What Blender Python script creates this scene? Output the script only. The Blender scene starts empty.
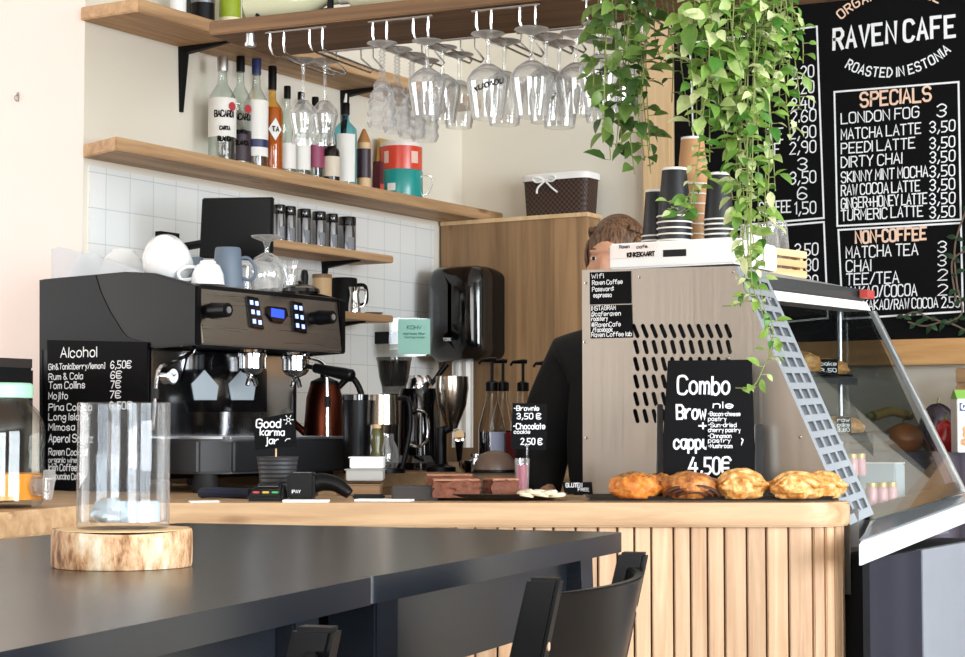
import bpy, bmesh, math, random
from mathutils import Vector, Matrix, noise
from mathutils.geometry import delaunay_2d_cdt
rnd = random.Random(7)
S = bpy.context.scene
COL = S.collection
PI = math.pi

# ------------------------------------------------------------------ camera
EYE = 1.15
YAW = math.radians(31); FPX = 1850.0; PITCH = math.atan(101.5 / FPX)
SA, CA, SP, CP = math.sin(YAW), math.cos(YAW), math.sin(PITCH), math.cos(PITCH)
RIGHT = Vector((CA, SA, 0)); FWD = Vector((-SA, CA, 0))
cam = bpy.data.cameras.new('camera'); co = bpy.data.objects.new('camera', cam); COL.objects.link(co)
co.location = (0, 0, EYE); co.rotation_euler = (PI / 2 + PITCH, 0, YAW)
cam.sensor_fit = 'HORIZONTAL'; cam.sensor_width = 36; cam.lens = 36 * FPX / 965; cam.clip_start = .05
S.camera = co

def ray(px, py):
    x = (px - 482.5) / FPX; y = (328.5 - py) / FPX
    F = Vector((-SA * CP, CA * CP, SP)); U = Vector((SA * SP, -CA * SP, CP))
    return F + x * RIGHT + y * U
def hit(px, py, P0, N):
    d = ray(px, py); o = Vector((0, 0, EYE)); P0 = Vector(P0); N = Vector(N)
    return o + d * ((P0 - o).dot(N) / d.dot(N))
def onX(px, py, v): return hit(px, py, (v, 0, 0), (1, 0, 0))
def onY(px, py, v): return hit(px, py, (0, v, 0), (0, 1, 0))
def onZ(px, py, v): return hit(px, py, (0, 0, v), (0, 0, 1))
def XY(px, d):
    p = FWD * d + RIGHT * ((px - 482.5) / FPX * d); return p.x, p.y
def ZA(py, d): return EYE + (430 - py) * d / FPX
def PX(n, d): return n * d / FPX                       # n pixels at depth d, in metres

# ------------------------------------------------------------------ materials
MATS = {}
def nt(name):
    m = bpy.data.materials.new(name); m.use_nodes = True
    n = m.node_tree.nodes; l = m.node_tree.links
    return m, n, l, n['Principled BSDF']
def rgb(h):
    h = h.lstrip('#'); c = [int(h[i:i + 2], 16) / 255 for i in (0, 2, 4)]
    return tuple(x / 12.92 if x <= .04045 else ((x + .055) / 1.055) ** 2.4 for x in c) + (1,)
def plain(name, col, rough=.5, metal=0, var=.08, scale=12, bump=0, spec=.5, coat=0, sss=0, trans=0):
    if name in MATS: return MATS[name]
    m, n, l, b = nt(name); c = rgb(col) if isinstance(col, str) else col
    b.inputs['Roughness'].default_value = rough; b.inputs['Metallic'].default_value = metal
    b.inputs['Specular IOR Level'].default_value = spec
    b.inputs['Coat Weight'].default_value = coat; b.inputs['Coat Roughness'].default_value = .08
    b.inputs['Transmission Weight'].default_value = trans
    if sss: b.inputs['Subsurface Weight'].default_value = sss; b.inputs['Subsurface Radius'].default_value = (.02, .01, .006)
    tc = n.new('ShaderNodeTexCoord'); nz = n.new('ShaderNodeTexNoise'); nz.inputs['Scale'].default_value = scale
    nz.inputs['Detail'].default_value = 4
    l.new(tc.outputs['Object'], nz.inputs['Vector'])
    mx = n.new('ShaderNodeMix'); mx.data_type = 'RGBA'
    mx.inputs[6].default_value = tuple(max(0, x * (1 - var)) for x in c[:3]) + (1,)
    mx.inputs[7].default_value = tuple(min(1, x * (1 + var)) for x in c[:3]) + (1,)
    l.new(nz.outputs['Fac'], mx.inputs[0]); l.new(mx.outputs[2], b.inputs['Base Color'])
    if bump:
        bp = n.new('ShaderNodeBump'); bp.inputs['Strength'].default_value = bump; bp.inputs['Distance'].default_value = .004
        l.new(nz.outputs['Fac'], bp.inputs['Height']); l.new(bp.outputs['Normal'], b.inputs['Normal'])
    MATS[name] = m; return m
def wood(name, a, b_, axis='X', rough=.55, scale=1.0, knots=True, rndm=.12, coat=0, planks=None, rot=0):
    if name in MATS: return MATS[name]
    m, n, l, b = nt(name); a = rgb(a); c2 = rgb(b_)
    b.inputs['Roughness'].default_value = rough; b.inputs['Coat Weight'].default_value = coat
    tc = n.new('ShaderNodeTexCoord'); mp = n.new('ShaderNodeMapping')
    s = {'X': (1.2, 22, 22), 'Y': (22, 1.2, 22), 'Z': (22, 22, 1.2)}[axis]
    mp.inputs['Scale'].default_value = tuple(x * scale for x in s)
    rt = n.new('ShaderNodeMapping'); rt.inputs['Rotation'].default_value = (0, 0, rot)
    l.new(tc.outputs['Object'], rt.inputs['Vector']); oi = n.new('ShaderNodeObjectInfo')
    ad = n.new('ShaderNodeVectorMath'); ad.operation = 'ADD'
    cr = n.new('ShaderNodeCombineXYZ')
    ml = n.new('ShaderNodeMath'); ml.operation = 'MULTIPLY'; ml.inputs[1].default_value = 9
    l.new(oi.outputs['Random'], ml.inputs[0])
    for i in range(3): l.new(ml.outputs[0], cr.inputs[i])
    l.new(rt.outputs[0], ad.inputs[0]); l.new(cr.outputs[0], ad.inputs[1])
    l.new(ad.outputs[0], mp.inputs['Vector'])
    nz = n.new('ShaderNodeTexNoise'); nz.inputs['Scale'].default_value = 1.6; nz.inputs['Detail'].default_value = 6
    nz.inputs['Roughness'].default_value = .62; nz.inputs['Distortion'].default_value = .6
    l.new(mp.outputs[0], nz.inputs['Vector'])
    r = n.new('ShaderNodeValToRGB'); r.color_ramp.elements[0].position = .32; r.color_ramp.elements[1].position = .68
    r.color_ramp.elements[0].color = a; r.color_ramp.elements[1].color = c2
    l.new(nz.outputs['Fac'], r.inputs[0]); out = r.outputs[0]
    if planks:
        sep = n.new('ShaderNodeSeparateXYZ'); l.new(tc.outputs['Object'], sep.inputs[0])
        d = n.new('ShaderNodeMath'); d.operation = 'DIVIDE'; d.inputs[1].default_value = planks
        l.new(sep.outputs[0], d.inputs[0])
        fl = n.new('ShaderNodeMath'); fl.operation = 'FLOOR'; l.new(d.outputs[0], fl.inputs[0])
        wn = n.new('ShaderNodeTexWhiteNoise'); wn.noise_dimensions = '1D'; l.new(fl.outputs[0], wn.inputs['W'])
        h1 = n.new('ShaderNodeHueSaturation')
        mr = n.new('ShaderNodeMapRange'); mr.inputs[3].default_value = .8; mr.inputs[4].default_value = 1.2
        l.new(wn.outputs['Value'], mr.inputs[0]); l.new(mr.outputs[0], h1.inputs['Value']); l.new(out, h1.inputs['Color']); out = h1.outputs[0]
    if knots:
        mk = n.new('ShaderNodeMapping'); mk.inputs['Scale'].default_value = {'X': (3, 9, 9), 'Y': (9, 3, 9), 'Z': (9, 9, 3)}[axis]
        l.new(ad.outputs[0], mk.inputs[0])
        vo = n.new('ShaderNodeTexVoronoi'); vo.inputs['Scale'].default_value = 1.0; l.new(mk.outputs[0], vo.inputs['Vector'])
        kr = n.new('ShaderNodeValToRGB'); kr.color_ramp.elements[0].position = .06; kr.color_ramp.elements[1].position = .15
        kr.color_ramp.elements[0].color = (.28, .16, .09, 1); kr.color_ramp.elements[1].color = (1, 1, 1, 1)
        l.new(vo.outputs['Distance'], kr.inputs[0])
        mu = n.new('ShaderNodeMix'); mu.data_type = 'RGBA'; mu.blend_type = 'MULTIPLY'; mu.inputs[0].default_value = .8
        l.new(out, mu.inputs[6]); l.new(kr.outputs[0], mu.inputs[7]); out = mu.outputs[2]
    hs = n.new('ShaderNodeHueSaturation'); mr2 = n.new('ShaderNodeMapRange')
    mr2.inputs[3].default_value = 1 - rndm; mr2.inputs[4].default_value = 1 + rndm
    l.new(oi.outputs['Random'], mr2.inputs[0]); l.new(mr2.outputs[0], hs.inputs['Value']); l.new(out, hs.inputs['Color'])
    l.new(hs.outputs[0], b.inputs['Base Color'])
    bp = n.new('ShaderNodeBump'); bp.inputs['Strength'].default_value = .15; bp.inputs['Distance'].default_value = .003
    l.new(nz.outputs['Fac'], bp.inputs['Height']); l.new(bp.outputs[0], b.inputs['Normal'])
    MATS[name] = m; return m
def metal(name, col, rough=.25, axis='X', amt=.12, aniso=0):
    if name in MATS: return MATS[name]
    m, n, l, b = nt(name); b.inputs['Metallic'].default_value = 1; b.inputs['Base Color'].default_value = rgb(col)
    tc = n.new('ShaderNodeTexCoord'); mp = n.new('ShaderNodeMapping')
    mp.inputs['Scale'].default_value = {'X': (3, 250, 250), 'Y': (250, 3, 250), 'Z': (250, 250, 3)}[axis]
    nz = n.new('ShaderNodeTexNoise'); nz.inputs['Scale'].default_value = 1; nz.inputs['Detail'].default_value = 3
    l.new(tc.outputs['Object'], mp.inputs[0]); l.new(mp.outputs[0], nz.inputs['Vector'])
    mr = n.new('ShaderNodeMapRange'); mr.inputs[3].default_value = max(.02, rough - amt); mr.inputs[4].default_value = rough + amt
    l.new(nz.outputs['Fac'], mr.inputs[0]); l.new(mr.outputs[0], b.inputs['Roughness'])
    MATS[name] = m; return m
def glass(name, col=(.97, .985, .98), edge=.55, refl=1.0, rough=.02, haze=0):
    """thin glass: tinted see-through body that darkens towards its edges, with a fresnel reflection"""
    if name in MATS: return MATS[name]
    m = bpy.data.materials.new(name); m.use_nodes = True; n = m.node_tree.nodes; l = m.node_tree.links
    n.clear(); o = n.new('ShaderNodeOutputMaterial')
    tr = n.new('ShaderNodeBsdfTransparent'); gl = n.new('ShaderNodeBsdfGlossy'); gl.inputs['Roughness'].default_value = rough
    gl.inputs['Color'].default_value = (1, 1, 1, 1)
    lw = n.new('ShaderNodeLayerWeight'); lw.inputs['Blend'].default_value = .35
    mx = n.new('ShaderNodeMix'); mx.data_type = 'RGBA'
    mx.inputs[6].default_value = tuple(col) + (1,); mx.inputs[7].default_value = tuple(x * edge for x in col) + (1,)
    pw = n.new('ShaderNodeMath'); pw.operation = 'POWER'; pw.inputs[1].default_value = 1.6
    l.new(lw.outputs['Facing'], pw.inputs[0]); l.new(pw.outputs[0], mx.inputs[0]); l.new(mx.outputs[2], tr.inputs['Color'])
    l2 = n.new('ShaderNodeLayerWeight'); l2.inputs['Blend'].default_value = .5
    p5 = n.new('ShaderNodeMath'); p5.operation = 'POWER'; p5.inputs[1].default_value = 4
    l.new(l2.outputs['Facing'], p5.inputs[0])
    mu = n.new('ShaderNodeMath'); mu.operation = 'MULTIPLY_ADD'; mu.inputs[1].default_value = .8 * refl; mu.inputs[2].default_value = .045 * refl; mu.use_clamp = True
    l.new(p5.outputs[0], mu.inputs[0])
    ms = n.new('ShaderNodeMixShader'); l.new(mu.outputs[0], ms.inputs[0]); l.new(tr.outputs[0], ms.inputs[1]); l.new(gl.outputs[0], ms.inputs[2])
    out = ms.outputs[0]
    if haze:                       # white mixed in, most at the edges, imitating bright highlights on the glass
        df = n.new('ShaderNodeBsdfTranslucent'); df.inputs['Color'].default_value = (.95, .96, .97, 1); d2 = n.new('ShaderNodeBsdfDiffuse'); d2.inputs['Color'].default_value = (.95, .96, .97, 1)
        ad = n.new('ShaderNodeMixShader'); l.new(df.outputs[0], ad.inputs[1]); l.new(d2.outputs[0], ad.inputs[2])
        hz = n.new('ShaderNodeMath'); hz.operation = 'MULTIPLY_ADD'; hz.inputs[1].default_value = haze * 2.2; hz.inputs[2].default_value = haze * .25; l.new(pw.outputs[0], hz.inputs[0])
        m3 = n.new('ShaderNodeMixShader'); l.new(hz.outputs[0], m3.inputs[0]); l.new(out, m3.inputs[1]); l.new(ad.outputs[0], m3.inputs[2]); out = m3.outputs[0]
    l.new(out, o.inputs['Surface']); MATS[name] = m; return m
def glow(name, col, st):
    m, n, l, b = nt(name); b.inputs['Base Color'].default_value = rgb(col)
    b.inputs['Emission Color'].default_value = rgb(col); b.inputs['Emission Strength'].default_value = st; return m
def tiles():
    m, n, l, b = nt('white_wall_tile'); b.inputs['Roughness'].default_value = .18; b.inputs['Coat Weight'].default_value = .3
    tc = n.new('ShaderNodeTexCoord'); sp = n.new('ShaderNodeSeparateXYZ'); cb = n.new('ShaderNodeCombineXYZ')
    l.new(tc.outputs['Object'], sp.inputs[0]); l.new(sp.outputs[1], cb.inputs[0]); l.new(sp.outputs[2], cb.inputs[1])
    br = n.new('ShaderNodeTexBrick'); br.offset = 0; br.inputs['Scale'].default_value = 1
    br.inputs['Brick Width'].default_value = .0975; br.inputs['Row Height'].default_value = .0975
    br.inputs['Mortar Size'].default_value = .0013; br.inputs['Mortar Smooth'].default_value = .2
    br.inputs['Color1'].default_value = rgb('#f2f2ef'); br.inputs['Color2'].default_value = rgb('#eceeec'); br.inputs['Mortar'].default_value = rgb('#cfd2d1')
    l.new(cb.outputs[0], br.inputs['Vector']); l.new(br.outputs['Color'], b.inputs['Base Color'])
    bp = n.new('ShaderNodeBump'); bp.invert = True; bp.inputs['Strength'].default_value = .4; bp.inputs['Distance'].default_value = .002
    l.new(br.outputs['Fac'], bp.inputs['Height']); l.new(bp.outputs[0], b.inputs['Normal']); return m
def floor_mat():
    m, n, l, b = nt('floor_boards'); b.inputs['Roughness'].default_value = .45
    tc = n.new('ShaderNodeTexCoord'); br = n.new('ShaderNodeTexBrick'); br.inputs['Scale'].default_value = 1
    br.inputs['Brick Width'].default_value = 1.6; br.inputs['Row Height'].default_value = .14; br.inputs['Mortar Size'].default_value = .003
    br.inputs['Color1'].default_value = rgb('#8d7458'); br.inputs['Color2'].default_value = rgb('#76604a'); br.inputs['Mortar'].default_value = rgb('#2e251d')
    l.new(tc.outputs['Object'], br.inputs['Vector']); l.new(br.outputs['Color'], b.inputs['Base Color']); return m
def birch():
    m, n, l, b = nt('birch_bark'); b.inputs['Roughness'].default_value = .75
    tc = n.new('ShaderNodeTexCoord'); mp = n.new('ShaderNodeMapping'); mp.inputs['Scale'].default_value = (34, 34, 13)
    nz = n.new('ShaderNodeTexNoise'); nz.inputs['Scale'].default_value = 1; nz.inputs['Detail'].default_value = 8; nz.inputs['Roughness'].default_value = .7
    l.new(tc.outputs['Object'], mp.inputs[0]); l.new(mp.outputs[0], nz.inputs['Vector'])
    r = n.new('ShaderNodeValToRGB'); e = r.color_ramp.elements
    e[0].position = .36; e[0].color = rgb('#4a2f1e'); e[1].position = .66; e[1].color = rgb('#d8c9b6')
    for p, c in ((.44, '#8c6341'), (.5, '#b88f68'), (.58, '#c9b291')): x = e.new(p); x.color = rgb(c)
    l.new(nz.outputs['Fac'], r.inputs[0]); l.new(r.outputs[0], b.inputs['Base Color'])
    bp = n.new('ShaderNodeBump'); bp.inputs['Strength'].default_value = .5; bp.inputs['Distance'].default_value = .004
    l.new(nz.outputs['Fac'], bp.inputs['Height']); l.new(bp.outputs[0], b.inputs['Normal']); return m
def leafmat(name, a, b_, mid=None):
    m, n, l, b = nt(name); b.inputs['Roughness'].default_value = .38
    g = n.new('ShaderNodeNewGeometry'); r = n.new('ShaderNodeValToRGB'); e = r.color_ramp.elements
    e[0].color = rgb(a); e[1].color = rgb(b_)
    if mid: x = e.new(.55); x.color = rgb(mid)
    l.new(g.outputs['Random Per Island'], r.inputs[0])
    nz = n.new('ShaderNodeTexNoise'); nz.inputs['Scale'].default_value = 60
    hs = n.new('ShaderNodeHueSaturation'); mr = n.new('ShaderNodeMapRange'); mr.inputs[3].default_value = .75; mr.inputs[4].default_value = 1.25
    l.new(nz.outputs['Fac'], mr.inputs[0]); l.new(mr.outputs[0], hs.inputs['Value']); l.new(r.outputs[0], hs.inputs['Color'])
    l.new(hs.outputs[0], b.inputs['Base Color'])
    tl = n.new('ShaderNodeBsdfTranslucent'); l.new(hs.outputs[0], tl.inputs['Color'])
    ms = n.new('ShaderNodeMixShader'); ms.inputs[0].default_value = .3
    l.new(b.outputs[0], ms.inputs[1]); l.new(tl.outputs[0], ms.inputs[2]); l.new(ms.outputs[0], n['Material Output'].inputs[0]); return m

M_BEIGE = plain('beige_paint', '#e3dccd', .75, var=.02, scale=2)
M_PINK = plain('warm_white_paint', '#f0e0d8', .75, var=.02, scale=2)
M_WHITE = plain('white_paint', '#efeeea', .7, var=.02)
M_TILE = tiles(); M_FLOOR = floor_mat(); M_BIRCH = birch()
M_SLAT = wood('pine_slat', '#b38b67', '#d6b694', 'Z', .55, 1.0, False, .16)
M_COUNTER = wood('pine_counter', '#aa835c', '#d0b088', 'X', .45, .8, True, .0, .1, rot=-YAW)
M_SHELF = wood('shelf_pine', '#9c7754', '#cfa87c', 'Y', .6, .8, True, .05)
M_SHELFX = wood('hanging_shelf_wood', '#64492f', '#8f6b48', 'X', .6, .8, True, .0)
M_CAB = wood('cabinet_plank', '#7c5e40', '#ab8760', 'Z', .6, .55, True, .0, planks=.075)
M_OAK = wood('worktop_wood', '#7d6041', '#a98660', 'X', .5, .8, True, .0)
M_LIGHTWOOD = wood('light_wood', '#cfa878', '#e5c79c', 'Z', .6, .7, False, .05)
M_CRATE = wood('crate_wood', '#d3a871', '#edcd9d', 'X', .6, 1, False, .1)
M_BLKTABLE = plain('black_table_paint', '#171b21', .25, var=.15, scale=30, spec=.42)
M_TABLETOP = plain('dark_table_top', '#37342f', .27, var=.12, scale=18, spec=.5)
M_BLKWOOD = plain('black_chair_paint', '#090a0c', .28, var=.15, scale=25, spec=.22)
M_BLK = plain('black_plastic', '#08080a', .38, var=.1, spec=.2)
M_BLKM = plain('black_matt', '#0b0b0c', .6, var=.1, spec=.2)
M_BLKG = plain('black_gloss', '#0a0a0c', .1, var=.1, coat=.5)
M_DARK = plain('dark_interior', '#0b0b0c', .8)
M_CHALK = plain('chalkboard_black', '#08080a', .7, var=.3, scale=5, spec=.12)
M_CHALKW = plain('chalk_white', '#eef0f2', .8, var=.05)
M_PEACH = plain('chalk_peach', '#f0cdb4', .8, var=.05)
M_STEEL = metal('brushed_steel', '#c6beb4', .36, 'Z', .08)
M_STEELX = metal('machine_steel', '#a59e96', .3, 'Y', .1)
M_CHROME = metal('chrome', '#d8d8da', .08, 'X', .04)
M_ALU = metal('aluminium', '#d9dbde', .38, 'X', .08)
M_BRONZE = metal('copper', '#5c2c1e', .35, 'X', .08)
M_WIRE = metal('wire_chrome', '#e0e0e0', .2, 'X', .05)
M_GLASS = glass('clear_glass'); M_GLASS2 = glass('stemware_glass', (.985, .99, .99), .72, 2.2, haze=.26)
M_GLASS3 = glass('stemware_foot_glass', (.985, .99, .99), .72, 2.2, haze=.4)  # stemware glass with more white mixed in, imitating light on the feet
M_CASEG = glass('case_glass', (.93, .955, .955), .85, .9)
M_SMOKE = glass('smoked_plexiglass', (.62, .63, .65), .7, .9)
M_HOPPER = glass('smoked_hopper', (.42, .41, .4), .5, 1)
M_PORC = plain('white_porcelain', '#eef0f0', .12, var=.01, coat=.3)
M_MUG = plain('blue_grey_stoneware', '#63707f', .45, var=.08)
M_PAPER = plain('white_paper', '#f4f2ee', .8, var=.02)
M_CARD = plain('white_card', '#f0efec', .6, var=.02)
M_KRAFT = plain('kraft_paper', '#b98a5e', .75, var=.05)
M_LABEL = plain('bottle_label', '#eceae4', .6, var=.03)
M_NAVY = plain('navy_cap', '#232c58', .4)
M_RUBBER = plain('rubber', '#0d0d0e', .7)
M_LEAFD = leafmat('dark_leaf', '#2c4f22', '#7d9a4c'); M_LEAFL = leafmat('light_leaf', '#3f7a2c', '#e2e7b4', '#93b555')
M_LEAFG = leafmat('deep_green_leaf', '#122a17', '#2a5230')  # very dark green leaves of the garland
M_STEM = plain('plant_stem', '#7f8a4a', .6)

# ------------------------------------------------------------------ mesh builder
def wm(o):
    m = o.matrix_basis.copy()
    while o.parent: o = o.parent; m = o.matrix_basis @ m
    return m
class MB:
    def __init__(s): s.bm = bmesh.new(); s.mi = 0
    def f(s, vs):
        try: fc = s.bm.faces.new(vs); fc.material_index = s.mi; return fc
        except ValueError: return None
    def v(s, p): return s.bm.verts.new(p)
    def hexa(s, p):
        v = [s.v(q) for q in p]
        for q in ((3, 2, 1, 0), (4, 5, 6, 7), (0, 1, 5, 4), (1, 2, 6, 5), (2, 3, 7, 6), (3, 0, 4, 7)): s.f([v[i] for i in q])
        return s
    def box(s, x0, x1, y0, y1, z0, z1):
        return s.hexa([(x0, y0, z0), (x1, y0, z0), (x1, y1, z0), (x0, y1, z0), (x0, y0, z1), (x1, y0, z1), (x1, y1, z1), (x0, y1, z1)])
    def obox(s, c, X, Y, Z):          # centre and half-axis vectors
        c, X, Y, Z = map(Vector, (c, X, Y, Z))
        return s.hexa([c - X - Y - Z, c + X - Y - Z, c + X + Y - Z, c - X + Y - Z, c - X - Y + Z, c + X - Y + Z, c + X + Y + Z, c - X + Y + Z])
    def extr(s, poly, vec):
        vec = Vector(vec); a = [s.v(p) for p in poly]; b = [s.v(Vector(p) + vec) for p in poly]; n = len(a)
        s.f(a[::-1]); s.f(b)
        for i in range(n): s.f([a[i], a[(i + 1) % n], b[(i + 1) % n], b[i]])
        return s
    def prism(s, poly, z0, z1): return s.extr([(p[0], p[1], z0) for p in poly], (0, 0, z1 - z0))
    def lathe(s, prof, c=(0, 0, 0), n=24, M=None, sx=1, sy=1, power=None):
        c = Vector(c); rings = []
        for r, z in prof:
            if r < 1e-6: rings.append([s.v(c + (M @ Vector((0, 0, z)) if M else Vector((0, 0, z))))]); continue
            ring = []
            for i in range(n):
                a = 2 * PI * i / n; ca, sa = math.cos(a), math.sin(a)
                if power:
                    ca = math.copysign(abs(ca) ** power, ca); sa = math.copysign(abs(sa) ** power, sa)
                p = Vector((r * sx * ca, r * sy * sa, z)); ring.append(s.v(c + (M @ p if M else p)))
            rings.append(ring)
        for a, b in zip(rings, rings[1:]):
            if len(a) == 1 and len(b) == 1: continue
            for i in range(n):
                j = (i + 1) % n
                if len(a) == 1: s.f([a[0], b[j], b[i]])
                elif len(b) == 1: s.f([a[i], a[j], b[0]])
                else: s.f([a[i], a[j], b[j], b[i]])
        return s
    def cyl(s, p0, p1, r0, r1=None, n=16):
        p0, p1 = Vector(p0), Vector(p1); d = p1 - p0
        M = d.to_track_quat('Z', 'Y').to_matrix(); L = d.length; r1 = r0 if r1 is None else r1
        return s.lathe([(0, 0), (r0, 0), (r1, L), (0, L)], p0, n, M)
    def ell(s, c, R, n=16, m=10, M=None):
        prof = [(math.sin(PI * i / m), -math.cos(PI * i / m)) for i in range(m + 1)]
        prof[0] = (0, -1); prof[-1] = (0, 1)
        D = Matrix.Diagonal(Vector(R)); MM = (M @ D) if M else D
        return s.lathe(prof, c, n, MM)
    def tube(s, pts, r, n=6, closed=False, sub=0):
        pts = [Vector(p) for p in pts]
        if sub: pts = smooth(pts, sub)
        rs = r if isinstance(r, (list, tuple)) else [r] * len(pts)
        if len(rs) != len(pts): rs = [rs[0] + (rs[-1] - rs[0]) * i / (len(pts) - 1) for i in range(len(pts))]
        rings = []; N = len(pts); up = None
        for i, p in enumerate(pts):
            t = (pts[(i + 1) % N] - pts[i - 1]) if closed else (pts[min(i + 1, N - 1)] - pts[max(i - 1, 0)])
            if t.length < 1e-9: t = Vector((0, 0, 1))
            t.normalize()
            if up is None: up = t.orthogonal()
            up = (up - t * up.dot(t))
            if up.length < 1e-6: up = t.orthogonal()
            up.normalize(); q = t.cross(up)
            rings.append([s.v(p + (up * math.cos(2 * PI * k / n) + q * math.sin(2 * PI * k / n)) * rs[i]) for k in range(n)])
        R = list(zip(rings, rings[1:])) + ([(rings[-1], rings[0])] if closed else [])
        for a, b in R:
            for k in range(n): s.f([a[k], a[(k + 1) % n], b[(k + 1) % n], b[k]])
        if not closed: s.f(rings[0][::-1]); s.f(rings[-1])
        return s
    def build(s, name, mats, parent=None, bevel=0, seg=2, flat=False, ang=38, fix=True):
        bm = s.bm
        if parent is not None:
            bm.transform(wm(parent).inverted())
        if fix: bmesh.ops.recalc_face_normals(bm, faces=bm.faces)
        if bevel:
            ed = [e for e in bm.edges if len(e.link_faces) == 2 and e.calc_face_angle(0) > .5]
            bmesh.ops.bevel(bm, geom=ed, offset=bevel, segments=seg, affect='EDGES', clamp_overlap=True)
        if not flat:
            for f in bm.faces: f.smooth = True
            for e in bm.edges:
                if len(e.link_faces) == 2 and e.calc_face_angle(0) > math.radians(ang): e.smooth = False
        me = bpy.data.meshes.new(name); bm.to_mesh(me); bm.free()
        for m in (mats if isinstance(mats, (list, tuple)) else [mats]): me.materials.append(m)
        o = bpy.data.objects.new(name, me); COL.objects.link(o)
        if parent is not None: o.parent = parent
        return o
def smooth(p, sub):
    out = []; n = len(p)
    for i in range(n - 1):
        a, b, c, d = p[max(i - 1, 0)], p[i], p[i + 1], p[min(i + 2, n - 1)]
        for k in range(sub):
            t = k / sub
            out.append(.5 * ((2 * b) + (c - a) * t + (2 * a - 5 * b + 4 * c - d) * t * t + (3 * b - a - 3 * c + d) * t ** 3))
    out.append(p[-1]); return out
def thing(name, label, cat, loc=(0, 0, 0), rz=0, group=None):
    o = bpy.data.objects.new(name, None); COL.objects.link(o); o.location = loc; o.rotation_euler = (0, 0, rz)
    o.empty_display_size = .05
    return tag(o, label, cat, group)
def tag(o, label, cat, group=None):
    o['label'] = label; o['category'] = cat
    if group: o['group'] = group
    return o
def struct(o): o['kind'] = 'structure'; return o
def dup(root, loc, rz, label):
    r = root.copy(); COL.objects.link(r); r.location = loc; r.rotation_euler = (0, 0, rz); r['label'] = label
    for ch in list(root.children):
        c = ch.copy(); COL.objects.link(c); c.parent = r
        for g in list(ch.children):
            d = g.copy(); COL.objects.link(d); d.parent = c
    return r

# ------------------------------------------------------------------ hand lettering (single strokes laid as thin chalk ribbons)
G = {
'A': "02 28 42|14 34", 'B': "02 08 38 47 46 35 05|35 44 43 32 02", 'C': "~47 38 18 07 03 12 32 43", 'D': "02 08 28 46 44 22 02",
'E': "48 08 02 42|05 35", 'F': "48 08 02|05 35", 'G': "~47 38 18 07 03 12 32 43 45 25", 'H': "08 02|48 42|05 45", 'I': "08 02",
'J': "~38 33 22 12 03", 'K': "08 02|48 05 42", 'L': "08 02 42", 'M': "02 08 24 48 42", 'N': "02 08 42 48", 'O': "~18 07 03 12 32 43 47 38 18",
'P': "02 08 38 47 46 35 05", 'Q': "~18 07 03 12 32 43 47 38 18|24 42", 'R': "02 08 38 47 46 35 05|25 42",
'S': "~47 38 18 07 06 15 35 44 43 32 12 03", 'T': "08 48|28 22", 'U': "~08 03 12 32 43 48", 'V': "08 22 48", 'W': "08 12 26 32 48",
'X': "08 42|48 02", 'Y': "08 25 48|25 22", 'Z': "08 48 02 42",
'0': "~18 07 03 12 22 33 37 28 18", '1': "07 18 12", '2': "07 18 28 37 36 02 32", '3': "~07 18 28 37 36 25 15|~25 34 33 22 12 03",
'4': "28 04 44|36 32", '5': "38 08 05 25 34 33 22 02", '6': "~37 28 18 06 03 12 22 33 34 25 15 04", '7': "08 38 12",
'8': "~15 06 07 18 28 37 36 25 15 04 03 12 22 33 34 25", '9': "~35 15 06 07 18 28 37 33 22", '€': "~47 38 18 07 03 12 32 43|06 36|04 34",
'a': "~36 16 05 03 12 22 34|36 32", 'b': "08 02|~05 16 26 35 33 22 12 03", 'c': "~35 26 16 05 03 12 22 33",
'd': "~35 26 16 05 03 12 22 33|38 32", 'e': "~04 34 35 26 16 05 03 12 22 33", 'f': "~38 28 17 12|06 36",
'g': "~35 26 16 05 04 13 23 34|~36 31 20 10 01", 'h': "08 02|~05 16 26 35 32", 'i': "06 02|07 08", 'j': "~16 11 00|17 18", 'k': "08 02|36 04 32",
'l': "08 02", 'm': "06 02|~05 16 25 22|~25 36 45 42", 'n': "06 02|~05 16 26 35 32", 'o': "~16 05 03 12 22 33 35 26 16",
'p': "06 00|~05 16 26 35 33 22 12 03", 'q': "~35 26 16 05 03 12 22 33|36 30", 'r': "06 02|~04 15 26 36", 's': "~35 26 16 05 14 24 33 22 12 03",
't': "18 12|06 26", 'u': "~06 03 12 22 34|36 32", 'v': "06 12 26", 'w': "06 12 25 32 46", 'x': "06 32|36 02", 'y': "06 23|36 10", 'z': "06 36 02 32",
'.': "02 03", ',': "13 01", '-': "05 25", '/': "02 38", '+': "05 45|27 23", '@': "~35 16 04 13 33 46 38 18 05 02 12 32", '#': "12 18|32 38|04 44|06 46",
'(': "~18 07 03 12", ')': "~08 17 13 02", '[': "18 08 02 12", ']': "08 18 12 02", ':': "03 04|06 07", '&': "~42 07 18 27 04 12 22 34", '*': "14 36|16 34",
}
def gpoly(ch):
    out = []
    for st in G[ch].split('|'):
        sm = st.startswith('~'); pts = [Vector((int(p[0]), int(p[1]) - 2, 0)) for p in st.lstrip('~').split()]
        if sm: pts = smooth(pts, 3)
        out.append([(p.x, p.y) for p in pts])
    return out
def twidth(s, gap=1.3):
    w = 0
    for ch in s:
        if ch == ' ': w += 2; continue
        w += max(p[0] for st in gpoly(ch) for p in st) + gap
    return w - gap
STK = [0]
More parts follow.
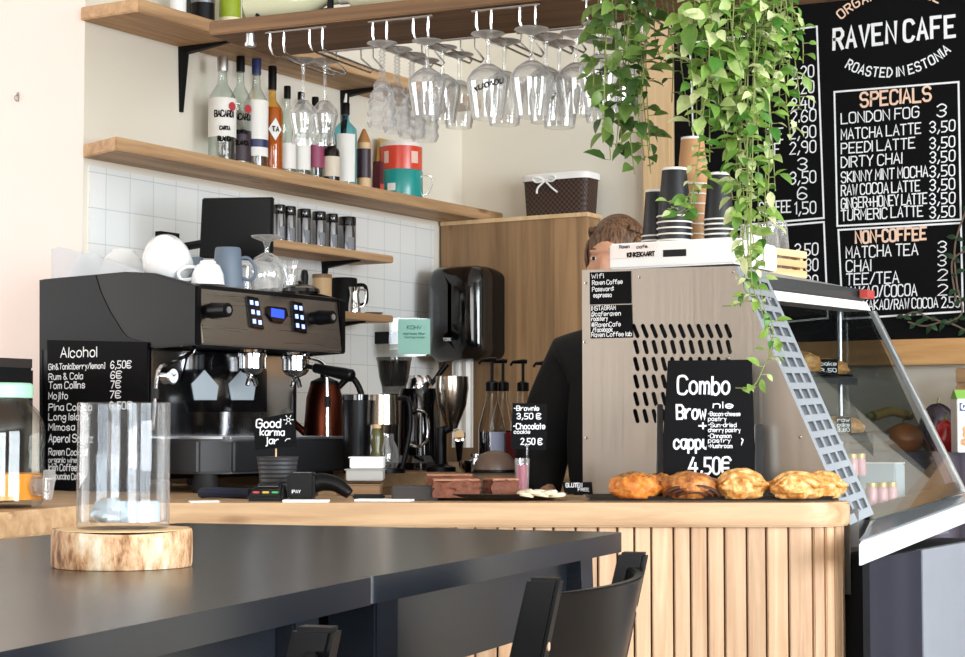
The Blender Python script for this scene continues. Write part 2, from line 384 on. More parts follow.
def ribbon(mb, P, w, mapf, closed=False):
    """one continuous mitred ribbon along a 2D stroke"""
    P = [p for i, p in enumerate(P) if i == 0 or (p - P[i - 1]).length > 1e-6]
    if len(P) < 2: return
    if not closed and (P[0] - P[-1]).length < 1e-6 and len(P) > 3: closed = True; P = P[:-1]
    n = len(P); L, Rr = [], []
    for i, p in enumerate(P):
        d0 = (p - P[i - 1]).normalized() if (i > 0 or closed) else None
        d1 = (P[(i + 1) % n] - p).normalized() if (i < n - 1 or closed) else None
        if d0 is None: p = p - d1 * w * .35; t = d1; k = 1
        elif d1 is None: p = p + d0 * w * .35; t = d0; k = 1
        else:
            t = d0 + d1; t = t.normalized() if t.length > .2 else Vector((-d0.y, d0.x)); k = min(1.8, 1 / max(.3, t.dot(d0)))
        q = Vector((-t.y, t.x)) * w / 2 * k; L.append(p + q); Rr.append(p - q)
    off = STK[0] * .00006; a3 = [mapf(*p) for p in L]; b3 = [mapf(*p) for p in Rr]
    nn = (Vector(b3[0]) - Vector(a3[0])).cross(Vector(b3[1]) - Vector(a3[0])); nn = nn.normalized() * -off if nn.length > 0 else Vector((0, 0, 0))
    nn = -nn
    va = [mb.v(Vector(p) + nn) for p in a3]; vb = [mb.v(Vector(p) + nn) for p in b3]
    for i in range(n if closed else n - 1): j = (i + 1) % n; mb.f([va[i], vb[i], vb[j], va[j]])
def write(mb, s, mapf, h, width, sw, gap=1.3, jit=.12):
    """lettering of cap height h fitted to a width; mapf turns (x, y) on the board into a point"""
    uy = h / 6; ux = width / max(twidth(s, gap), .1); x0 = 0
    for ch in s:
        if ch == ' ': x0 += 2; continue
        st = gpoly(ch); w = max(p[0] for q in st for p in q); jy = rnd.uniform(-jit, jit) * 1.5; sl = rnd.uniform(-.03, .05)
        for q in st:
            STK[0] = (STK[0] + 1) % 7
            ribbon(mb, [Vector(((x0 + a + sl * b) * ux, (b + jy) * uy)) for a, b in q], sw, mapf)
        x0 += w + gap
class Board:                       # a flat writing surface: point, right vector, up vector
    def __init__(s, P0, R, U): s.P0, s.R, s.U = Vector(P0), Vector(R).normalized(), Vector(U).normalized(); s.N = s.R.cross(s.U)
    def at(s, px, py): return hit(px, py, s.P0, s.N)
    def uv(s, px, py): d = s.at(px, py) - s.P0; return d.dot(s.R), d.dot(s.U)
    def pt(s, u, v, off=.0012): return s.P0 + s.R * u + s.U * v + s.N * off
    def text(s, mb, t, px0, py0, px1, hpx, sw=.1, off=.0012, gap=1.3):
        a = s.uv(px0, py0); b = s.uv(px1, py0); c = s.uv(px0, py0 - hpx); h = c[1] - a[1]
        write(mb, t, lambda x, y: s.pt(a[0] + x, a[1] + y, off), h, b[0] - a[0], h * sw, gap)
    def line(s, mb, pts, w=.004, off=.0012, closed=False):
        STK[0] = (STK[0] + 1) % 7; ribbon(mb, [Vector(s.uv(*p)) for p in pts], w, lambda x, y: s.pt(x, y, off), closed)
    def slab(s, mb, u0, u1, v0, v1, t, off=0):
        p = [s.pt(*q, off) for q in ((u0, v0), (u1, v0), (u1, v1), (u0, v1))]; mb.extr(p, -s.N * t); return mb

# ================================================================== the room
ZC = 1.0        # bar counter top
ZT = .99        # bar table top
ZW = 1.04       # raised worktop behind
WX = -3.5; WY = 5.68; CY = 3.72; ZCEIL = 3.1
X0R, X1R, Y0R = -7.0, 3.6, -3.2
struct(MB().box(X0R, X1R, Y0R, WY, -.1, 0).build('floor', M_FLOOR))
struct(MB().box(X0R, X1R, Y0R, WY, ZCEIL, ZCEIL + .1).build('ceiling', M_WHITE))
struct(MB().box(WX - .15, WX, CY + .001, WY + .15, 0, ZCEIL).build('wall_left', M_BEIGE))
struct(MB().box(X0R, WX - .0005, CY, CY + .15, 0, ZCEIL).build('wall_entrance', M_PINK))
struct(MB().box(WX, X1R, WY, WY + .15, 0, ZCEIL).build('wall_back', M_BEIGE))
struct(MB().box(WX, WX + .008, CY + .02, WY - .2, .9, 1.868).build('trim_1', M_TILE))     # tile splashback
def holed_wall(name, axis, at, a0, a1, holes, th):
    mb = MB(); spans = []; cur = a0
    def bx(u0, u1, z0, z1):
        lo, hi = min(at, at + th), max(at, at + th)
        if axis == 'Y': mb.box(u0, u1, lo, hi, z0, z1)
        else: mb.box(lo, hi, u0, u1, z0, z1)
    for h0, h1, z0, z1 in holes:
        bx(cur, h0, 0, ZCEIL); bx(h0, h1, 0, z0); bx(h0, h1, z1, ZCEIL); cur = h1
    bx(cur, a1, 0, ZCEIL); struct(mb.build(name, plain('far_wall_paint', '#8f857c', .75)))
W_BACK = [(-1.6, 1.9, .7, 2.7)]
W_RIGHT = [(-2.2, .3, .7, 2.7), (1.2, 4.2, .7, 2.7)]
W_LEFT = [(-2.2, 2.2, .5, 2.7)]
holed_wall('wall_street', 'Y', Y0R, X0R, X1R, W_BACK, -.2)
holed_wall('wall_right', 'X', X1R, Y0R, WY, W_RIGHT, .2)
holed_wall('wall_far_left', 'X', X0R, Y0R, CY, W_LEFT, -.2)
wn = 1
def window(axis, at, h, sgn):
    global wn
    u0, u1, z0, z1 = h; mb = MB(); k = .05; a, b = sorted((at + sgn * .04, at + sgn * .11)); um = (u0 + u1) / 2
    for p in ((u0, u0 + k, z0, z1), (u1 - k, u1, z0, z1), (u0, u1, z0, z0 + k), (u0, u1, z1 - k, z1), (um - k / 2, um + k / 2, z0, z1)):
        if axis == 'Y': mb.box(p[0], p[1], a, b, p[2], p[3])
        else: mb.box(a, b, p[0], p[1], p[2], p[3])
    struct(mb.build('window_%d' % wn, M_BLKM)); wn += 1
for h in W_BACK: window('Y', Y0R, h, -1)
for h in W_RIGHT: window('X', X1R, h, 1)
for h in W_LEFT: window('X', X0R, h, -1)
# post at the edge of the menu wall and the timber rail under the menu
struct(MB().box(-2.745, -2.64, WY - .06, WY, 0, ZCEIL).build('trim_2', M_LIGHTWOOD, bevel=.004))
struct(MB().box(-2.64, X1R - .5, WY - .07, WY, 1.352, 1.432).build('trim_3', wood('rail_wood', '#b8854e', '#d9ab73', 'X', .6, .8), bevel=.004))

c = onY(18, 97, CY); t = thing('wall_hook', 'tiny metal hook on the bare wall at the left', 'hook', c)
MB().box(c.x - .004, c.x + .004, CY - .002, CY, c.z - .013, c.z + .013).build('plate', plain('dull_zinc', '#9a948c', .5, metal=.6), t); MB().tube([(c.x, CY - .002, c.z + .006), (c.x, CY - .012, c.z), (c.x, CY - .012, c.z - .008), (c.x, CY - .006, c.z - .012)], .0015, 6).build('prong', plain('dull_zinc', '#9a948c'), t)

# ------------------------------------------------------------------ menu chalkboard
BY = WY - .03
mt = thing('menu_chalkboard', 'huge black wall menu board with white and peach chalk lettering', 'menu board', (-1.6, BY, 1.434))
MB().box(-2.638, -.9, BY, WY - .001, 1.434, 3.05).build('board', M_CHALK, mt)
bd = Board((0, BY, 0), (1, 0, 0), (0, 0, 1))
wh, pe, pe2, pe3 = MB(), MB(), MB(), MB()
bd.line(wh, [(834.5, 92), (958.6, 82), (961, 219.5), (837.5, 226)], .006, closed=True)
bd.line(wh, [(838.5, 230), (961, 223), (963, 311.5), (843, 319)], .006, closed=True)
bd.line(wh, [(690, 43), (817, 26.5), (824, 218), (697, 229)], .006, closed=True)
bd.line(wh, [(697, 233), (824, 222), (828, 318), (702, 330)], .006, closed=True)
for t, x1, y in (("LONDON FOG", 919, 123), ("MATCHA LATTE", 921, 139), ("PEEDI LATTE", 915, 153), ("DIRTY CHAI", 902, 167), ("SKINNY MINT MOCHA", 928, 181.5),
                 ("RAW COCOA LATTE", 920, 195), ("GINGER+HONEY LATTE", 927, 208), ("TURMERIC LATTE", 923, 220)):
    bd.text(wh, t, 841.5, y + .8, x1, 10.2, .125)
bd.text(wh, "3", 937, 117, 946, 12, .115)
for y in (132, 148, 162, 176, 190, 203.5, 217): bd.text(wh, "3,50", 930, y + .8, 955, 10.5, .125)
for t, x1, y in (("MATCHA TEA", 918, 258), ("CHAI", 871, 272), ("TEE/TEA", 899, 285), ("KAKAO/COCOA", 917, 298), ("RAW KAKAO/RAW COCOA", 938, 310.5)):
    bd.text(wh, t, 846.5, y, x1, 11 if y < 300 else 9.5, .12)
for t, x0, x1, y in (("3", 938, 946, 252), ("3", 938, 946, 266), ("2", 938, 947, 280), ("2", 938, 947, 295), ("2.50", 942, 960, 307.5)): bd.text(wh, t, x0, y, x1, 10.5, .12)
for t, x0, x1, y in (("2.20", 792, 814, 79), ("2.20", 792, 814, 94.5), ("2.40", 792, 814, 110), ("2.60", 791, 816, 123), ("2,90", 790, 816, 139), ("2,90", 790, 816, 154),
                     ("3", 798, 807, 170), ("3,50", 790, 816, 184), ("6", 798, 807, 199), ("1,50", 795, 816, 214), ("COFFEE", 760, 791, 214), ("TE", 768, 783, 141), ("EE", 768, 780, 156),
                     ("3.50", 795, 818, 256), ("80", 806, 818, 271), ("80", 806, 818, 287)):
    bd.text(wh, t, x0, y, x1, 11.5, .115)
bd.text(wh, "RAVEN CAFE", 834, 49, 955, 19.5, .17, gap=2.1)
bd.text(pe, "SPECIALS", 861, 107, 931, 13.5, .17, gap=1.6)
bd.text(pe2, "NON-COFFEE", 856, 243, 926, 11.5, .2, gap=1.5)
def arc_text(mb, t, cx, cy, rpx, a0, a1, hpx, sw, inward):
    c = bd.uv(cx, cy); k = 5.85 / FPX; R = rpx * k; h = hpx * k; L = abs(a1 - a0) * R
    def mf(x, y):
        a = a0 + (a1 - a0) * x / L; r = R - y if inward else R + y
        return bd.pt(c[0] + r * math.cos(a), c[1] + r * math.sin(a))
    write(mb, t, mf, h, L, sw * h, 2.0)
arc_text(wh, "ROASTED IN ESTONIA", 893, -18, 96, math.radians(238), math.radians(307), 9, .17, True)
arc_text(pe3, "ORGANIC COFFEE", 893, 80, 86, math.radians(128), math.radians(57), 9, .17, False)
wh.build('white_lettering', M_CHALKW, mt, flat=True, fix=False); [q.build('peach_heading', M_PEACH, mt, flat=True, fix=False) for q in (pe, pe2, pe3)]

# ------------------------------------------------------------------ wall shelves
def bracket(mb, y, z, dx=.17, dz=.19):
    mb.hexa([(WX, y - .006, z - dz), (WX + .007, y - .006, z - dz), (WX + .007, y + .006, z - dz), (WX, y + .006, z - dz), (WX, y - .013, z), (WX + .022, y - .013, z), (WX + .022, y + .013, z), (WX, y + .013, z)])
    mb.hexa([(WX + .0225, y - .013, z - .02), (WX + .0225, y + .013, z - .02), (WX + .0225, y + .013, z), (WX + .0225, y - .013, z), (WX + dx, y - .005, z - .005), (WX + dx, y + .005, z - .005), (WX + dx, y + .005, z), (WX + dx, y - .005, z)])
def wall_shelf(label, y0, y1, xf, zb, zt, ys, dz=.19, skew=0):
    t = thing('wall_shelf', label, 'shelf', (WX, y0, zb), 0, 'pine shelves on the left wall')
    xb = WX + .009 if zt < 1.8 else WX + .001; MB().prism([(xb, y0 + skew), (xf, y0), (xf, y1), (xb, y1)], zb, zt).build('board', M_SHELF, t, bevel=.003)
    for y in ys:
        mb = MB(); bracket(mb, y, zb, (xf - WX) * .85, dz); mb.build('bracket', M_BLKM, t)
    return t
wall_shelf('long pine shelf carrying liquor bottles and tins above the tiles', 3.655, WY - .005, -3.325, 1.888, 1.924, (), .12, .062)
wall_shelf('topmost pine wall shelf, cut off by the top of the photo', 3.70, 5.47, -3.29, 2.262, 2.298, (4.12, 4.93), .19)
wall_shelf('short pine shelf carrying a row of steel spice canisters', 4.30, 4.975, -3.325, 1.69, 1.714, (4.82,), .1)
wall_shelf('lowest short pine shelf carrying black jug and steel pitcher', 4.42, 4.975, -3.325, 1.497, 1.52, (4.85,), .09)

# ------------------------------------------------------------------ plank cabinet, basket, towel dispenser
t = thing('plank_cabinet', 'tall shallow cabinet of brown vertical planks in the back corner', 'cabinet', (-3.18, WY - .1, 0))
MB().box(-3.488, -2.905, 5.52, 5.535, 0, 1.872).build('plank_front', M_CAB, t)
MB().box(-3.488, -2.9, 5.514, 5.625, 1.872, 1.886).build('top_board', M_LIGHTWOOD, t)
MB().box(-2.925, -2.905, 5.535, 5.62, 0, 1.872).build('side_board', M_OAK, t); MB().box(-3.485, -3.465, 5.535, 5.62, 0, 1.872).build('side_board', M_OAK, t)

bx0 = onY(524, 213, 5.54).x; bx1 = onY(590, 213, 5.54).x
t = thing('wicker_basket', 'dark brown wicker basket with white liner and bow on plank cabinet', 'basket', ((bx0 + bx1) / 2, 5.572, 1.886))
def basket_mat():
    m, n, l, b = nt('dark_wicker'); b.inputs['Roughness'].default_value = .6
    tc = n.new('ShaderNodeTexCoord'); w = n.new('ShaderNodeTexChecker'); w.inputs['Scale'].default_value = 110
    w.inputs['Color1'].default_value = rgb('#241712'); w.inputs['Color2'].default_value = rgb('#50382b')
    l.new(tc.outputs['Object'], w.inputs['Vector']); l.new(w.outputs['Color'], b.inputs['Base Color'])
    bp = n.new('ShaderNodeBump'); bp.inputs['Strength'].default_value = .6; bp.inputs['Distance'].default_value = .003
    l.new(w.outputs['Fac'], bp.inputs['Height']); l.new(bp.outputs[0], b.inputs['Normal']); return m
cx = (bx0 + bx1) / 2; hw = (bx1 - bx0) / 2; bz0, bz1 = 1.8865, 2.025
mb = MB(); mb.lathe([(0, bz0), (hw * .93, bz0), (hw, bz1 - .004), (hw * .94, bz1 - .004), (hw * .88, bz0 + .01), (0, bz0 + .01)], (cx, 5.572, 0), 48, sy=.42, power=.35)
mb.build('basket', basket_mat(), t)
mb = MB(); prof = [(hw * 1.02, bz1 - .02), (hw * 1.03, bz1), (hw * .97, bz1 + .004), (hw * .9, bz1 - .02)]
mb.lathe(prof, (cx, 5.572, 0), 48, sy=.45, power=.35); mb.build('liner', M_PAPER, t)
mb = MB(); fy = 5.572 - hw * .46; kx = cx - .03
for s in (-1, 1):
    mb.tube([(kx, fy, bz1 - .02), (kx + s * .03, fy - .008, bz1 - .008), (kx + s * .045, fy - .008, bz1 - .014), (kx + s * .03, fy - .006, bz1 - .026), (kx, fy - .002, bz1 - .021)], .0035, 6, sub=4)
    mb.tube([(kx, fy, bz1 - .022), (kx + s * .025, fy - .006, bz1 - .045), (kx + s * .04 + .01, fy - .005, bz1 - .065)], .0035, 6, sub=4)
mb.build('bow', M_PAPER, t)

DX0, DX1, DZ0, DZ1 = -3.44, -3.215, 1.383, 1.71
t = thing('towel_dispenser', 'glossy black paper towel dispenser hung on plank cabinet', 'dispenser', (-3.31, 5.42, 1.4))
def rrect(ins, y, rad, k=6):
    x0, x1, z0, z1 = DX0 + ins, DX1 - ins, DZ0 + ins * .9, DZ1 - ins * .9; out = []
    for cx_, cz_, a0 in ((x1 - rad, z0 + rad, -PI / 2), (x1 - rad, z1 - rad, 0), (x0 + rad, z1 - rad, PI / 2), (x0 + rad, z0 + rad, PI)):
        for i in range(k + 1): g = a0 + PI / 2 * i / k; out.append((cx_ + rad * math.cos(g), y, cz_ + rad * math.sin(g)))
    return out
def loft(mb, rows):
    rows = [[mb.v(p) for p in r] for r in rows]; n = len(rows[0])
    for a, b in zip(rows, rows[1:]):
        for i in range(n): mb.f([a[i], a[(i + 1) % n], b[(i + 1) % n], b[i]])
    mb.f(rows[0]); mb.f(rows[-1][::-1]); return mb
loft(MB(), [rrect(.012, 5.5195, .03), rrect(.004, 5.47, .035), rrect(.0, 5.42, .04)]).build('housing', M_BLK, t)
loft(MB(), [rrect(.001, 5.4195, .04), rrect(.0, 5.375, .045), rrect(.006, 5.35, .05), rrect(.018, 5.335, .05), rrect(.04, 5.325, .05), rrect(.075, 5.32, .045)]).build('front_cover', M_BLKG, t, ang=60)
mb = MB(); b2 = Board((0, 5.3185, 0), (1, 0, 0), (0, 0, 1)); u = b2.uv(445, 341)
write(mb, "TORK", lambda x, y: b2.pt(u[0] + x, u[1] + y, .012), .009, .032, .002); mb.build('logo', M_CHALKW, t, flat=True, fix=False)
mb = MB(); q = onY(452, 400, 5.40).x; w_ = onY(472, 400, 5.40).x - q
pts = [(q + w_ * i / 8, 5.40 + .008 * math.sin(i * 1.9)) for i in range(9)]
mb.extr([(p[0], p[1], 1.09) for p in pts] + [(p[0], p[1] + .004, 1.09) for p in pts[::-1]], (0, 0, .30))
mb.build('paper_towel', M_PAPER, t)

# ------------------------------------------------------------------ bar counter
U = Vector((CA, SA)); N = Vector((-SA, CA))
A0 = Vector((-2.484, 2.965)); A1 = Vector((-1.408, 3.612)); RAD = .125
def arc(off, k=14): 
    c = A1 + N * RAD; return [c + (U * math.sin(a) - N * math.cos(a)) * (RAD - off) for a in [PI / 2 * i / k for i in range(k + 1)]]
ct = thing('bar_counter', 'pine bar counter with rounded end and front of upright slats', 'counter', (-1.9, 3.4, 0))
left = [Vector((-2.38, 2.1)), Vector((-2.555, 2.66)), Vector((-2.60, 2.80)), Vector((-2.58, 2.895))]
front = left + [A0] + arc(0)
poly = front + [Vector((-1.40, 3.792)), Vector((-2.02, 3.792)), Vector((-2.70, 3.385)), Vector((-2.70, 3.99)), Vector((WX + .01, 4.03)), Vector((WX + .01, CY)), Vector((-3.9, CY - .005)), Vector((-3.9, 2.1))]
MB().prism(poly, ZC - .05, ZC).build('counter_top', M_COUNTER, ct, bevel=.004)
inner = [Vector((-2.42, 2.1)), Vector((-2.63, 2.8)), A0 + N * .06 - U * .03] + [p + N * .0 for p in arc(.06)] + [Vector((-1.42, 3.78)), Vector((-2.05, 3.78)), Vector((-2.72, 3.4)), Vector((-2.72, 3.97)), Vector((-3.45, 3.97)), Vector((-3.45, CY - .02)), Vector((-3.85, CY - .02)), Vector((-3.85, 2.1))]
MB().prism(inner, 0, ZC - .05).build('base', plain('counter_core', '#5a4028', .7), ct)
def slat(p, tdir, ndir, w, dep):
    c = p + ndir * .028
    mb = MB(); mb.obox((c.x + ndir.x * (dep / 2), c.y + ndir.y * (dep / 2), (ZC - .05 + .03) / 2), tdir.to_3d() * (w / 2), ndir.to_3d() * -((.03 + .0) / 2 + dep / 2), (0, 0, (ZC - .05 - .03) / 2))
    mb.build('slat', M_SLAT, ct, bevel=.002)
L = (A1 - A0).length; x = .015; i = 0
while x < L:
    w = rnd.choice((.031, .036, .042)); slat(A0 + U * (x + w / 2), U, N, w, .004 * (i % 2)); x += w + .004; i += 1
c = A1 + N * RAD; a = .12
while a < 1.6:
    w = .025; tdir = (U * math.cos(a) + N * math.sin(a)); nd = (U * -math.sin(a) + N * math.cos(a)); slat(c - nd * RAD, tdir, nd, w, 0); a += .27
# left run of slats
a = Vector((-2.40, 2.15)); b = Vector((-2.595, 2.79)); d = (b - a).normalized(); n = Vector((-d.y, d.x)); x = 0
while x < (b - a).length: slat(a + d * x, d, n, .036, .004 * (i % 2)); x += .041; i += 1

t = thing('worktop', 'raised brown wooden worktop behind the bar, under the coffee gear', 'worktop', (-3, 4.7, 0))
wp = [(WX + .01, 4.07), (-2.73, 4.035), (-2.41, 4.21), (-2.64, 4.5), (-2.64, 5.465), (WX + .01, 5.465)]
MB().prism(wp, ZW - .04, ZW).build('top', M_OAK, t, bevel=.003)
MB().prism([(WX + .02, 4.09), (-2.75, 4.06), (-2.47, 4.22), (-2.67, 4.5), (-2.67, 5.45), (WX + .02, 5.45)], 0, ZW - .04).build('cupboard', M_OAK, t)

# ------------------------------------------------------------------ bottles and tins on the long shelf
ZS = 1.9243
def wrap_text(mb, t, cx, cy, r, z, h, width, ang, sw=.13):
    """lettering around a cylinder, centred on direction ang"""
    def mf(x, y):
        a = ang + (x - width / 2) / r; return Vector((cx + (r + .0008) * math.cos(a), cy + (r + .0008) * math.sin(a), z + y))
    write(mb, t, mf, h, width, h * sw)
def band(r, z0, z1, c, ang=None, half=PI, n=24, mb=None):
    mb = mb or MB(); a0 = 0 if ang is None else ang - half; k = n if ang is None else max(6, int(n * half / PI))
    ring = [[mb.v((c[0] + r * math.cos(a0 + 2 * half * i / k), c[1] + r * math.sin(a0 + 2 * half * i / k), z)) for i in range(k + (0 if ang is None else 1))] for z in (z0, z1)]
    for i in range(k):
        j = (i + 1) % k if ang is None else i + 1
        mb.f([ring[0][i], ring[0][j], ring[1][j], ring[1][i]])
    return mb
TOCAM = lambda x, y: math.atan2(-y, -x)
def bottle(label, px, w, top, mat, cap, lab=None, sh=(.58, .74, .84), xs=-3.415, neck=.32, capz=.86, liq=None, lz=(.12, .5), z0=ZS, extra=None, lw=1.75, cat='bottle', group='liquor bottles on the long shelf'):
    p = onX(px, 150, xs); d = p.dot(FWD.to_3d()); R = PX(w, d) / 2; Ht = onX(px, top, xs).z - z0; x, y = p.x, p.y
    t = thing('liquor_bottle', label, cat, (x, y, z0), 0, group)
    s0, s1, s2 = sh; nr = R * neck
    prof = [(0, 0), (R * .9, 0), (R, .012), (R, s0 * Ht), (R * .93, (s0 + (s1 - s0) * .3) * Ht), (R * .62, (s0 + (s1 - s0) * .7) * Ht), (nr * 1.15, s1 * Ht), (nr, s2 * Ht), (nr, capz * Ht + .004)]
    MB().lathe(prof, (x, y, z0), 20).build('glass', mat, t)
    MB().lathe([(0, capz * Ht), (nr * 1.22, capz * Ht), (nr * 1.25, Ht - .003), (nr * 1.1, Ht), (0, Ht)], (x, y, z0), 16).build('cap', cap, t)
    if liq:
        MB().lathe([(0, .006), (R * .93, .006), (R * .93, s0 * Ht * .95), (R * .8, (s0 + .05) * Ht), (0, (s0 + .05) * Ht)], (x, y, z0), 16).build('liquor', liq, t)
    if lab: band(R + .0006, z0 + lz[0] * Ht, z0 + lz[1] * Ht, (x, y), TOCAM(x, y) + .1, lw).build('paper_label', lab, t, fix=False)
    if extra: extra(t, x, y, R, Ht, z0)
    return t
GB = glass('bottle_glass', (.9, .95, .93), .5, 1.2)
def lq(n, c): return plain(n, c, .15, var=.05)
def rum_x(t, x, y, R, H, z0):
    a = TOCAM(x, y); mb = MB(); wrap_text(mb, "BACARDI", x, y, R + .001, z0 + .42 * H, .018, .058, a + .15, .2); mb.build('label_lettering', M_CHALK, t, flat=True, fix=False)
    c = a + .75; mb = MB(); M = Vector((math.cos(c), math.sin(c), 0)).to_track_quat('Z', 'Y').to_matrix()
    mb.lathe([(0, 0), (.013, 0), (.013, .001), (0, .001)], (x + (R + .0008) * math.cos(c), y + (R + .0008) * math.sin(c), z0 + .52 * H), 16, M); mb.build('red_seal', plain('label_red', '#b8303a', .5), t)
    mb = MB(); wrap_text(mb, "CARTA", x, y, R + .001, z0 + .3 * H, .01, .03, a + .2, .3); wrap_text(mb, "BLANCA", x, y, R + .001, z0 + .2 * H, .012, .04, a + .2, .3); mb.build('small_print', M_CHALK, t, flat=True, fix=False)
def vodka_x(t, x, y, R, H, z0): band(R + .0012, z0 + .2 * H, z0 + .27 * H, (x, y), TOCAM(x, y) + .1, 1.75).build('blue_stripe', M_NAVY, t, fix=False)
def amber_x(t, x, y, R, H, z0):
    a = TOCAM(x, y) + .3; mb = MB(); r = R + .0015
    q = [(0, .035), (.022, 0), (0, -.035), (-.022, 0)]
    mb.f([mb.v((x + r * 1.02 * math.cos(a + u / r), y + r * 1.02 * math.sin(a + u / r), z0 + .4 * H + v)) for u, v in q]); mb.build('diamond_label', M_LABEL, t, fix=False)
    mb = MB(); wrap_text(mb, "TA", x, y, r * 1.04, z0 + .38 * H, .014, .02, a, .22); mb.build('label_lettering', M_CHALK, t, flat=True, fix=False)
M_DKLAB = plain('dark_wine_label', '#33222b', .5)
bottle('white rum bottle with silver cap, leftmost on the long shelf', 222, 28, 56, GB, metal('silver_cap', '#dcdcdc', .35), M_LABEL, extra=rum_x, lz=(.24, .6))
bottle('clear bottle with black cap and dark label right of the white rum', 240, 22, 56, GB, M_BLK, M_DKLAB, xs=-3.43, lz=(.06, .33), extra=rum_x)
bottle('vodka bottle with navy blue cap and white label', 256, 24, 59, GB, M_NAVY, M_LABEL, lz=(.12, .62), extra=vodka_x)
bottle('amber tequila bottle with black cap and white diamond label', 272, 22, 66, glass('amber_glass', (.96, .72, .34), .5, 1), M_BLK, None, sh=(.56, .68, .76), liq=lq('amber_liquor', '#b36a1e'), capz=.78, extra=amber_x)
bottle('clear bottle with dark cap directly right of the amber tequila', 287, 18, 86, GB, M_BLK, M_LABEL, lz=(.08, .36))
bottle('clear bottle with white label and dark cap behind the hanging left glasses', 301, 19, 92, GB, M_BLK, M_LABEL, lz=(.1, .45))
bottle('pink labelled liqueur bottle with black cap, half full of amber', 315, 18, 97, GB, M_BLK, plain('magenta_label', '#93405f', .5), lz=(.16, .44), liq=None)
bottle('small dark cream liqueur bottle with red and white label', 331, 18, 131, plain('dark_brown_glass', '#1c1413', .12), M_BLK, plain('cream_label', '#d9cdb8', .5), lz=(.12, .5), xs=-3.39)
bottle('dark green bottle with white cap behind the cream liqueur', 329, 15, 112, plain('deep_green_glass', '#1e2a1c', .1), M_LABEL, None, xs=-3.455)
GIN = glass('blue_gin_glass', (.42, .8, .88), .7, 1)
def gin_x(t, x, y, R, H, z0):
    mb = MB(); mb.cyl((x, y, z0 + H), (x + .004, y, z0 + H + .03), .006, .003, 10); mb.build('pour_spout', M_LABEL, t)
bottle('square blue gin bottle with white label and pour spout', 345, 24, 103, GIN, M_BLK, M_LABEL, sh=(.66, .78, .84), lz=(.06, .62), lw=.85, extra=gin_x)
p = onX(364, 150, -3.40); x, y = p.x, p.y; R = .022
t = thing('pencil_shaped_bottle', 'round dark wrapped bottle with pointed wooden top beside the tins', 'bottle', (x, y, ZS))
MB().lathe([(0, 0), (R, 0), (R, .155), (0, .155)], (x, y, ZS), 20).build('body', M_LIGHTWOOD, t)
band(R + .0008, ZS + .04, ZS + .135, (x, y)).build('dark_wrap', plain('plum_wrap', '#382834', .4), t, fix=False)
MB().lathe([(R, .155), (R * .9, .165), (.005, .2), (0, .203)], (x, y, ZS), 20).build('pointed_top', plain('tan_wood', '#b37a45', .5), t)
p = onX(378, 150, -3.42); x, y = p.x, p.y
t = thing('dark_packet', 'narrow dark red packet between pencil shaped bottle and tins', 'packet', (x, y, ZS))
MB().box(x - .014, x + .016, y - .011, y + .011, ZS, ZS + .11).build('carton', plain('maroon_card', '#5a2026', .5), t, bevel=.002)
MB().box(x + .0162, x + .017, y - .0115, y + .0115, ZS + .0, ZS + .035).build('red_stripe', plain('label_red2', '#c34a3c', .5), t)
p = onX(386, 150, -3.475); x, y = p.x, p.y
t = thing('kraft_pouch', 'yellowish kraft coffee pouch behind the red tin', 'pouch', (x, y, ZS))
MB().hexa([(x - .015, y - .055, ZS), (x + .02, y - .055, ZS), (x + .02, y + .055, ZS), (x - .015, y + .055, ZS), (x, y - .05, ZS + .205), (x + .006, y - .05, ZS + .205), (x + .006, y + .05, ZS + .205), (x, y + .05, ZS + .205)]).build('pouch', plain('yellow_kraft', '#c9a454', .6), t, bevel=.004)
mb = MB(); b3 = Board((x + .021, y, ZS), (0, 1, 0), (-.075, 0, 1)); write(mb, "Y", lambda u, v: b3.pt(-.03 + u, .14 + v, .004), .03, .02, .005); mb.build('printed_mark', M_CHALK, t, flat=True, fix=False)
p = onX(401, 180, -3.415); x, y = p.x, p.y; d = p.dot(FWD.to_3d()); R = PX(44, d) / 2
t = thing('teal_tin_mug', 'teal round tin mug with wire handle under the red tin', 'mug', (x, y, ZS))
MB().lathe([(0, 0), (R * .98, 0), (R, .006), (R, .088), (R * .97, .093), (0, .093)], (x, y, ZS), 32).build('tin', plain('teal_enamel', '#1f938c', .25), t)
a = TOCAM(x, y)
band(R + .0008, ZS + .02, ZS + .045, (x, y), a - .45, .2).build('small_label', M_LABEL, t, fix=False)
rv = RIGHT.to_3d()
MB().tube([Vector((x, y, ZS + .078)) + rv * R * .98, Vector((x, y, ZS + .076)) + rv * (R + .028), Vector((x, y, ZS + .05)) + rv * (R + .03), Vector((x, y, ZS + .02)) + rv * (R + .018), Vector((x, y, ZS + .012)) + rv * R * .98], .0025, 6, sub=4).build('handle', M_WIRE, t)
t = thing('red_tin', 'round orange red tin stacked on the teal tin mug', 'tin', (x, y, ZS + .0935))
z = ZS + .0935
MB().lathe([(0, 0), (R * .96, 0), (R * .97, .006), (R * .97, .085), (0, .085)], (x, y, z), 32).build('tin', plain('tomato_enamel', '#d8452f', .25), t)
MB().lathe([(R * .98, .078), (R * .99, .086), (R * .96, .094), (0, .095)], (x, y, z), 32).build('lid', plain('tomato_lid', '#e8e0d8', .3), t)
for k, (aa, hw2) in enumerate(((a - .75, .14), (a + .7, .2))): band(R * .97 + .0008, z + .02, z + .06, (x, y), aa, hw2).build('small_label', plain('pink_label', '#ecc6b6', .4), t, fix=False)

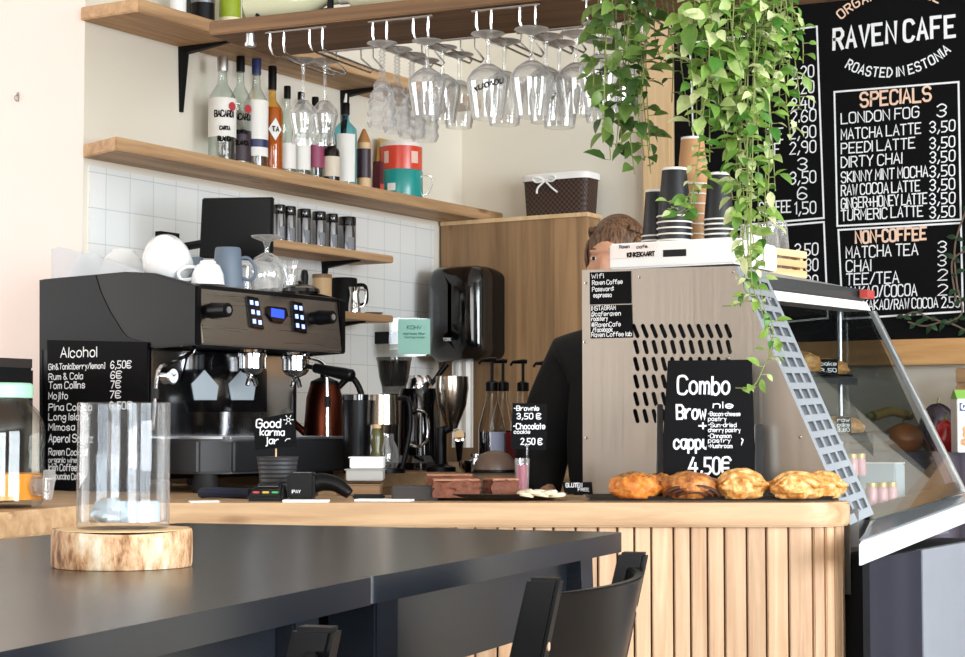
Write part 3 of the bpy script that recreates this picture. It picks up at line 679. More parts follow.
# bottles on the topmost wall shelf and things lying on the hanging shelf
ZU = 2.2983
def upper_bottle(label, px, w, mat, lab=None, Ht=.3, xs=-3.36, cap=M_BLK, liq=None, lz=(.04, .3), name='bottle', cat='bottle', simple=False):
    p = onX(px, 8, xs); d = p.dot(FWD.to_3d()); R = PX(w, d) / 2
    t = thing(name, label, cat, (p.x, p.y, ZU), 0, 'bottles on the topmost shelf')
    if simple: MB().lathe([(0, 0), (R, 0), (R, Ht * .8), (R * .95, Ht * .8), (0, Ht * .8)], (p.x, p.y, ZU), 20).build('tin', mat, t); MB().lathe([(R * 1.04, Ht * .8), (R * 1.04, Ht), (0, Ht)], (p.x, p.y, ZU), 20).build('lid', cap, t); return
    MB().lathe([(0, 0), (R * .9, 0), (R, .01), (R, Ht * .6), (R * .4, Ht * .75), (R * .34, Ht)], (p.x, p.y, ZU), 20).build('glass', mat, t)
    MB().lathe([(0, Ht * .93), (R * .4, Ht * .93), (R * .4, Ht * 1.01), (0, Ht * 1.01)], (p.x, p.y, ZU), 14).build('cap', cap, t)
    if lab: band(R + .0006, ZU + lz[0] * Ht, ZU + lz[1] * Ht, (p.x, p.y), TOCAM(p.x, p.y), 1.5).build('paper_label', lab, t, fix=False)
upper_bottle('white bottle, leftmost on the topmost shelf', 178, 17, M_PORC, None, .28)
upper_bottle('low dark tin with silver lid on the topmost shelf', 203, 24, M_BLK, None, .075, simple=True, cap=metal('tin_lid', '#8a8c92', .3), name='low_tin', cat='tin')
upper_bottle('bright green glass bottle with cream label on the topmost shelf', 230, 22, plain('lime_glass', '#a9c02c', .1, trans=.3), plain('cream_paper', '#e9dfb8', .6), .3, lz=(.0, .14))
upper_bottle('yellow green wine bottle beside the lime bottle on the topmost shelf', 252, 20, plain('wine_glass_green', '#b9c77a', .1, trans=.3), None, .3)
upper_bottle('black bottle in the corner of the topmost shelf', 191, 12, M_BLKG, None, .28, xs=-3.43)

# ------------------------------------------------------------------ hanging glass shelf
HA = math.radians(6); HU = Vector((math.cos(HA), math.sin(HA), 0)); HV = Vector((-math.sin(HA), math.cos(HA), 0)); HO = Vector((-2.84, 3.444, 2.1)); HL, HW, HT = 1.62, .29, .034
HZ = HO.z
hs = thing('hanging_shelf', 'dark wood shelf hung from the ceiling over the bar', 'shelf', HO, HA)
mb = MB(); mb.hexa([HO + HU * a + HV * b + Vector((0, 0, c)) for c in (0, HT) for a, b in ((0, 0), (HL, 0), (HL, HW), (0, HW))]); mb.build('board', M_SHELFX, hs, bevel=.003)
for a in (.12, HL - .12):
    for b in (.03, HW - .03):
        q = HO + HU * a + HV * b
        MB().cyl(q + Vector((0, 0, HT)), (q.x, q.y, ZCEIL), .006, n=8).build('hanging_rod', M_BLKM, hs)
q = HO + HU * .10 + HV * .03; MB().cyl(q - Vector((0, 0, .022)), q, .011, n=12).cyl(q - Vector((0, 0, .03)), q - Vector((0, 0, .022)), .014, n=12).build('steel_hook', M_ALU, hs)
def h_at(px):                      # distance along the shelf's near edge seen at pixel column px
    lo, hi = 0., HL
    for _ in range(40):
        m = (lo + hi) / 2; p = HO + HU * m; x = 482.5 + FPX * p.dot(RIGHT.to_3d()) / p.dot(FWD.to_3d())
        lo, hi = (m, hi) if x < px else (lo, m)
    return lo
RAILZ = HZ - .058
def rack(label, pxs):
    us = [h_at(x) for x in pxs]; o = HO + HU * us[0]
    t = thing('glass_rack', label, 'glass rack', o, HA, 'chrome wire glass racks')
    P = lambda u, v, z: HO + HU * u + HV * v + Vector((0, 0, z - HZ))
    for vv in (.018, HW - .02): MB().tube([P(us[0] - .012, vv, HZ - .004), P(us[-1] + .012, vv, HZ - .004)], .004, 6).build('mounting_bar', M_WIRE, t)
    for u in us:
        mb = MB(); s = .012 if us.index(u) % 2 == 0 else -.012
        mb.tube([P(u, .018, HZ - .006), P(u, .018, RAILZ + .02), P(u + s * .2, .026, RAILZ + .004), P(u + s * .3, .05, RAILZ), P(u + s * .3, HW + .02, RAILZ), P(u + s * .25, HW + .035, RAILZ + .01), P(u, HW - .02, HZ - .03), P(u, HW - .02, HZ - .006)], .0028, 6); mb.build('rail', M_WIRE, t)
    return [( (us[i] + us[i + 1]) / 2) for i in range(0, len(us) - 1, 2)]
S1 = rack('chrome wire glass rack at the left end of the hanging shelf', (264, 278, 304, 317))
S2 = rack('chrome wire glass rack holding the cut crystal flutes', (368, 382, 409, 424))
S3 = rack('chrome wire glass rack in the middle holding large lettered wine glasses', (473, 488, 517, 533))
S4 = rack('chrome wire glass rack half hidden by the trailing leaves', (585, 600, 632, 650))
def glass_at(kind, u, v, label, scale=1.0, print_=False):
    c = HO + HU * u + HV * v; z = RAILZ + .004
    t = thing('wine_glass' if kind != 'flute' else 'champagne_flute', label, 'glass', (c.x, c.y, z), 0, {'flute': 'cut crystal flutes', 'wine': 'hanging wine glasses', 'slim': 'hanging slim glasses'}[kind])
    s = scale
    def L(pr): return [(r * s, -zz * s) for r, zz in pr]
    MB().lathe(L([(0, -.004), (.034, -.001), (.036, .001), (.02, .006), (.006, .012), (0, .012)]), (c.x, c.y, z), 24)  .build('foot', M_GLASS3, t)
    if kind == 'wine':
        MB().lathe(L([(.006, .01), (.0042, .025), (.004, .05), (.007, .066)]), (c.x, c.y, z), 12).build('stem', M_GLASS2, t)
        MB().lathe(L([(0, .064), (.014, .066), (.034, .080), (.0445, .097), (.0445, .106), (.041, .128), (.036, .155), (.032, .18), (.031, .18), (.035, .155), (.04, .128), (.0435, .106), (.0435, .098), (.033, .082), (0, .07)]), (c.x, c.y, z), 28).build('bowl', M_GLASS2, t)
        if print_:
            mb = MB(); a = TOCAM(c.x, c.y); R = .0445
            def mf(x, y):
                aa = a + .1 - (x - .03) / R; return Vector((c.x + R * math.cos(aa) * s, c.y + R * math.sin(aa) * s, z - (.1 + y + x * .3) * s + .0))
            write(mb, "novonx", mf, .015, .066, .003); mb.build('printed_word', M_CHALK, t, flat=True, fix=False)
    elif kind == 'slim':
        MB().lathe(L([(.006, .01), (.0035, .03), (.0035, .08), (.006, .096)]), (c.x, c.y, z), 12).build('stem', M_GLASS2, t)
        MB().lathe(L([(0, .096), (.014, .1), (.031, .12), (.033, .135), (.026, .165), (.023, .178), (.027, .205), (.026, .205), (.022, .178), (.032, .135), (0, .104)]), (c.x, c.y, z), 28).build('bowl', M_GLASS2, t)
    else:
        st = [(.006, .01)]
        for i in range(7): st += [(.0045, .016 + i * .0085), (.0085, .020 + i * .0085)]
        MB().lathe(L(st + [(.006, .078)]), (c.x, c.y, z), 10).build('stem', M_GLASS2, t, ang=10)
        mb = MB(); pr = [(.006, .078)]; 
        for i in range(10): pr.append((.012 + .019 * min(1, i / 5) + (.0038 if i % 2 else 0),   .085 + i * .0112))
        pr += [(.03, .198), (.029, .198), (.029, .12), (0, .09)]
        mb.lathe(L(pr), (c.x, c.y, z), 14); mb.build('cut_crystal_bowl', M_GLASS2, t, ang=5)
    return t
glass_at('slim', S1[0] + .012, .12, 'slim curved glass hung on the left rack, nearest the left end'); glass_at('slim', S1[0] + .055, .15, 'slim curved glass hung on the left rack, right of its twin')
for i, v in enumerate((.03, .105, .18, .25)):
    glass_at('flute', S2[0], v, ('nearest cut crystal flute on the second rack', 'second nearest cut crystal flute on the second rack', 'third nearest cut crystal flute on the second rack', 'farthest cut crystal flute on the second rack')[i])
for i, v in enumerate((.05, .13, .22)):
    glass_at('wine', S2[1], v, ('nearest plain wine glass beside the crystal flutes', 'middle plain wine glass beside the crystal flutes', 'farthest plain wine glass beside the crystal flutes')[i], .98)
for i, v in enumerate((.04, .13)): glass_at('wine', S3[0], v, ('large wine glass with dark printed word, left of the middle rack', 'wine glass behind the lettered one on the left of the middle rack')[i], 1.08, i == 0)
for i, v in enumerate((.04, .12, .2)): glass_at('wine', S3[1], v, ('nearest wine glass on the right of the middle rack', 'second wine glass on the right of the middle rack', 'third wine glass on the right of the middle rack, with dark print')[i], 1.1, i == 2)
u5 = h_at(559)
for i, v in enumerate((.06, .16)): glass_at('wine', (S3[1] + S4[0]) / 2 - .005 + .02 * i, v + .06, ('wine glass hung between the middle rack and the leafy rack', 'farther wine glass hung between the middle rack and the leafy rack')[i], 1.05)
for i, v in enumerate((.05, .15)): glass_at('wine', S4[0], v, ('wine glass with dark print half behind the trailing leaves', 'wine glass deep behind the trailing leaves')[i], 1.05, i == 0)
# lying bottles on top of the hanging shelf
for i, (px, col, lab) in enumerate(((272, '#d9d9b8', 'pale bottle lying on the left of the hanging shelf'), (380, '#d8d4b8', 'yellowish bottle lying on the right half of the hanging shelf'))):
    u = h_at(px); a = HO + HU * (u - .1) + HV * .05 + Vector((0, 0, HT + .0405)); b = HO + HU * (u + .12) + HV * .07 + Vector((0, 0, HT + .0405))
    M = (b - a).to_track_quat('Z', 'Y').to_matrix()
    t = thing('lying_bottle', lab, 'bottle', a, 0, 'bottles lying on the hanging shelf')
    MB().lathe([(0, 0), (.038, 0), (.04, .008), (.04, .16), (.016, .2), (.014, .26), (0, .26)], a, 20, M).build('glass', plain('pale_wine%d' % i, col, .12, trans=.2), t)
    MB().lathe([(0, .24), (.0165, .24), (.0165, .275), (0, .275)], a, 14, M).build('cap', M_LABEL, t)
u = h_at(318); c = HO + HU * u + HV * .05 + Vector((0, 0, HT + .0005))
t = thing('corkscrew_stand', 'small dark metal stand on the left of the hanging shelf', 'stand', c)
MB().lathe([(0, 0), (.03, 0), (.03, .006), (.008, .012), (.006, .1), (.014, .11), (0, .12)], c, 16).build('post', M_BLKM, t)
MB().tube([c + Vector((0, 0, .1)), c + HU * .05 + Vector((0, 0, .06)), c + HU * .07 + Vector((0, 0, .008))], .006, 8, sub=4).build('arm', M_BLKM, t)

# ------------------------------------------------------------------ canisters, jug, screen on the short shelves
ZA1 = 1.7145
places = ('nearest, half behind the black screen', 'second from the black screen', 'third from the black screen', 'fourth from the black screen', 'fifth from the black screen', 'widest, at the far end')
for i, (px, w) in enumerate(((279, 13), (289, 14), (304, 14), (319, 14), (332, 12), (347, 18))):
    p = onX(px, 225, -3.40 if i != 5 else -3.41); d = p.dot(FWD.to_3d()); R = PX(w, d) / 2
    t = thing('spice_canister', 'steel spice canister in the shelf row, ' + places[i], 'canister', (p.x, p.y, ZA1), 0, 'spice canisters on the short shelf')
    MB().lathe([(0, 0), (R, 0), (R, .085), (R * .95, .088), (0, .088)], (p.x, p.y, ZA1), 20).build('body', metal('canister_steel', '#9a9ca2', .16, 'Z', .06), t)
    MB().lathe([(R * .96, .088), (R * 1.02, .09), (R * 1.02, .112), (R * .96, .116), (0, .116)], (p.x, p.y, ZA1), 20).build('lid', M_BLKG, t)
    band(R + .0006, ZA1 + .01, ZA1 + .05, (p.x, p.y), TOCAM(p.x, p.y) + .55, .4).build('paper_label', plain('steel_label', '#7c7f86', .5), t, fix=False)
ZB1 = 1.5205
p = onX(344, 300, -3.40); d = p.dot(FWD.to_3d()); R = .042
t = thing('black_jug', 'big matt black jug with handle on the lowest short shelf', 'jug', (p.x, p.y, ZB1))
MB().lathe([(0, 0), (R, 0), (R, .108), (R * .93, .112), (R * .9, .1), (R * .9, .01), (0, .01)], (p.x, p.y, ZB1), 24).build('body', M_BLKM, t)
c = Vector((p.x, p.y, ZB1)); q = RIGHT.to_3d()
MB().tube([c + q * R * .97 + Vector((0, 0, .09)), c + q * (R + .026) + Vector((0, 0, .085)), c + q * (R + .028) + Vector((0, 0, .035)), c + q * R * .97 + Vector((0, 0, .025))], .006, 8, sub=4).build('handle', M_BLKM, t)
p = onX(354, 300, -3.35); R = .021
t = thing('steel_pitcher', 'small steel milk pitcher in front of the black jug', 'pitcher', (p.x, p.y, ZB1))
MB().lathe([(0, 0), (R, 0), (R, .02), (R * .72, .055), (R * .95, .08), (R * .88, .08), (R * .65, .055), (R * .9, .022), (0, .004)], (p.x, p.y, ZB1), 24).build('body', M_CHROME, t)
c = Vector((p.x, p.y, ZB1)); MB().tube([c + q * R * .8 + Vector((0, 0, .072)), c + q * (R + .016) + Vector((0, 0, .068)), c + q * (R + .012) + Vector((0, 0, .025)), c + q * R * .97 + Vector((0, 0, .018))], .003, 8, sub=4).build('handle', M_CHROME, t)
p = onX(322, 300, -3.38)
t = thing('wooden_canister', 'pale wooden canister left of the black jug', 'canister', (p.x, p.y, ZB1))
MB().lathe([(0, 0), (.03, 0), (.03, .1), (0, .1)], (p.x, p.y, ZB1), 20).build('body', M_LIGHTWOOD, t)
MB().lathe([(.031, .1), (.031, .112), (0, .114)], (p.x, p.y, ZB1), 20).build('lid', M_OAK, t)
p = onX(374, 312, -3.37)
t = thing('metal_dish', 'small flat metal dish at the end of the lowest shelf', 'dish', (p.x, p.y, ZB1))
MB().lathe([(0, 0), (.022, 0), (.03, .008), (.028, .008), (0, .003)], (p.x, p.y, ZB1), 24).build('dish', M_ALU, t)
# order screen on a wall arm
d = 4.98; a = Board((*XY(236, d), ZA(230, d)), (CA, SA - .12, 0), (.0, -.1, 1))
P = [a.at(*q) for q in ((199, 258), (272, 262), (273, 197), (202, 198))]
cc = sum(P, Vector()) / 4
t = thing('order_screen', 'black flat order screen on the wall in front of the canisters', 'screen', cc)
MB().extr(P, -a.N * .018).build('casing', M_BLKM, t, bevel=.003)
P2 = [cc + (p - cc) * .94 + a.N * .0012 for p in P]; MB().extr(P2, -a.N * .001).build('display', plain('screen_black', '#040405', .25, spec=.15), t)
MB().tube([cc - a.N * .018, cc - a.N * .06 + Vector((0, .0, -.02)), Vector((WX + .02, cc.y + .12, cc.z - .03))], .012, 8).box(WX + .0085, WX + .03, cc.y + .08, cc.y + .16, cc.z - .08, cc.z + .02).build('wall_arm', M_BLKM, t)

# ------------------------------------------------------------------ espresso machine
YM0, YM1, XF, XR, XC = 3.40, 4.015, -2.835, -3.335, -2.995
em = thing('espresso_machine', 'large black and steel two-group espresso machine on the bar', 'coffee machine', (-3.1, 3.7, ZC))
side = [(XR, 1.03), (XC, 1.03), (XC, 1.345), (XF, 1.352), (XF, 1.492), (-2.88, 1.505), (-2.97, 1.528), (-3.06, 1.535), (XR, 1.528)]
for y0, y1, nm in ((YM0, YM0 + .022, 'side_panel'), (YM1 - .022, YM1, 'side_panel')):
    MB().extr([(x, y0, z) for x, z in side], (0, y1 - y0, 0)).build(nm, M_BLK, em, bevel=.003)
pl = [onY(x, y, YM0) for x, y in ((40, 280), (96, 275), (101, 292), (110, 311), (123, 332), (128, 337), (146, 343), (146, 352), (43, 350), (42, 478), (40, 478))]
MB().extr([(p.x, YM0 - .002, p.z) for p in pl], (0, .0019, 0)).build('side_cover', plain('charcoal_plastic', '#151618', .5, spec=.2), em)
MB().box(XR + .005, XC, YM0 + .022, YM1 - .022, 1.03, 1.345).build('rear_housing', M_BLK, em)
MB().box(XR + .005, XF - .012, YM0 + .022, YM1 - .022, 1.352, 1.497).build('upper_housing', M_BLKM, em)
mb = MB(); mb.hexa([(XF - .012, YM0 + .022, 1.353), (XF + .004, YM0 + .022, 1.353), (XF + .004, YM1 - .022, 1.353), (XF - .012, YM1 - .022, 1.353), (XF - .03, YM0 + .022, 1.49), (XF - .012, YM0 + .022, 1.49), (XF - .012, YM1 - .022, 1.49), (XF - .03, YM1 - .022, 1.49)])
mb.build('front_panel', M_STEELX, em, bevel=.003)
MB().box(XR + .01, XF - .02, YM0 + .023, YM1 - .023, 1.4975, 1.5).build('cup_tray', M_STEELX, em)
fp = Board((XF + .0045, 0, 1.353), (0, 1, 0), (-.116, 0, 1))
def panel_quad(name, pts, mat, t=.006, bev=.002):
    q = [fp.at(*p) + fp.N * t for p in pts]; return MB().extr(q, -fp.N * t).build(name, mat, em, bevel=bev)
M_BTN = glow('blue_button_light', '#9fb7ff', 1.4); M_LCD = glow('blue_display_light', '#2b4bd8', .9)
for kp, dots in ((((245, 296), (257, 298), (263, 330), (249, 327)), 0), (((290, 301), (301, 303), (306, 334), (292, 331)), 1)):
    o = panel_quad('keypad', kp, M_BLKG)
    for r in range(3):
        for c in range(2):
            a = Vector(kp[0]).lerp(Vector(kp[3]), .2 + r * .3); b = Vector(kp[1]).lerp(Vector(kp[2]), .2 + r * .3); m = a.lerp(b, .3 + .42 * c)
            q = fp.at(m.x, m.y) + fp.N * .0062; MB().extr([q + fp.R * x + fp.U * y for x, y in ((-.006, -.0055), (.006, -.0055), (.006, .0055), (-.006, .0055))], fp.N * .001).build('button', M_BTN, o)
o = panel_quad('display_bezel', ((266, 306), (285, 308), (287, 316), (281, 324), (271, 322), (265, 314)), M_BLKG)
q = [fp.at(*p) + fp.N * .0075 for p in ((269, 308.5), (282, 310.5), (282, 319), (269, 317))]; MB().extr(q, -fp.N * .001).build('display', M_LCD, o)
for (px, py), L in (((205, 311), .075), ((312, 318), .07)):
    c = fp.at(px, py); k = MB(); k.cyl(c, c + Vector((.02, 0, 0)), .016, .018, 20).cyl(c + Vector((.02, 0, 0)), c + Vector((L, -.004, 0)), .0205, .0175, 10); o = k.build('steam_knob', M_BLK, em, bevel=.002)
    MB().cyl(c + Vector((L, -.004, 0)), c + Vector((L + .002, -.004, 0)), .008, n=14).build('knob_badge', M_ALU, o)
MB().box(XC, XC + .004, YM0 + .022, YM1 - .022, 1.13, 1.346).build('splash_panel', metal('mirror_panel', '#b7b9bd', .1, 'Z', .06), em)
# drip tray, grate, feet
mb = MB(); mb.prism([(XC, YM0 + .03), (-2.85, YM0 + .03), (-2.79, YM0 + .09), (-2.785, YM1 - .0), (XC, YM1 - .0)], 1.045, 1.128); mb.build('drip_tray', plain('tray_black', '#1b1c1f', .42), em, bevel=.006)
mb = MB()
for i in range(26): y = YM0 + .06 + i * .0212; mb.box(XC + .01, -2.80, y, y + .009, 1.1285, 1.134)
mb.box(XC + .005, XC + .012, YM0 + .05, YM1 - .02, 1.1282, 1.1335).box(-2.805, -2.798, YM0 + .09, YM1 - .02, 1.1282, 1.1335); mb.build('drip_grate', M_ALU, em)
for x in (XR + .06, -2.86):
    for y in (YM0 + .07, YM1 - .07): MB().lathe([(0, 0), (.03, 0), (.033, .01), (.028, .046), (0, .046)], (x, y, ZC), 20).build('foot', M_RUBBER, em)
# groups
for px, handle in ((252, False), (296, True)):
    c = onX(px, 346, -2.90); y = c.y; x = -2.90
    g = MB(); g.lathe([(0, 1.3515), (.036, 1.3515), (.034, 1.345), (.038, 1.342), (.038, 1.334), (0, 1.334)], (x, y, 0), 28); o = g.build('group_head', M_CHROME, em)
    mb = MB(); mb.lathe([(0, 1.3335), (.035, 1.3335), (.035, 1.305), (.026, 1.294), (.01, 1.287), (0, 1.287)], (x, y, 0), 28)
    mb.tube([(x, y, 1.288), (x, y - .012, 1.277), (x, y - .018, 1.262)], .006, 8).tube([(x, y, 1.288), (x, y + .012, 1.277), (x, y + .018, 1.262)], .006, 8)
    if handle:
        pf = mb.build('portafilter', M_CHROME, em)
        h0 = Vector((x + .032, y, 1.316)); h1 = Vector((x + .18, y + .002, 1.288)); e = (h1 - h0)
        MB().tube([h0, h0 + e * .16, h0 + e * .2, h0 + e * .45, h0 + e * .8, h0 + e * .97, h1], [.006, .006, .0125, .0135, .0165, .0165, .012], 12).build('handle', M_BLK, pf)
    else: mb.build('portafilter', M_CHROME, em)
# shield-shaped reflections in the splash panel, modelled as grey plates on black
for px in (204, 241):
    w = 14
    q = [onX(px + a, b, XC + .009) for a, b in ((-13, 384), (0, 370), (14, 386), (12, 400), (-10, 400))]
    blk = [onX(px + a, b, XC + .0045) for a, b in ((-16, 352), (17, 352), (25, 372), (25, 412), (-16, 412), (-24, 388))]
    o = MB().extr(blk, (.0035, 0, 0)).build('dark_reflection_plate', M_BLKG, em)
    MB().extr(q, (.002, 0, 0)).build('grey_reflection_plate', plain('reflection_grey', '#a9b2b8', .4), o)
c = onX(169, 376, XC + .004); M = Matrix.Rotation(PI / 2, 3, 'Y')
o = MB().lathe([(0, 0), (.02, 0), (.021, .012), (.018, .014), (0, .014)], c, 24, M).build('pressure_gauge', M_CHROME, em)
MB().lathe([(0, .0141), (.0175, .0141), (.0175, .0146), (0, .0146)], c, 24, M).build('dial', M_CARD, o)
k = c + Vector((.0152, 0, 0)); MB().extr([k + Vector((0, -.009, .007)), k + Vector((0, 0, -.002)), k + Vector((0, .011, .006)), k + Vector((0, 0, .002))], (.0005, 0, 0)).build('needle', M_BLK, o)
def wand(pts, tag_z):
    o = MB().tube(pts, .005, 8, sub=5).build('steam_wand', M_CHROME, em); p = Vector(pts[-2]); q = Vector(pts[-1])
    MB().cyl(p.lerp(q, .1), p.lerp(q, .34), .0085, n=12).build('grip', M_RUBBER, o); MB().cyl(q, q + (q - p).normalized() * .012, .0062, .004, 10).build('tip', M_CHROME, o)
f = lambda px, py, x: tuple(onX(px, py, x))
wand([f(195, 345, -2.88), f(190, 354, -2.87), f(172, 362, -2.86), f(160, 368, -2.85), f(156, 385, -2.85), f(153, 425, -2.85)], 0)
wand([f(300, 346, -2.88), f(306, 356, -2.86), f(320, 361, -2.84), f(326, 370, -2.83), f(327.5, 392, -2.825), f(328, 437, -2.82)], 0)
# smoked guard rail round the cups
mb = MB(); q = [onY(x, y, YM0 + .012) for x, y in ((52, 249), (60, 247), (110, 259), (147, 274), (146, 279), (52, 280))]
mb.extr([(p.x, YM0 + .01, max(p.z, 1.5285)) for p in q], (0, .004, 0)); mb.build('smoked_guard', M_SMOKE, em)

# cups on the machine
ZM = 1.5003
def cup(label, px, d, R, H, mat, tilt=None, handle=None, name='coffee_cup', grp='white cups on the coffee machine', z=ZM, prof=None):
    x, y = XY(px, d); t = thing(name, label, 'cup', (x, y, z), 0, grp); M = Matrix.Identity(3)
    pr = prof or [(0, H), (R * .45, H), (R * .5, H - .006), (R * .72, H * .8), (R * .92, H * .45), (R, 0), (R * .96, 0), (R * .88, H * .45), (R * .66, H * .78), (0, H - .008)]
    off = Vector((0, 0, 0))
    if tilt:
        M = Matrix.Rotation(tilt[1], 3, Vector((math.cos(tilt[0]), math.sin(tilt[0]), 0)))
        off = Vector((0, 0, -min((M @ Vector((r * math.cos(a), r * math.sin(a), zz))).z for r, zz in pr for a in [2 * PI * i / 24 for i in range(24)])))
    MB().lathe(pr, Vector((x, y, z)) + off, 28, M).build('bowl', mat, t)
    if handle is not None:
        h = Vector((math.cos(handle), math.sin(handle), 0)); o = Vector((x, y, z)) + off
        P = [o + M @ (h * R * .93 + Vector((0, 0, H * .25))), o + M @ (h * (R + .022) + Vector((0, 0, H * .22))), o + M @ (h * (R + .03) + Vector((0, 0, H * .5))), o + M @ (h * (R * .78 + .02) + Vector((0, 0, H * .75))), o + M @ (h * R * .72 + Vector((0, 0, H * .74)))]
        MB().tube(P, .0045, 8, sub=4).build('handle', mat, t)
    return t
HR = math.atan2(SA, CA)
cup('largest white cup, tipped on its side in the middle of the machine top', 167, 4.52, .062, .085, M_PORC, (YAW, 1.0), None)
cup('small white cup turned over in front of the blue grey mug', 207, 4.46, .041, .058, M_PORC, None, HR + PI)
cup('white cup upside down behind the smoked guard, second from the left', 121, 4.68, .064, .098, M_PORC, (YAW, -.12), None)
cup('white cup upside down behind the smoked guard, nearest the wall', 88, 4.70, .058, .095, M_PORC, None, None)
cup('white cup turned over at the back of the machine between two white cups', 143, 4.85, .045, .09, M_PORC, None, None)
mug = lambda R, H: [(0, H), (R * .72, H), (R * .78, H - .005), (R * .86, H * .55), (R, 0), (R * .94, 0), (R * .8, H * .55), (R * .7, H - .01), (0, H - .012)]
cup('tall blue grey stoneware mug upside down, nearest the front of the machine', 227, 4.58, .041, .1, M_MUG, None, HR - .15, 'stoneware_mug', 'blue grey mugs on the coffee machine', prof=mug(.041, .102))
cup('blue grey stoneware mug at the back, behind the small white cup', 192, 4.82, .034, .1, M_MUG, None, HR + .5, 'stoneware_mug', 'blue grey mugs on the coffee machine', prof=mug(.034, .1))
x, y = XY(266, 4.66); t = thing('goblet', 'upside-down clear glass goblet between mug and forks', 'glass', (x, y, ZM))
MB().lathe([(.036, 0), (.046, .035), (.045, .06), (.03, .085), (.012, .096), (0, .098), (0, .093), (.028, .08), (.042, .058), (.043, .035), (.034, 0)], (x, y, ZM), 28).build('bowl', M_GLASS2, t)
MB().lathe([(.006, .096), (.005, .11), (.01, .125), (.038, .136), (.04, .14), (.03, .14), (0, .128)], (x, y, ZM), 24).build('foot', M_GLASS2, t)
x, y = XY(244, 4.72); t = thing('tumbler', 'small clear tumbler between blue grey mug and goblet', 'glass', (x, y, ZM))
MB().lathe([(.022, 0), (.024, .07), (0, .072), (0, .068), (.022, .066), (.02, 0)], (x, y, ZM), 20).build('tumbler', M_GLASS2, t)
x, y = XY(289, 4.72); t = thing('fork_glass', 'small glass holding little forks on the machine top', 'glass', (x, y, ZM))
MB().lathe([(0, .002), (.018, .002), (.02, .045), (.0185, .045), (.017, .006), (0, .006)], (x, y, ZM), 18).build('glass', M_GLASS2, t)
for k in range(3):
    a = 2.1 * k; c = Vector((x, y, ZM + .008)); e = Vector((x + .014 * math.cos(a), y + .014 * math.sin(a), ZM + .062)); dr = (e - c).normalized(); sd = RIGHT.to_3d()
    t = thing('small_fork', ('little steel fork leaning left in the fork glass', 'little steel fork leaning back in the fork glass', 'little steel fork leaning right in the fork glass')[k], 'fork', c, 0, 'forks in the small glass')
    MB().tube([c, e], .0016, 6).obox(e + dr * .004, sd * .006, sd.cross(dr) * .0008, dr * .004).build('handle', M_ALU, t)
    mb = MB()
    for q in (-1, 0, 1): mb.tube([e + sd * .005 * q + dr * .006, e + sd * .0055 * q + dr * .022], .001, 5)
    mb.build('tines', M_ALU, t)
x, y = XY(311, 4.95); t = thing('black_spoon', 'dark rounded spoon standing behind the machine front', 'spoon', (x, y, ZM - .0)); y = min(y, YM1 - .04); t.location = (x, y, ZM)
MB().lathe([(0, 0), (.012, 0), (.012, .02), (.009, .03), (.011, .06), (.008, .075), (0, .078)], (x, y, ZM), 14).build('handle', M_BLK, t)
MB().lathe([(.02, 0), (.02, .004), (0, .004)], (x, y, ZM), 14).build('base', M_BLK, t)
x, y = XY(300, 4.7); t = thing('serving_dome', 'low domed black lid on the machine beside the forks', 'lid', (x, y, ZM))
MB().lathe([(.05, 0), (.048, .008), (.03, .018), (0, .022), (0, 0)], (x, y, ZM), 28).build('dome', M_BLKG, t)
MB().lathe([(0, .021), (.006, .022), (.008, .028), (0, .031)], (x, y, ZM), 14).build('knob', M_BLKG, t)

# alcohol price board leaning on the machine side
yb = YM0 - .009
ab = Board((0, yb, 1.2), (1, 0, 0), (0, .015, 1))
t = thing('alcohol_board', 'black board headed Alcohol with chalked drinks and prices', 'price board', (-3.2, yb, ZC))
q = [ab.at(*p) for p in ((50, 494), (148, 494), (147, 342), (47, 340))]
for p in q[:2]: p.z = max(p.z, ZC + .001)
MB().extr(q, -ab.N * .003).build('board', M_CHALK, t)
mb = MB()
ab.text(mb, "Alcohol", 61, 357.5, 97, 9.5, .13)
for s, x1, yy, h in (("Gin&Tonic[berry/lemon]", 105, 369.6, 5.5), ("Rum & Cola", 83, 379.7, 6), ("Tom Collins", 85, 388.6, 6.5), ("Mojito", 68, 399, 6.5), ("Pina Colada", 92, 410.5, 6.5), ("Long Island", 88, 420, 6.5),
    ("Mimosa", 75, 430.3, 6.5), ("Aperol Spritz", 93, 442, 7.5), ("Raven Cocktail", 88, 455, 6.5), ("organic wine", 77, 462.3, 5), ("Irish Coffee", 77, 470.5, 6.5), ("cappuccino Coffee", 86, 479, 6)):
    ab.text(mb, s, 49, yy, x1, h, .15)
for s, x0, x1, yy in (("6,50€", 111, 131.5, 368.4), ("6€", 111, 122, 378.4), ("7€", 111, 121, 388), ("7€", 110, 121, 398), ("6,50€", 110, 132, 409)): ab.text(mb, s, x0, yy, x1, 7, .15)
mb.build('lettering', M_CHALKW, t, flat=True, fix=False)
# dark appliance behind the juice jar
t = thing('black_grinder_box', 'black box appliance with ribbed top edge behind the juice dispenser', 'appliance', (-3.5, 3.1, ZC))
MB().box(-3.85, -3.245, 3.0, 3.29, ZC, 1.30).build('casing', M_BLKM, t, bevel=.006)
mb = MB(); mb.box(-3.85, -3.25, 3.004, 3.286, 1.30, 1.322)
for i in range(40): mb.box(-3.848 + i * .015, -3.840 + i * .015, 3.0, 3.005, 1.303, 1.32)
mb.build('ribbed_rim', plain('brown_black', '#2c2522', .5), t)

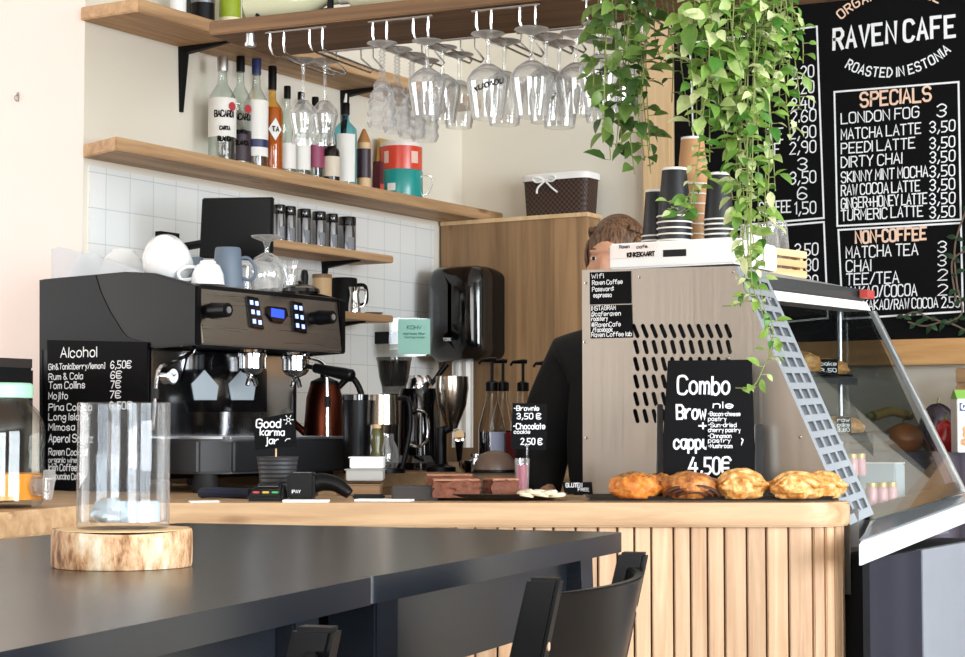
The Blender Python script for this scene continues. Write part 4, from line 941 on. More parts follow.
# ------------------------------------------------------------------ small things on the bar
R3 = RIGHT.to_3d(); F3 = FWD.to_3d(); Z3 = Vector((0, 0, 1))
x, y = XY(278, 4.12)
t = thing('tip_cup', 'black ribbed paper cup holding the Good karma jar card', 'cup', (x, y, ZC))
pr = [(0, 0), (.034, 0)]
for i in range(9): pr += [(.0345 + i * .0012, .004 + i * .0095), (.0362 + i * .0012, .008 + i * .0095)]
pr += [(.046, .088), (.047, .091), (.044, .091), (.033, .006), (0, .006)]
MB().lathe(pr, (x, y, ZC), 28).build('cup', plain('black_ripple_card', '#2a2b2e', .55), t, ang=20)
kb = Board((x, y, 1.1), (CA, SA, -.0), (.0, .03, 1))
t = thing('karma_card', 'black card reading Good karma jar stuck in the tip cup', 'sign', (x, y, ZC + .03))
q = [kb.at(*p) for p in ((255.5, 450), (297.5, 446), (293, 412.5), (252.6, 419.7))]; MB().extr(q, -kb.N * .002).build('card', M_CHALK, t)
mb = MB()
for s, x0, yy, x1, h in (("Good", 256, 427, 280, 8), ("karma", 260, 435, 284, 6.5), ("jar", 266, 443.5, 278, 6.5)): kb.text(mb, s, x0, yy, x1, h, .17)
for k in range(6):
    a = k * PI / 3; kb.line(mb, [(288 + 3.2 * math.cos(a), 420 + 3.2 * math.sin(a)), (288 + 5 * math.cos(a), 420 + 5 * math.sin(a))], .0016)
kb.line(mb, [(288 + 1.8 * math.cos(k * PI / 4), 420 + 1.8 * math.sin(k * PI / 4)) for k in range(8)], .0014, closed=True)
kb.line(mb, [(285, 441), (287, 439), (290, 439)], .0016)
mb.build('lettering', M_CHALKW, t, flat=True, fix=False)
c0 = kb.at(276, 450); MB().cyl((c0.x, c0.y, ZC + .012), c0 + Z3 * .003 - kb.N * .0, .002, n=8).build('stick', M_LIGHTWOOD, t)

x, y = XY(268, 3.94); t = thing('card_terminal', 'low black card terminal with coloured keys lying on the bar', 'card terminal', (x, y, ZC), YAW)
def L2(x0, y0, a, b, z): return Vector((x0, y0, ZC)) + R3 * a + F3 * b + Z3 * z
mb = MB(); mb.hexa([L2(x, y, a, b, z) for a, b, z in ((-.04, -.045, 0), (.04, -.045, 0), (.04, .06, 0), (-.04, .06, 0), (-.036, -.045, .014), (.036, -.045, .014), (.03, .06, .038), (-.03, .06, .038))]); mb.build('body', M_BLK, t, bevel=.005)
for k, cl in enumerate(('#b33c3c', '#c9a83a', '#3f9a4c')):
    c = L2(x, y, -.02 + .02 * k, -.03, .0185); MB().obox(c, R3 * .007, F3 * .004, Z3 * .0025).build('key', plain('key%d' % k, cl, .4), t, bevel=.001)
c = L2(x, y, 0, .03, .0335); MB().obox(c, R3 * .022, F3 * .017 + Z3 * .0035, Z3 * .001).build('display', M_BLKG, t)
x, y = XY(318, 4.0); t = thing('card_reader', 'bulky black payment terminal with curved grip on its paper', 'card terminal', (x, y, ZC), YAW)
mb = MB(); mb.obox(L2(x, y, -.032, 0, .03), R3 * .03, F3 * .045, Z3 * .0285); mb.build('printer_body', M_BLK, t, bevel=.006)
mb = MB(); mb.tube([L2(x, y, -.012, .0, .034), L2(x, y, .012, 0, .038), L2(x, y, .04, -.004, .033), L2(x, y, .06, -.008, .02), L2(x, y, .07, -.01, .0125)], [.022, .024, .02, .015, .011], 16, sub=4); mb.build('grip', M_BLK, t)
mb = MB(); b4 = Board(L2(x, y, 0, -.0455, 0), (CA, SA, 0), (0, 0, 1)); write(mb, "IPAY", lambda u, v: b4.pt(-.05 + u, .016 + v), .006, .018, .0012); mb.build('lettering', M_CHALKW, t, flat=True, fix=False)
MB().obox(L2(x, y, -.03, .0, .059), R3 * .02, F3 * .03, Z3 * .0008).build('display', M_BLKG, t)
def papers(px, d, w, dp, label, cat='paper', m=M_PAPER, th=.003, rz=0, name='paper_slip'):
    x, y = XY(px, d); o = thing(name, label, cat, (x, y, ZC), YAW + rz); c, s = math.cos(YAW + rz), math.sin(YAW + rz)
    MB().obox((x, y, ZC + th / 2 + .0002), (c * w / 2, s * w / 2, 0), (-s * dp / 2, c * dp / 2, 0), (0, 0, th / 2)).build('sheet', m, o); return o
papers(307, 3.865, .095, .04, 'white paper slip at the bar edge before the payment terminal', th=.005)
papers(205, 3.86, .06, .03, 'white slip lying below the machine drip tray', rz=.3)
papers(385, 3.93, .12, .05, 'white napkin at the bar edge left of the brownies', rz=-.15, th=.004)
x, y = XY(228, 4.05); t = thing('blue_cloth', 'dark blue bar cloth tucked under the drip tray', 'cloth', (x, y, ZC))
mb = MB(); mb.tube([L2(x, y, -.06, .03, .012), L2(x, y, -.03, 0, .014), L2(x, y, .02, .01, .012), L2(x, y, .05, 0, .011)], .0115, 8, sub=4); mb.build('cloth', plain('navy_cloth', '#12172b', .9, bump=.4), t)
x, y = XY(383, 4.02); t = thing('bar_knife', 'thin dark knife lying along the bar left of the brownies', 'knife', (x, y, ZC))
MB().obox(L2(x, y, -.03, 0, .006), R3 * .035, F3 * .008, Z3 * .0055).build('handle', M_BLK, t, bevel=.003); MB().obox(L2(x, y, .05, 0, .004), R3 * .045, F3 * .01, Z3 * .0008).build('blade', M_CHROME, t)

# juice dispenser jar
JX, JY = XY(-4, 3.6)
t = thing('juice_dispenser', 'glass jar with mint lid, tap and orange juice at the left edge', 'drink dispenser', (JX, JY, ZC))
JR = .095
prof = [(0, .003), (JR * .9, .003), (JR, .014), (JR, .14), (JR * .97, .165), (JR * .85, .188), (.068, .2), (.066, .212)]
MB().lathe(prof + [(.063, .212), (.064, .2), (JR * .82, .184), (JR * .94, .163), (JR * .97, .14), (JR * .97, .016), (0, .008)], (JX, JY, ZC), 40).build('jar', glass('jar_glass', (.95, .97, .96), .6, .55), t)
m, n, l, b = nt('orange_juice'); b.inputs['Base Color'].default_value = rgb('#f0921a'); b.inputs['Roughness'].default_value = .25
MB().lathe([(0, .0095), (JR * .955, .0165), (JR * .955, .066), (0, .066)], (JX, JY, ZC), 40).build('juice', m, t)
MB().lathe([(.071, .2125), (.0715, .237), (.066, .241), (0, .242)], (JX, JY, ZC), 40).build('lid', plain('mint_lid', '#a9dcc0', .4), t)
c = Vector((JX, JY, ZC + .043)); dr = (R3 * .93 - F3 * .36).normalized()
o = MB().cyl(c + dr * JR * .98, c + dr * (JR + .01), .02, n=16).cyl(c + dr * JR, c + dr * (JR + .03), .012, n=12).build('tap', M_GLASS2, t)
MB().cyl(c + dr * (JR + .026) - Z3 * .026, c + dr * (JR + .03) + Z3 * .016, .009, .0125, 12).obox(c + dr * (JR + .03) + Z3 * .023, dr * .006, dr.cross(Z3) * .014, Z3 * .008).build('tap_handle', M_GLASS3, o, bevel=.002)

# ------------------------------------------------------------------ coffee gear on the raised worktop
def gear(name, label, cat, px, d, z=ZW, grp=None): 
    x, y = XY(px, d); return thing(name, label, cat, (x, y, z), 0, grp), Vector((x, y, z))
M_STL2 = metal('warm_steel', '#c5b8a8', .2, 'Z', .08)
# grinder with smoked hopper
t, c = gear('coffee_grinder', 'black coffee grinder with smoked see-through hopper by the tiled wall', 'grinder', 394, 5.35)
MB().lathe([(0, 0), (.06, 0), (.06, .02), (.045, .03), (.045, .2), (.036, .215), (0, .215)], c, 24, power=.7).build('body', M_BLK, t)
MB().lathe([(.034, .216), (.036, .235), (.043, .26), (.05, .31), (.048, .31), (.041, .26), (.034, .236)], c, 28).build('hopper', M_HOPPER, t)
MB().lathe([(.0495, .31), (.052, .312), (.052, .32), (0, .322)], c, 28).build('hopper_lid', M_HOPPER, t)
# black coffee machine with steel loop handle
t, c = gear('filter_coffee_machine', 'glossy black coffee machine with chrome loop handle and glass top', 'coffee machine', 420, 5.15)
MB().lathe([(0, 0), (.075, 0), (.075, .02), (.058, .04), (.056, .2), (.052, .225), (0, .225)], c, 28, power=.8).build('body', M_BLKG, t)
MB().lathe([(.034, .226), (.034, .25), (.028, .262), (0, .264)], c, 24).build('glass_top', M_CHROME, t)
h = -F3 * .06
MB().tube([c + h + R3 * -.028 + Z3 * .155, c + h * 1.25 + R3 * -.005 + Z3 * .165, c + h * 1.3 + R3 * .02 + Z3 * .15, c + h * 1.3 + R3 * .024 + Z3 * .09, c + h * 1.25 + R3 * .0 + Z3 * .065, c + h + R3 * -.028 + Z3 * .07], .0045, 8, sub=5).build('loop_handle', M_CHROME, t)
MB().obox(c - F3 * .07 + R3 * .05 + Z3 * .012, R3 * .03, F3 * .035, Z3 * .011).build('base_plate', M_BLK, t, bevel=.004)
MB().cyl(c + Z3 * .235 + R3 * .03, c + Z3 * .295 + R3 * .075, .006, .009, 10).build('tamper_handle', M_BLK, t)
# steel cone on glass carafe
t, c = gear('drip_brewer', 'steel cone drip brewer over a small glass carafe', 'coffee brewer', 386, 4.75)
MB().lathe([(0, 0), (.05, 0), (.05, .012), (0, .014)], c, 28).build('base', M_BLK, t)
MB().lathe([(0, .0145), (.028, .0145), (.034, .03), (.032, .06), (.02, .085), (.02, .1), (.018, .1), (.018, .085), (.03, .06), (.031, .03), (0, .02)], c, 28).build('carafe', M_GLASS2, t)
MB().lathe([(0, .1005), (.022, .1005), (.026, .122), (.044, .124), (.041, .2), (.039, .2), (.039, .13), (0, .12)], c - R3 * .008, 32).build('steel_cone', M_STL2, t)
MB().tube([c + R3 * .03 + Z3 * .19, c + R3 * .058 + Z3 * .185, c + R3 * .062 + Z3 * .11, c + R3 * .042 + Z3 * .012], .006, 8, sub=4).build('handle', M_BLK, t)
# olive bottle in front
t, c = gear('olive_bottle', 'narrow olive green glass bottle before the drip brewer', 'bottle', 377, 4.62)
MB().lathe([(0, 0), (.017, 0), (.019, .006), (.017, .045), (.012, .06), (.018, .085), (.013, .108), (.010, .118), (0, .118)], c, 20).build('glass', plain('olive_glass', '#55532a', .15), t)
MB().lathe([(.0112, .113), (.0112, .124), (0, .124)], c, 14).build('cork', M_LIGHTWOOD, t)
# black bin
t, c = gear('black_canister', 'plain black canister between machine and drip brewer', 'canister', 357, 4.72, ZW)
MB().lathe([(0, 0), (.034, 0), (.036, .19), (.032, .19), (.03, .01), (0, .01)], c, 24).build('body', M_BLK, t); MB().lathe([(.037, .186), (.037, .2), (0, .202)], c, 24).build('lid', M_BLKG, t)
# white and grey boxes
t = thing('knock_box', 'dark drawer box of grinds under the white trays', 'box', (*XY(386, 4.42), ZC)); c = Vector((*XY(398, 4.2), ZC))
MB().obox(c + Z3 * .016 + R3 * .01, R3 * .05, F3 * .04, Z3 * .0155).build('drawer', plain('dark_brown_drawer', '#221a15', .5), t, bevel=.003); t.location = c
MB().obox(c + Z3 * .016 + R3 * .01 - F3 * .0435, R3 * .015, F3 * .003, Z3 * .003).build('pull', M_ALU, t)
for k, (z, px, w, m, lb) in enumerate(((0.0003, 360, .05, M_OAK, 'brown wooden tray at the bottom of the stack beside the machine'), (.034, 366, .042, plain('grey_tray', '#a9a7a2', .5), 'grey plastic tray in the middle of the stack beside the machine'), (.062, 368, .038, M_CARD, 'white plastic tray on top of the stack beside the machine'))):
    c = Vector((*XY(px, 4.28), ZC + z)); t = thing('tray', lb, 'tray', c, YAW, 'trays stacked beside the machine')
    MB().obox(c + Z3 * .0125, R3 * w, F3 * .05, Z3 * .012).build('tray', m, t, bevel=.002); MB().obox(c + Z3 * .0255, R3 * (w + .003), F3 * .053, Z3 * .001).build('rim', m, t)
# copper kettle on wood board behind machine end
c = Vector((*XY(322, 5.05), ZW)); t = thing('wooden_board', 'reddish wooden board under the copper kettle', 'board', c, YAW)
MB().obox(c + Z3 * .011, R3 * .07, F3 * .06, Z3 * .0105).build('board', plain('red_brown_wood', '#8f532f', .5, var=.25), t, bevel=.003)
c = c + Z3 * .0215
t = thing('coffee_packets', 'red and white coffee packets lying on the wooden board', 'packet', c)
MB().obox(c + R3 * .03 + Z3 * .0125 - F3 * .03, R3 * .035, F3 * .02, Z3 * .012).build('white_packet', M_PAPER, t, bevel=.004); MB().obox(c - R3 * .004 + Z3 * .0125 - F3 * .054, R3 * .028, F3 * .003, Z3 * .012).build('red_label', plain('label_red3', '#c04a3e', .5), t)
c2 = c + F3 * .05; t = thing('copper_kettle', 'copper kettle with black loop handle behind the portafilter', 'kettle', (c2.x, c2.y, ZW))
c2 = Vector((c2.x, c2.y, ZW)); c2 += F3 * .03
t.location = c2
MB().lathe([(0, 0), (.055, 0), (.058, .03), (.056, .12), (.05, .2), (.04, .235), (0, .24)], c2, 28).build('body', M_BRONZE, t)
MB().lathe([(.041, .235), (.038, .245), (.012, .256), (.012, .268), (0, .27)], c2, 24).build('lid', M_BLK, t)
MB().tube([c2 + R3 * .035 + Z3 * .225, c2 + R3 * .075 + Z3 * .255, c2 + R3 * .105 + Z3 * .2, c2 + R3 * .11 + Z3 * .11, c2 + R3 * .08 + Z3 * .06, c2 + R3 * .05 + Z3 * .07], .009, 10, sub=5).build('handle', M_BLK, t)
MB().tube([c2 - R3 * .05 + Z3 * .1, c2 - R3 * .09 + Z3 * .14, c2 - R3 * .1 + Z3 * .2], [.012, .007, .006], 8, sub=4).build('spout', M_BRONZE, t)
# steel tulip grinder with portafilter
t, c = gear('dosing_grinder', 'grinder with tulip shaped steel hopper on a black column', 'grinder', 452, 4.92)
MB().lathe([(0, 0), (.04, 0), (.04, .012), (.016, .02), (.016, .115), (0, .115)], c - R3 * .03, 24).build('stand', M_BLK, t)
MB().lathe([(0, .112), (.014, .114), (.02, .13), (.038, .175), (.044, .22), (.043, .252), (.041, .252), (.041, .22), (.035, .178), (0, .13)], c, 32).build('tulip_hopper', M_STL2, t)
MB().cyl(c - R3 * .03 + Z3 * .105, c + Z3 * .118, .012, .012, 12).build('joint', M_BLK, t)
t, c = gear('spare_portafilter', 'steel portafilter with wooden ended handle leaning beside the tulip grinder', 'portafilter', 470, 4.85)
MB().lathe([(0, 0), (.018, 0), (.028, .012), (.031, .03), (.029, .03), (.026, .014), (0, .006)], c, 24).build('basket', M_CHROME, t)
h0, h1 = c - R3 * .028 + Z3 * .03, c - R3 * .028 - F3 * .03 + Z3 * .095
MB().tube([h0, h1], [.006, .013], 12).build('handle', M_BLK, t)
e = (h1 - h0).normalized(); M = (-F3 * .8 + Z3 * .25).to_track_quat('Z', 'Y').to_matrix()
MB().lathe([(0, 0), (.017, 0), (.017, .004), (.014, .005)], h1, 20, M).build('end_ring', M_CHROME, t); MB().lathe([(0, .0045), (.0135, .0045), (.0135, .007), (0, .008)], h1, 20, M).build('wood_end', M_LIGHTWOOD, t)
for k, (a, b) in enumerate(((.018, -.02), (.04, .01))):
    c3 = c + R3 * a + F3 * b; t = thing('glass_pot', ('small faceted glass pot right of the spare portafilter', 'small faceted glass pot behind the brown dome')[k], 'pot', c3, 0, 'little glass pots')
    MB().lathe([(0, .001), (.014, .001), (.018, .02), (.015, .04), (.013, .04), (.015, .02), (0, .006)], c3, 8).build('glass', M_GLASS2, t); MB().lathe([(.016, .04), (.016, .048), (0, .048)], c3, 12).build('lid', M_CHROME, t)
# brown dome
t, c = gear('brown_dome', 'smooth brown domed lid lying behind the brownies', 'lid', 495, 4.62)
MB().lathe([(.052, 0), (.054, .006), (.05, .03), (.036, .05), (.015, .058), (0, .059), (0, 0)], c, 32).build('dome', plain('taupe_leather', '#6b5548', .4), t)
MB().lathe([(.0545, .004), (.0552, .008), (.0545, .012), (.053, .012)], c, 32).build('dark_rim', M_BLK, t)
# syrup bottles with pumps
SYR = glass('syrup_glass', (.86, .84, .8), .45, 1.4)
sy = [(492, 5.05, .22, 'tall clear syrup bottle with pump, first right of the paper towel'), (503, 5.28, .225, 'clear syrup bottle with pump behind the dark labelled bottle'), (523, 5.32, .225, 'clear syrup bottle with pump right above the brownie sign'), (546, 5.3, .22, 'syrup bottle with side spout pump nearest the dark sweater')]
for k, (px, d, H, lb) in enumerate(sy):
    t, c = gear('syrup_bottle', lb, 'bottle', px, d, ZW, 'syrup bottles with pumps'); R = .037
    MB().lathe([(0, .001), (R * .93, .001), (R, .01), (R, H * .52), (R * .8, H * .66), (.017, H * .86), (.015, H)], c, 24).build('glass', SYR, t)
    MB().lathe([(0, .004), (R * .94, .006), (R * .94, H * .48), (0, H * .48)], c, 20).build('syrup', plain('syrup%d' % k, ('#1d1c26', '#2d1a17', '#3a2418', '#2a1c1a')[k], .12), t)
    lm = (plain('blue_white_label', '#b9c3e2', .5), plain('wine_label', '#8f2530', .5), M_LABEL, M_LABEL)[k]
    band(R + .0006, c.z + .02, c.z + .105, (c.x, c.y), TOCAM(c.x, c.y) + .5, .6).build('paper_label', lm, t, fix=False)
    o = MB().lathe([(0, H - .004), (.0175, H - .004), (.0175, H + .02), (.009, H + .025), (.0045, H + .026), (.0045, H + .08), (0, H + .08)], c, 16).build('pump', M_BLK, t)
    MB().tube([c + Z3 * (H + .081) + R3 * .012, c + Z3 * (H + .082), c + Z3 * (H + .08) - R3 * .03, c + Z3 * (H + .07) - R3 * .036], [.006, .007, .0045, .004], 8).build('pump_head', M_BLK, o)
# teal card in acrylic holder on the wall
yb = 5.0; hb = Board((WX + .05, yb, 1.5), (.62, .78, 0), (0, 0, 1)); q = [hb.at(*p) for p in ((392, 356), (431, 356), (431, 318), (392, 318))]
cc = sum(q, Vector()) / 4; t = thing('card_holder', 'clear acrylic holder with mint green card on the tiled wall', 'sign', cc)
MB().extr(q, -hb.N * .03).build('acrylic_box', M_CASEG, t)
q2 = [hb.at(*p) + hb.N * .001 for p in ((398, 354), (430, 354), (430, 319), (398, 319))]; o = MB().extr(q2, -hb.N * .0008).build('mint_card', plain('mint_card', '#9fd6c6', .6), t)
mb = MB(); 
for s, x0, yy, x1, h in (("KOHV", 407, 329, 421, 3.5), ("espresso filter", 403, 334.5, 425, 2.2), ("tasting notes", 404, 338, 424, 2)): hb.text(mb, s, x0, yy, x1, h, .16, off=.0025)
mb.build('lettering', plain('teal_ink', '#3f7f78', .6), o, flat=True, fix=False)
a1 = cc - hb.N * .03; MB().obox(Vector(((a1.x + WX + .008) / 2, a1.y - .02, cc.z)), ((a1.x - WX - .008) / 2, 0, 0), (0, .01, 0), (0, 0, .02)).build('wall_clip', M_BLK, t)

# ------------------------------------------------------------------ brownies and signs
x, y = XY(492, 4.0); t = thing('oval_tray', 'oval dark tray carrying brownies and cookies on the bar', 'tray', (x, y, ZC), YAW)
MB().lathe([(0, .001), (.13, .001), (.16, .012), (.163, .014), (.158, .015), (.128, .006), (0, .005)], (x, y, ZC), 48, Matrix.Rotation(YAW, 3, 'Z'), sy=.55).build('tray', plain('dark_bronze', '#2a241f', .35, metal=.6), t)
M_BROWN = plain('brownie', '#6d3c26', .75, var=.55, scale=70, bump=1); M_BTOP = plain('brownie_crust', '#a06a4c', .6, var=.45, scale=60, bump=.9)
for k, (px, dd, w, dp, rz, lb) in enumerate(((456, 3.95, .1, .05, .08, 'brownie slab at the left front of the oval tray'), (450, 4.05, .1, .045, -.05, 'brownie slab at the back left of the oval tray'), (501, 4.0, .06, .07, .3, 'broken brownie slab in the middle of the oval tray'))):
    x, y = XY(px, dd); t = thing('brownie', lb, 'brownie', (x, y, ZC + .0065), YAW + rz, 'brownies on the oval tray'); a = YAW + rz; u = Vector((math.cos(a), math.sin(a), 0)); v = Vector((-math.sin(a), math.cos(a), 0)); h = .036 if k != 1 else .044
    mb = MB(); mb.obox(Vector((x, y, ZC + .007 + h / 2)), u * w / 2 * 1.0, v * dp / 2, Z3 * h / 2)
    bmesh.ops.subdivide_edges(mb.bm, edges=mb.bm.edges[:], cuts=5, use_grid_fill=True)
    for vv in mb.bm.verts:
        if vv.co.z > ZC + .01: vv.co += Vector((rnd.uniform(-1, 1), rnd.uniform(-1, 1), rnd.uniform(-1, .6))) * .003 + Vector((0, 0, 1)) * .004 * noise.noise(vv.co * 60)
    mb.build('crumb', M_BROWN, t)
    mb = MB(); mb.obox(Vector((x, y, ZC + .007 + h + .0012)), u * w / 2 * .99, v * dp / 2 * .98, Z3 * .0022); mb.build('crust', M_BTOP, t, bevel=.001)
for k in range(9):
    x, y = XY(525 + (k % 5) * 8, 3.93 + .045 * (k // 5)); t = tag(MB().lathe([(0, 0), (.017, 0), (.019, .004), (.015, .008), (0, .009)], (0, 0, 0), 14).build('cookie', plain('pale_cookie', '#e6d9bd', .7, var=.2, scale=80, bump=.6)),
      'pale thin cookie %s row on the oval tray, %s' % (('in the front', 'in the back')[k // 5], ('leftmost', 'second from left', 'third from left', 'fourth from left', 'rightmost')[k % 5]), 'cookie', 'pale cookies on the oval tray')
    t.location = (x, y, ZC + .009 + .005 * (k % 2)); t.rotation_euler = (.12 * (k % 3 - 1), .1, k)
sb = Board((*XY(527, 4.12), 1.1), (CA, SA, 0), (0, 0, 1))
t = thing('brownie_sign', 'black price card for brownie and chocolate cookie above the pink drink', 'sign', sb.at(528, 497))
t.location.z = ZC
MB().extr([sb.at(*p) for p in ((511, 449), (546, 450), (547, 404), (512.5, 403))], -sb.N * .002).build('card', M_CHALK, t)
mb = MB()
for s, x0, yy, x1, h in (("-Brownie", 514, 410.5, 539, 4.5), ("3,50 €", 517, 419, 541, 5.5), ("-Chocolate", 513.5, 429, 545, 5.5), ("cookie", 514, 433.5, 530, 3.6), ("2,50 €", 521, 444.5, 542, 6)): sb.text(mb, s, x0, yy, x1, h, .17)
mb.build('lettering', M_CHALKW, t, flat=True, fix=False)
b0 = sb.at(527, 444) + sb.N * .003; MB().tube([b0, (b0.x, b0.y, ZC + .002)], .0022, 8).lathe([(0, 0.0005), (.014, .0005), (.012, .004), (0, .005)], (b0.x, b0.y, ZC), 16).build('clear_stick', M_GLASS2, t)
x, y = XY(522, 4.25); t = thing('pink_drink', 'pink drink in a clear glass behind the brownies', 'drink', (x, y, ZC))
MB().lathe([(0, .001), (.015, .001), (.017, .085), (.016, .085), (.014, .004), (0, .004)], (x, y, ZC), 24).build('glass', M_GLASS2, t); MB().lathe([(0, .0045), (.0137, .0045), (.0153, .07), (0, .07)], (x, y, ZC), 24).build('drink', plain('pink_drink', '#d67a92', .3), t)
gb = Board((*XY(577, 4.05), 1.02), (CA, SA, 0), (F3.x * .35, F3.y * .35, 1)); q = [gb.at(*p) for p in ((565, 494), (593, 494), (592, 482), (562, 482))]
t = thing('gluten_card', 'small black card about gluten leaning between cookies and pastries', 'sign', q[0]); t.location.z = ZC
for p in q[:2]: p.z = max(p.z, ZC + .001)
MB().extr(q, -gb.N * .002).build('card', M_CHALK, t)
mb = MB(); gb.text(mb, "GLUTEN", 566, 487.3, 582, 4, .16); gb.text(mb, "FREE", 578, 491.3, 589, 3, .16); mb.build('lettering', M_CHALKW, t, flat=True, fix=False)

# ------------------------------------------------------------------ pastry tray and combo board
ta, tb = onZ(590, 501.2, ZC), onZ(832, 501.2, ZC); tc = (ta + tb) / 2 + F3 * .062; tw = (tb - ta).length / 2
t = thing('pastry_tray', 'long dark baking tray holding the pastries at the bar edge', 'tray', tc, YAW)
mb = MB(); dz = Vector((0, 0, 0)); q = tc.copy(); q.z = ZC + .003
mb.obox(q, R3 * tw * .98, F3 * .064, Z3 * .0022)
for s in (-1, 1): mb.hexa([q + R3 * a + F3 * b * s + Z3 * c for c in (0, .008) for a, b in ((-tw, .064 + c * .5), (tw, .064 + c * .5), (tw, .068 + c * .5), (-tw, .068 + c * .5))]); mb.hexa([q + R3 * b * s + F3 * a + Z3 * c for c in (0, .008) for a, b in ((-.066, tw * .97 + c), (.066, tw * .97 + c), (.066, tw * .99 + c), (-.066, tw * .99 + c))])
mb.build('tray', plain('dark_tin', '#35302c', .4, metal=.5), t)
def pastry_mat(name, a, b, c):
    m, n, l, bs = nt(name); bs.inputs['Roughness'].default_value = .42
    tc_ = n.new('ShaderNodeTexCoord'); nz = n.new('ShaderNodeTexNoise'); nz.inputs['Scale'].default_value = 55; nz.inputs['Detail'].default_value = 6; nz.inputs['Roughness'].default_value = .7
    l.new(tc_.outputs['Object'], nz.inputs['Vector']); r = n.new('ShaderNodeValToRGB'); e = r.color_ramp.elements
    e[0].position = .35; e[0].color = rgb(a); e[1].position = .68; e[1].color = rgb(c); x = e.new(.5); x.color = rgb(b)
    l.new(nz.outputs['Fac'], r.inputs[0]); l.new(r.outputs[0], bs.inputs['Base Color'])
    bp = n.new('ShaderNodeBump'); bp.inputs['Strength'].default_value = .8; bp.inputs['Distance'].default_value = .004; l.new(nz.outputs['Fac'], bp.inputs['Height']); l.new(bp.outputs[0], bs.inputs['Normal']); return m
P_GOLD = pastry_mat('golden_pastry', '#b06a2c', '#dba052', '#f6dda8'); P_BUN = pastry_mat('glazed_bun', '#a9561f', '#cf7c2e', '#e6a557'); P_CIN = pastry_mat('cinnamon_bun', '#6f3a1c', '#b56f33', '#dba45c'); P_FILL = plain('cinnamon_filling', '#4a2614', .6, bump=.6, scale=60); P_SEED = plain('seeds', '#8a6a3c', .7)
def blob(mb, c, R, seed, amp=.12, n=28, m=18, rz=0, flat=.0):
    r2 = random.Random(seed); ph = [r2.uniform(0, 6.28) for _ in range(8)]; rows = []
    for i in range(m + 1):
        th = PI * i / m; ring = []
        for k in range(n):
            a = 2 * PI * k / n
            q = 1 + amp * (.5 * math.sin(3 * a + ph[0]) * math.sin(th) + .4 * math.sin(5 * a + ph[1] + 3 * th) * math.sin(th) + .35 * math.sin(7 * th + ph[2] + 2 * a) + .3 * math.sin(11 * a + 5 * th + ph[3]) * math.sin(th))
            q *= 1 + amp * 1.3 * noise.noise(Vector((math.sin(th) * math.cos(a), math.sin(th) * math.sin(a), math.cos(th))) * 3.2 + Vector((seed * 7.3, 0, 0))) + amp * .6 * noise.noise(Vector((math.sin(th) * math.cos(a), math.sin(th) * math.sin(a), math.cos(th))) * 8 + Vector((seed * 3.1, 0, 0)))
            p = Vector((R[0] * q * math.sin(th) * math.cos(a), R[1] * q * math.sin(th) * math.sin(a), -R[2] * q * math.cos(th)))
            if p.z < -R[2] * .75: p.z = -R[2] * .75
            ring.append(mb.v(Vector(c) + Matrix.Rotation(rz, 3, 'Z') @ p))
        rows.append(ring)
    for a, b in zip(rows, rows[1:]):
        for k in range(n): mb.f([a[k], a[(k + 1) % n], b[(k + 1) % n], b[k]])
    return mb
ZP = ZC + .0055
def pastry(px, d, label, kind, R, seed, rz=0, z=0):
    x, y = XY(px, d); t = thing('pastry', label, 'pastry', (x, y, ZP + z), YAW + rz, 'pastries on the baking tray'); c = Vector((x, y, ZP + z + R[2] * .76))
    if kind == 'seed':
        blob(MB(), c, R, seed, .09, 36, 22, rz=YAW + rz).build('dough', P_BUN, t)
        mb = MB()
        for i in range(110):
            a, r = rnd.uniform(0, 6.28), rnd.uniform(0, .75); p = c + Vector((R[0] * r * math.cos(a), R[1] * r * math.sin(a), R[2] * (math.sqrt(max(0, 1 - r * r)) + .03)))
            mb.ell(p, (.0028, .0018, .0014), 6, 4, Matrix.Rotation(a * 3, 3, 'Z'))
        o = mb.build('seed_topping', P_SEED, t); o['kind'] = 'stuff'
    elif kind == 'swirl':
        blob(MB(), c, R, seed, .09, 36, 22, rz=YAW + rz).build('dough', P_CIN, t)
        mb = MB(); f0 = c - F3 * R[1] * .9 - Z3 * R[2] * .15
        for j in range(3): mb.tube([f0 + F3 * R[1] * (.32 * ((i - 6) / 6.) ** 2 - .03 * j) + R3 * (R[0] * (.92 - .22 * j) * math.cos(PI * i / 12)) + Z3 * (R[2] * (.68 - .2 * j) * math.sin(PI * i / 12) - R[2] * .42) for i in range(13)], .0038, 6)
        mb.build('filling', P_FILL, t)
    else:
        blob(MB(), c, R, seed, .1, 40, 26, rz=YAW + rz).build('flaky_dough', P_GOLD, t)
        r2 = random.Random(seed); a0 = YAW + rz; u = Vector((math.cos(a0), math.sin(a0), 0)); v = Vector((-math.sin(a0), math.cos(a0), 0)); mb = MB()
        for k in range(5):        # overlapping folded strips of puff pastry
            y0 = (k - 2) * .36; pts = []
            for i in range(13):
                g = -1 + 2 * i / 12; a_ = .9 * g + r2.uniform(-.03, .03); xx = a_; yy = y0 + .35 * g * (1 if k % 2 else -1); rr_ = min(.97, math.hypot(xx, yy)); zz = math.sqrt(1 - rr_ * rr_)
                pts.append(c + u * R[0] * xx + v * R[1] * yy + Z3 * R[2] * (zz * .97 + r2.uniform(-.03, .03)))
            mb.tube(smooth(pts, 3), [.0085 * math.sin(PI * (i + 1.5) / 39) ** .5 for i in range(37)], 10)
        mb.build('folded_strips', P_GOLD, t)
pastry(634, 3.93, 'seed topped golden bun at the left end of the tray', 'seed', (.055, .05, .031), 1)
pastry(689, 3.93, 'glazed cinnamon swirl bun, second from left on the tray', 'swirl', (.062, .048, .0315), 2)
pastry(740, 3.92, 'round braided flaky pastry in the middle of the tray', 'flaky', (.053, .048, .0325), 3, .1)
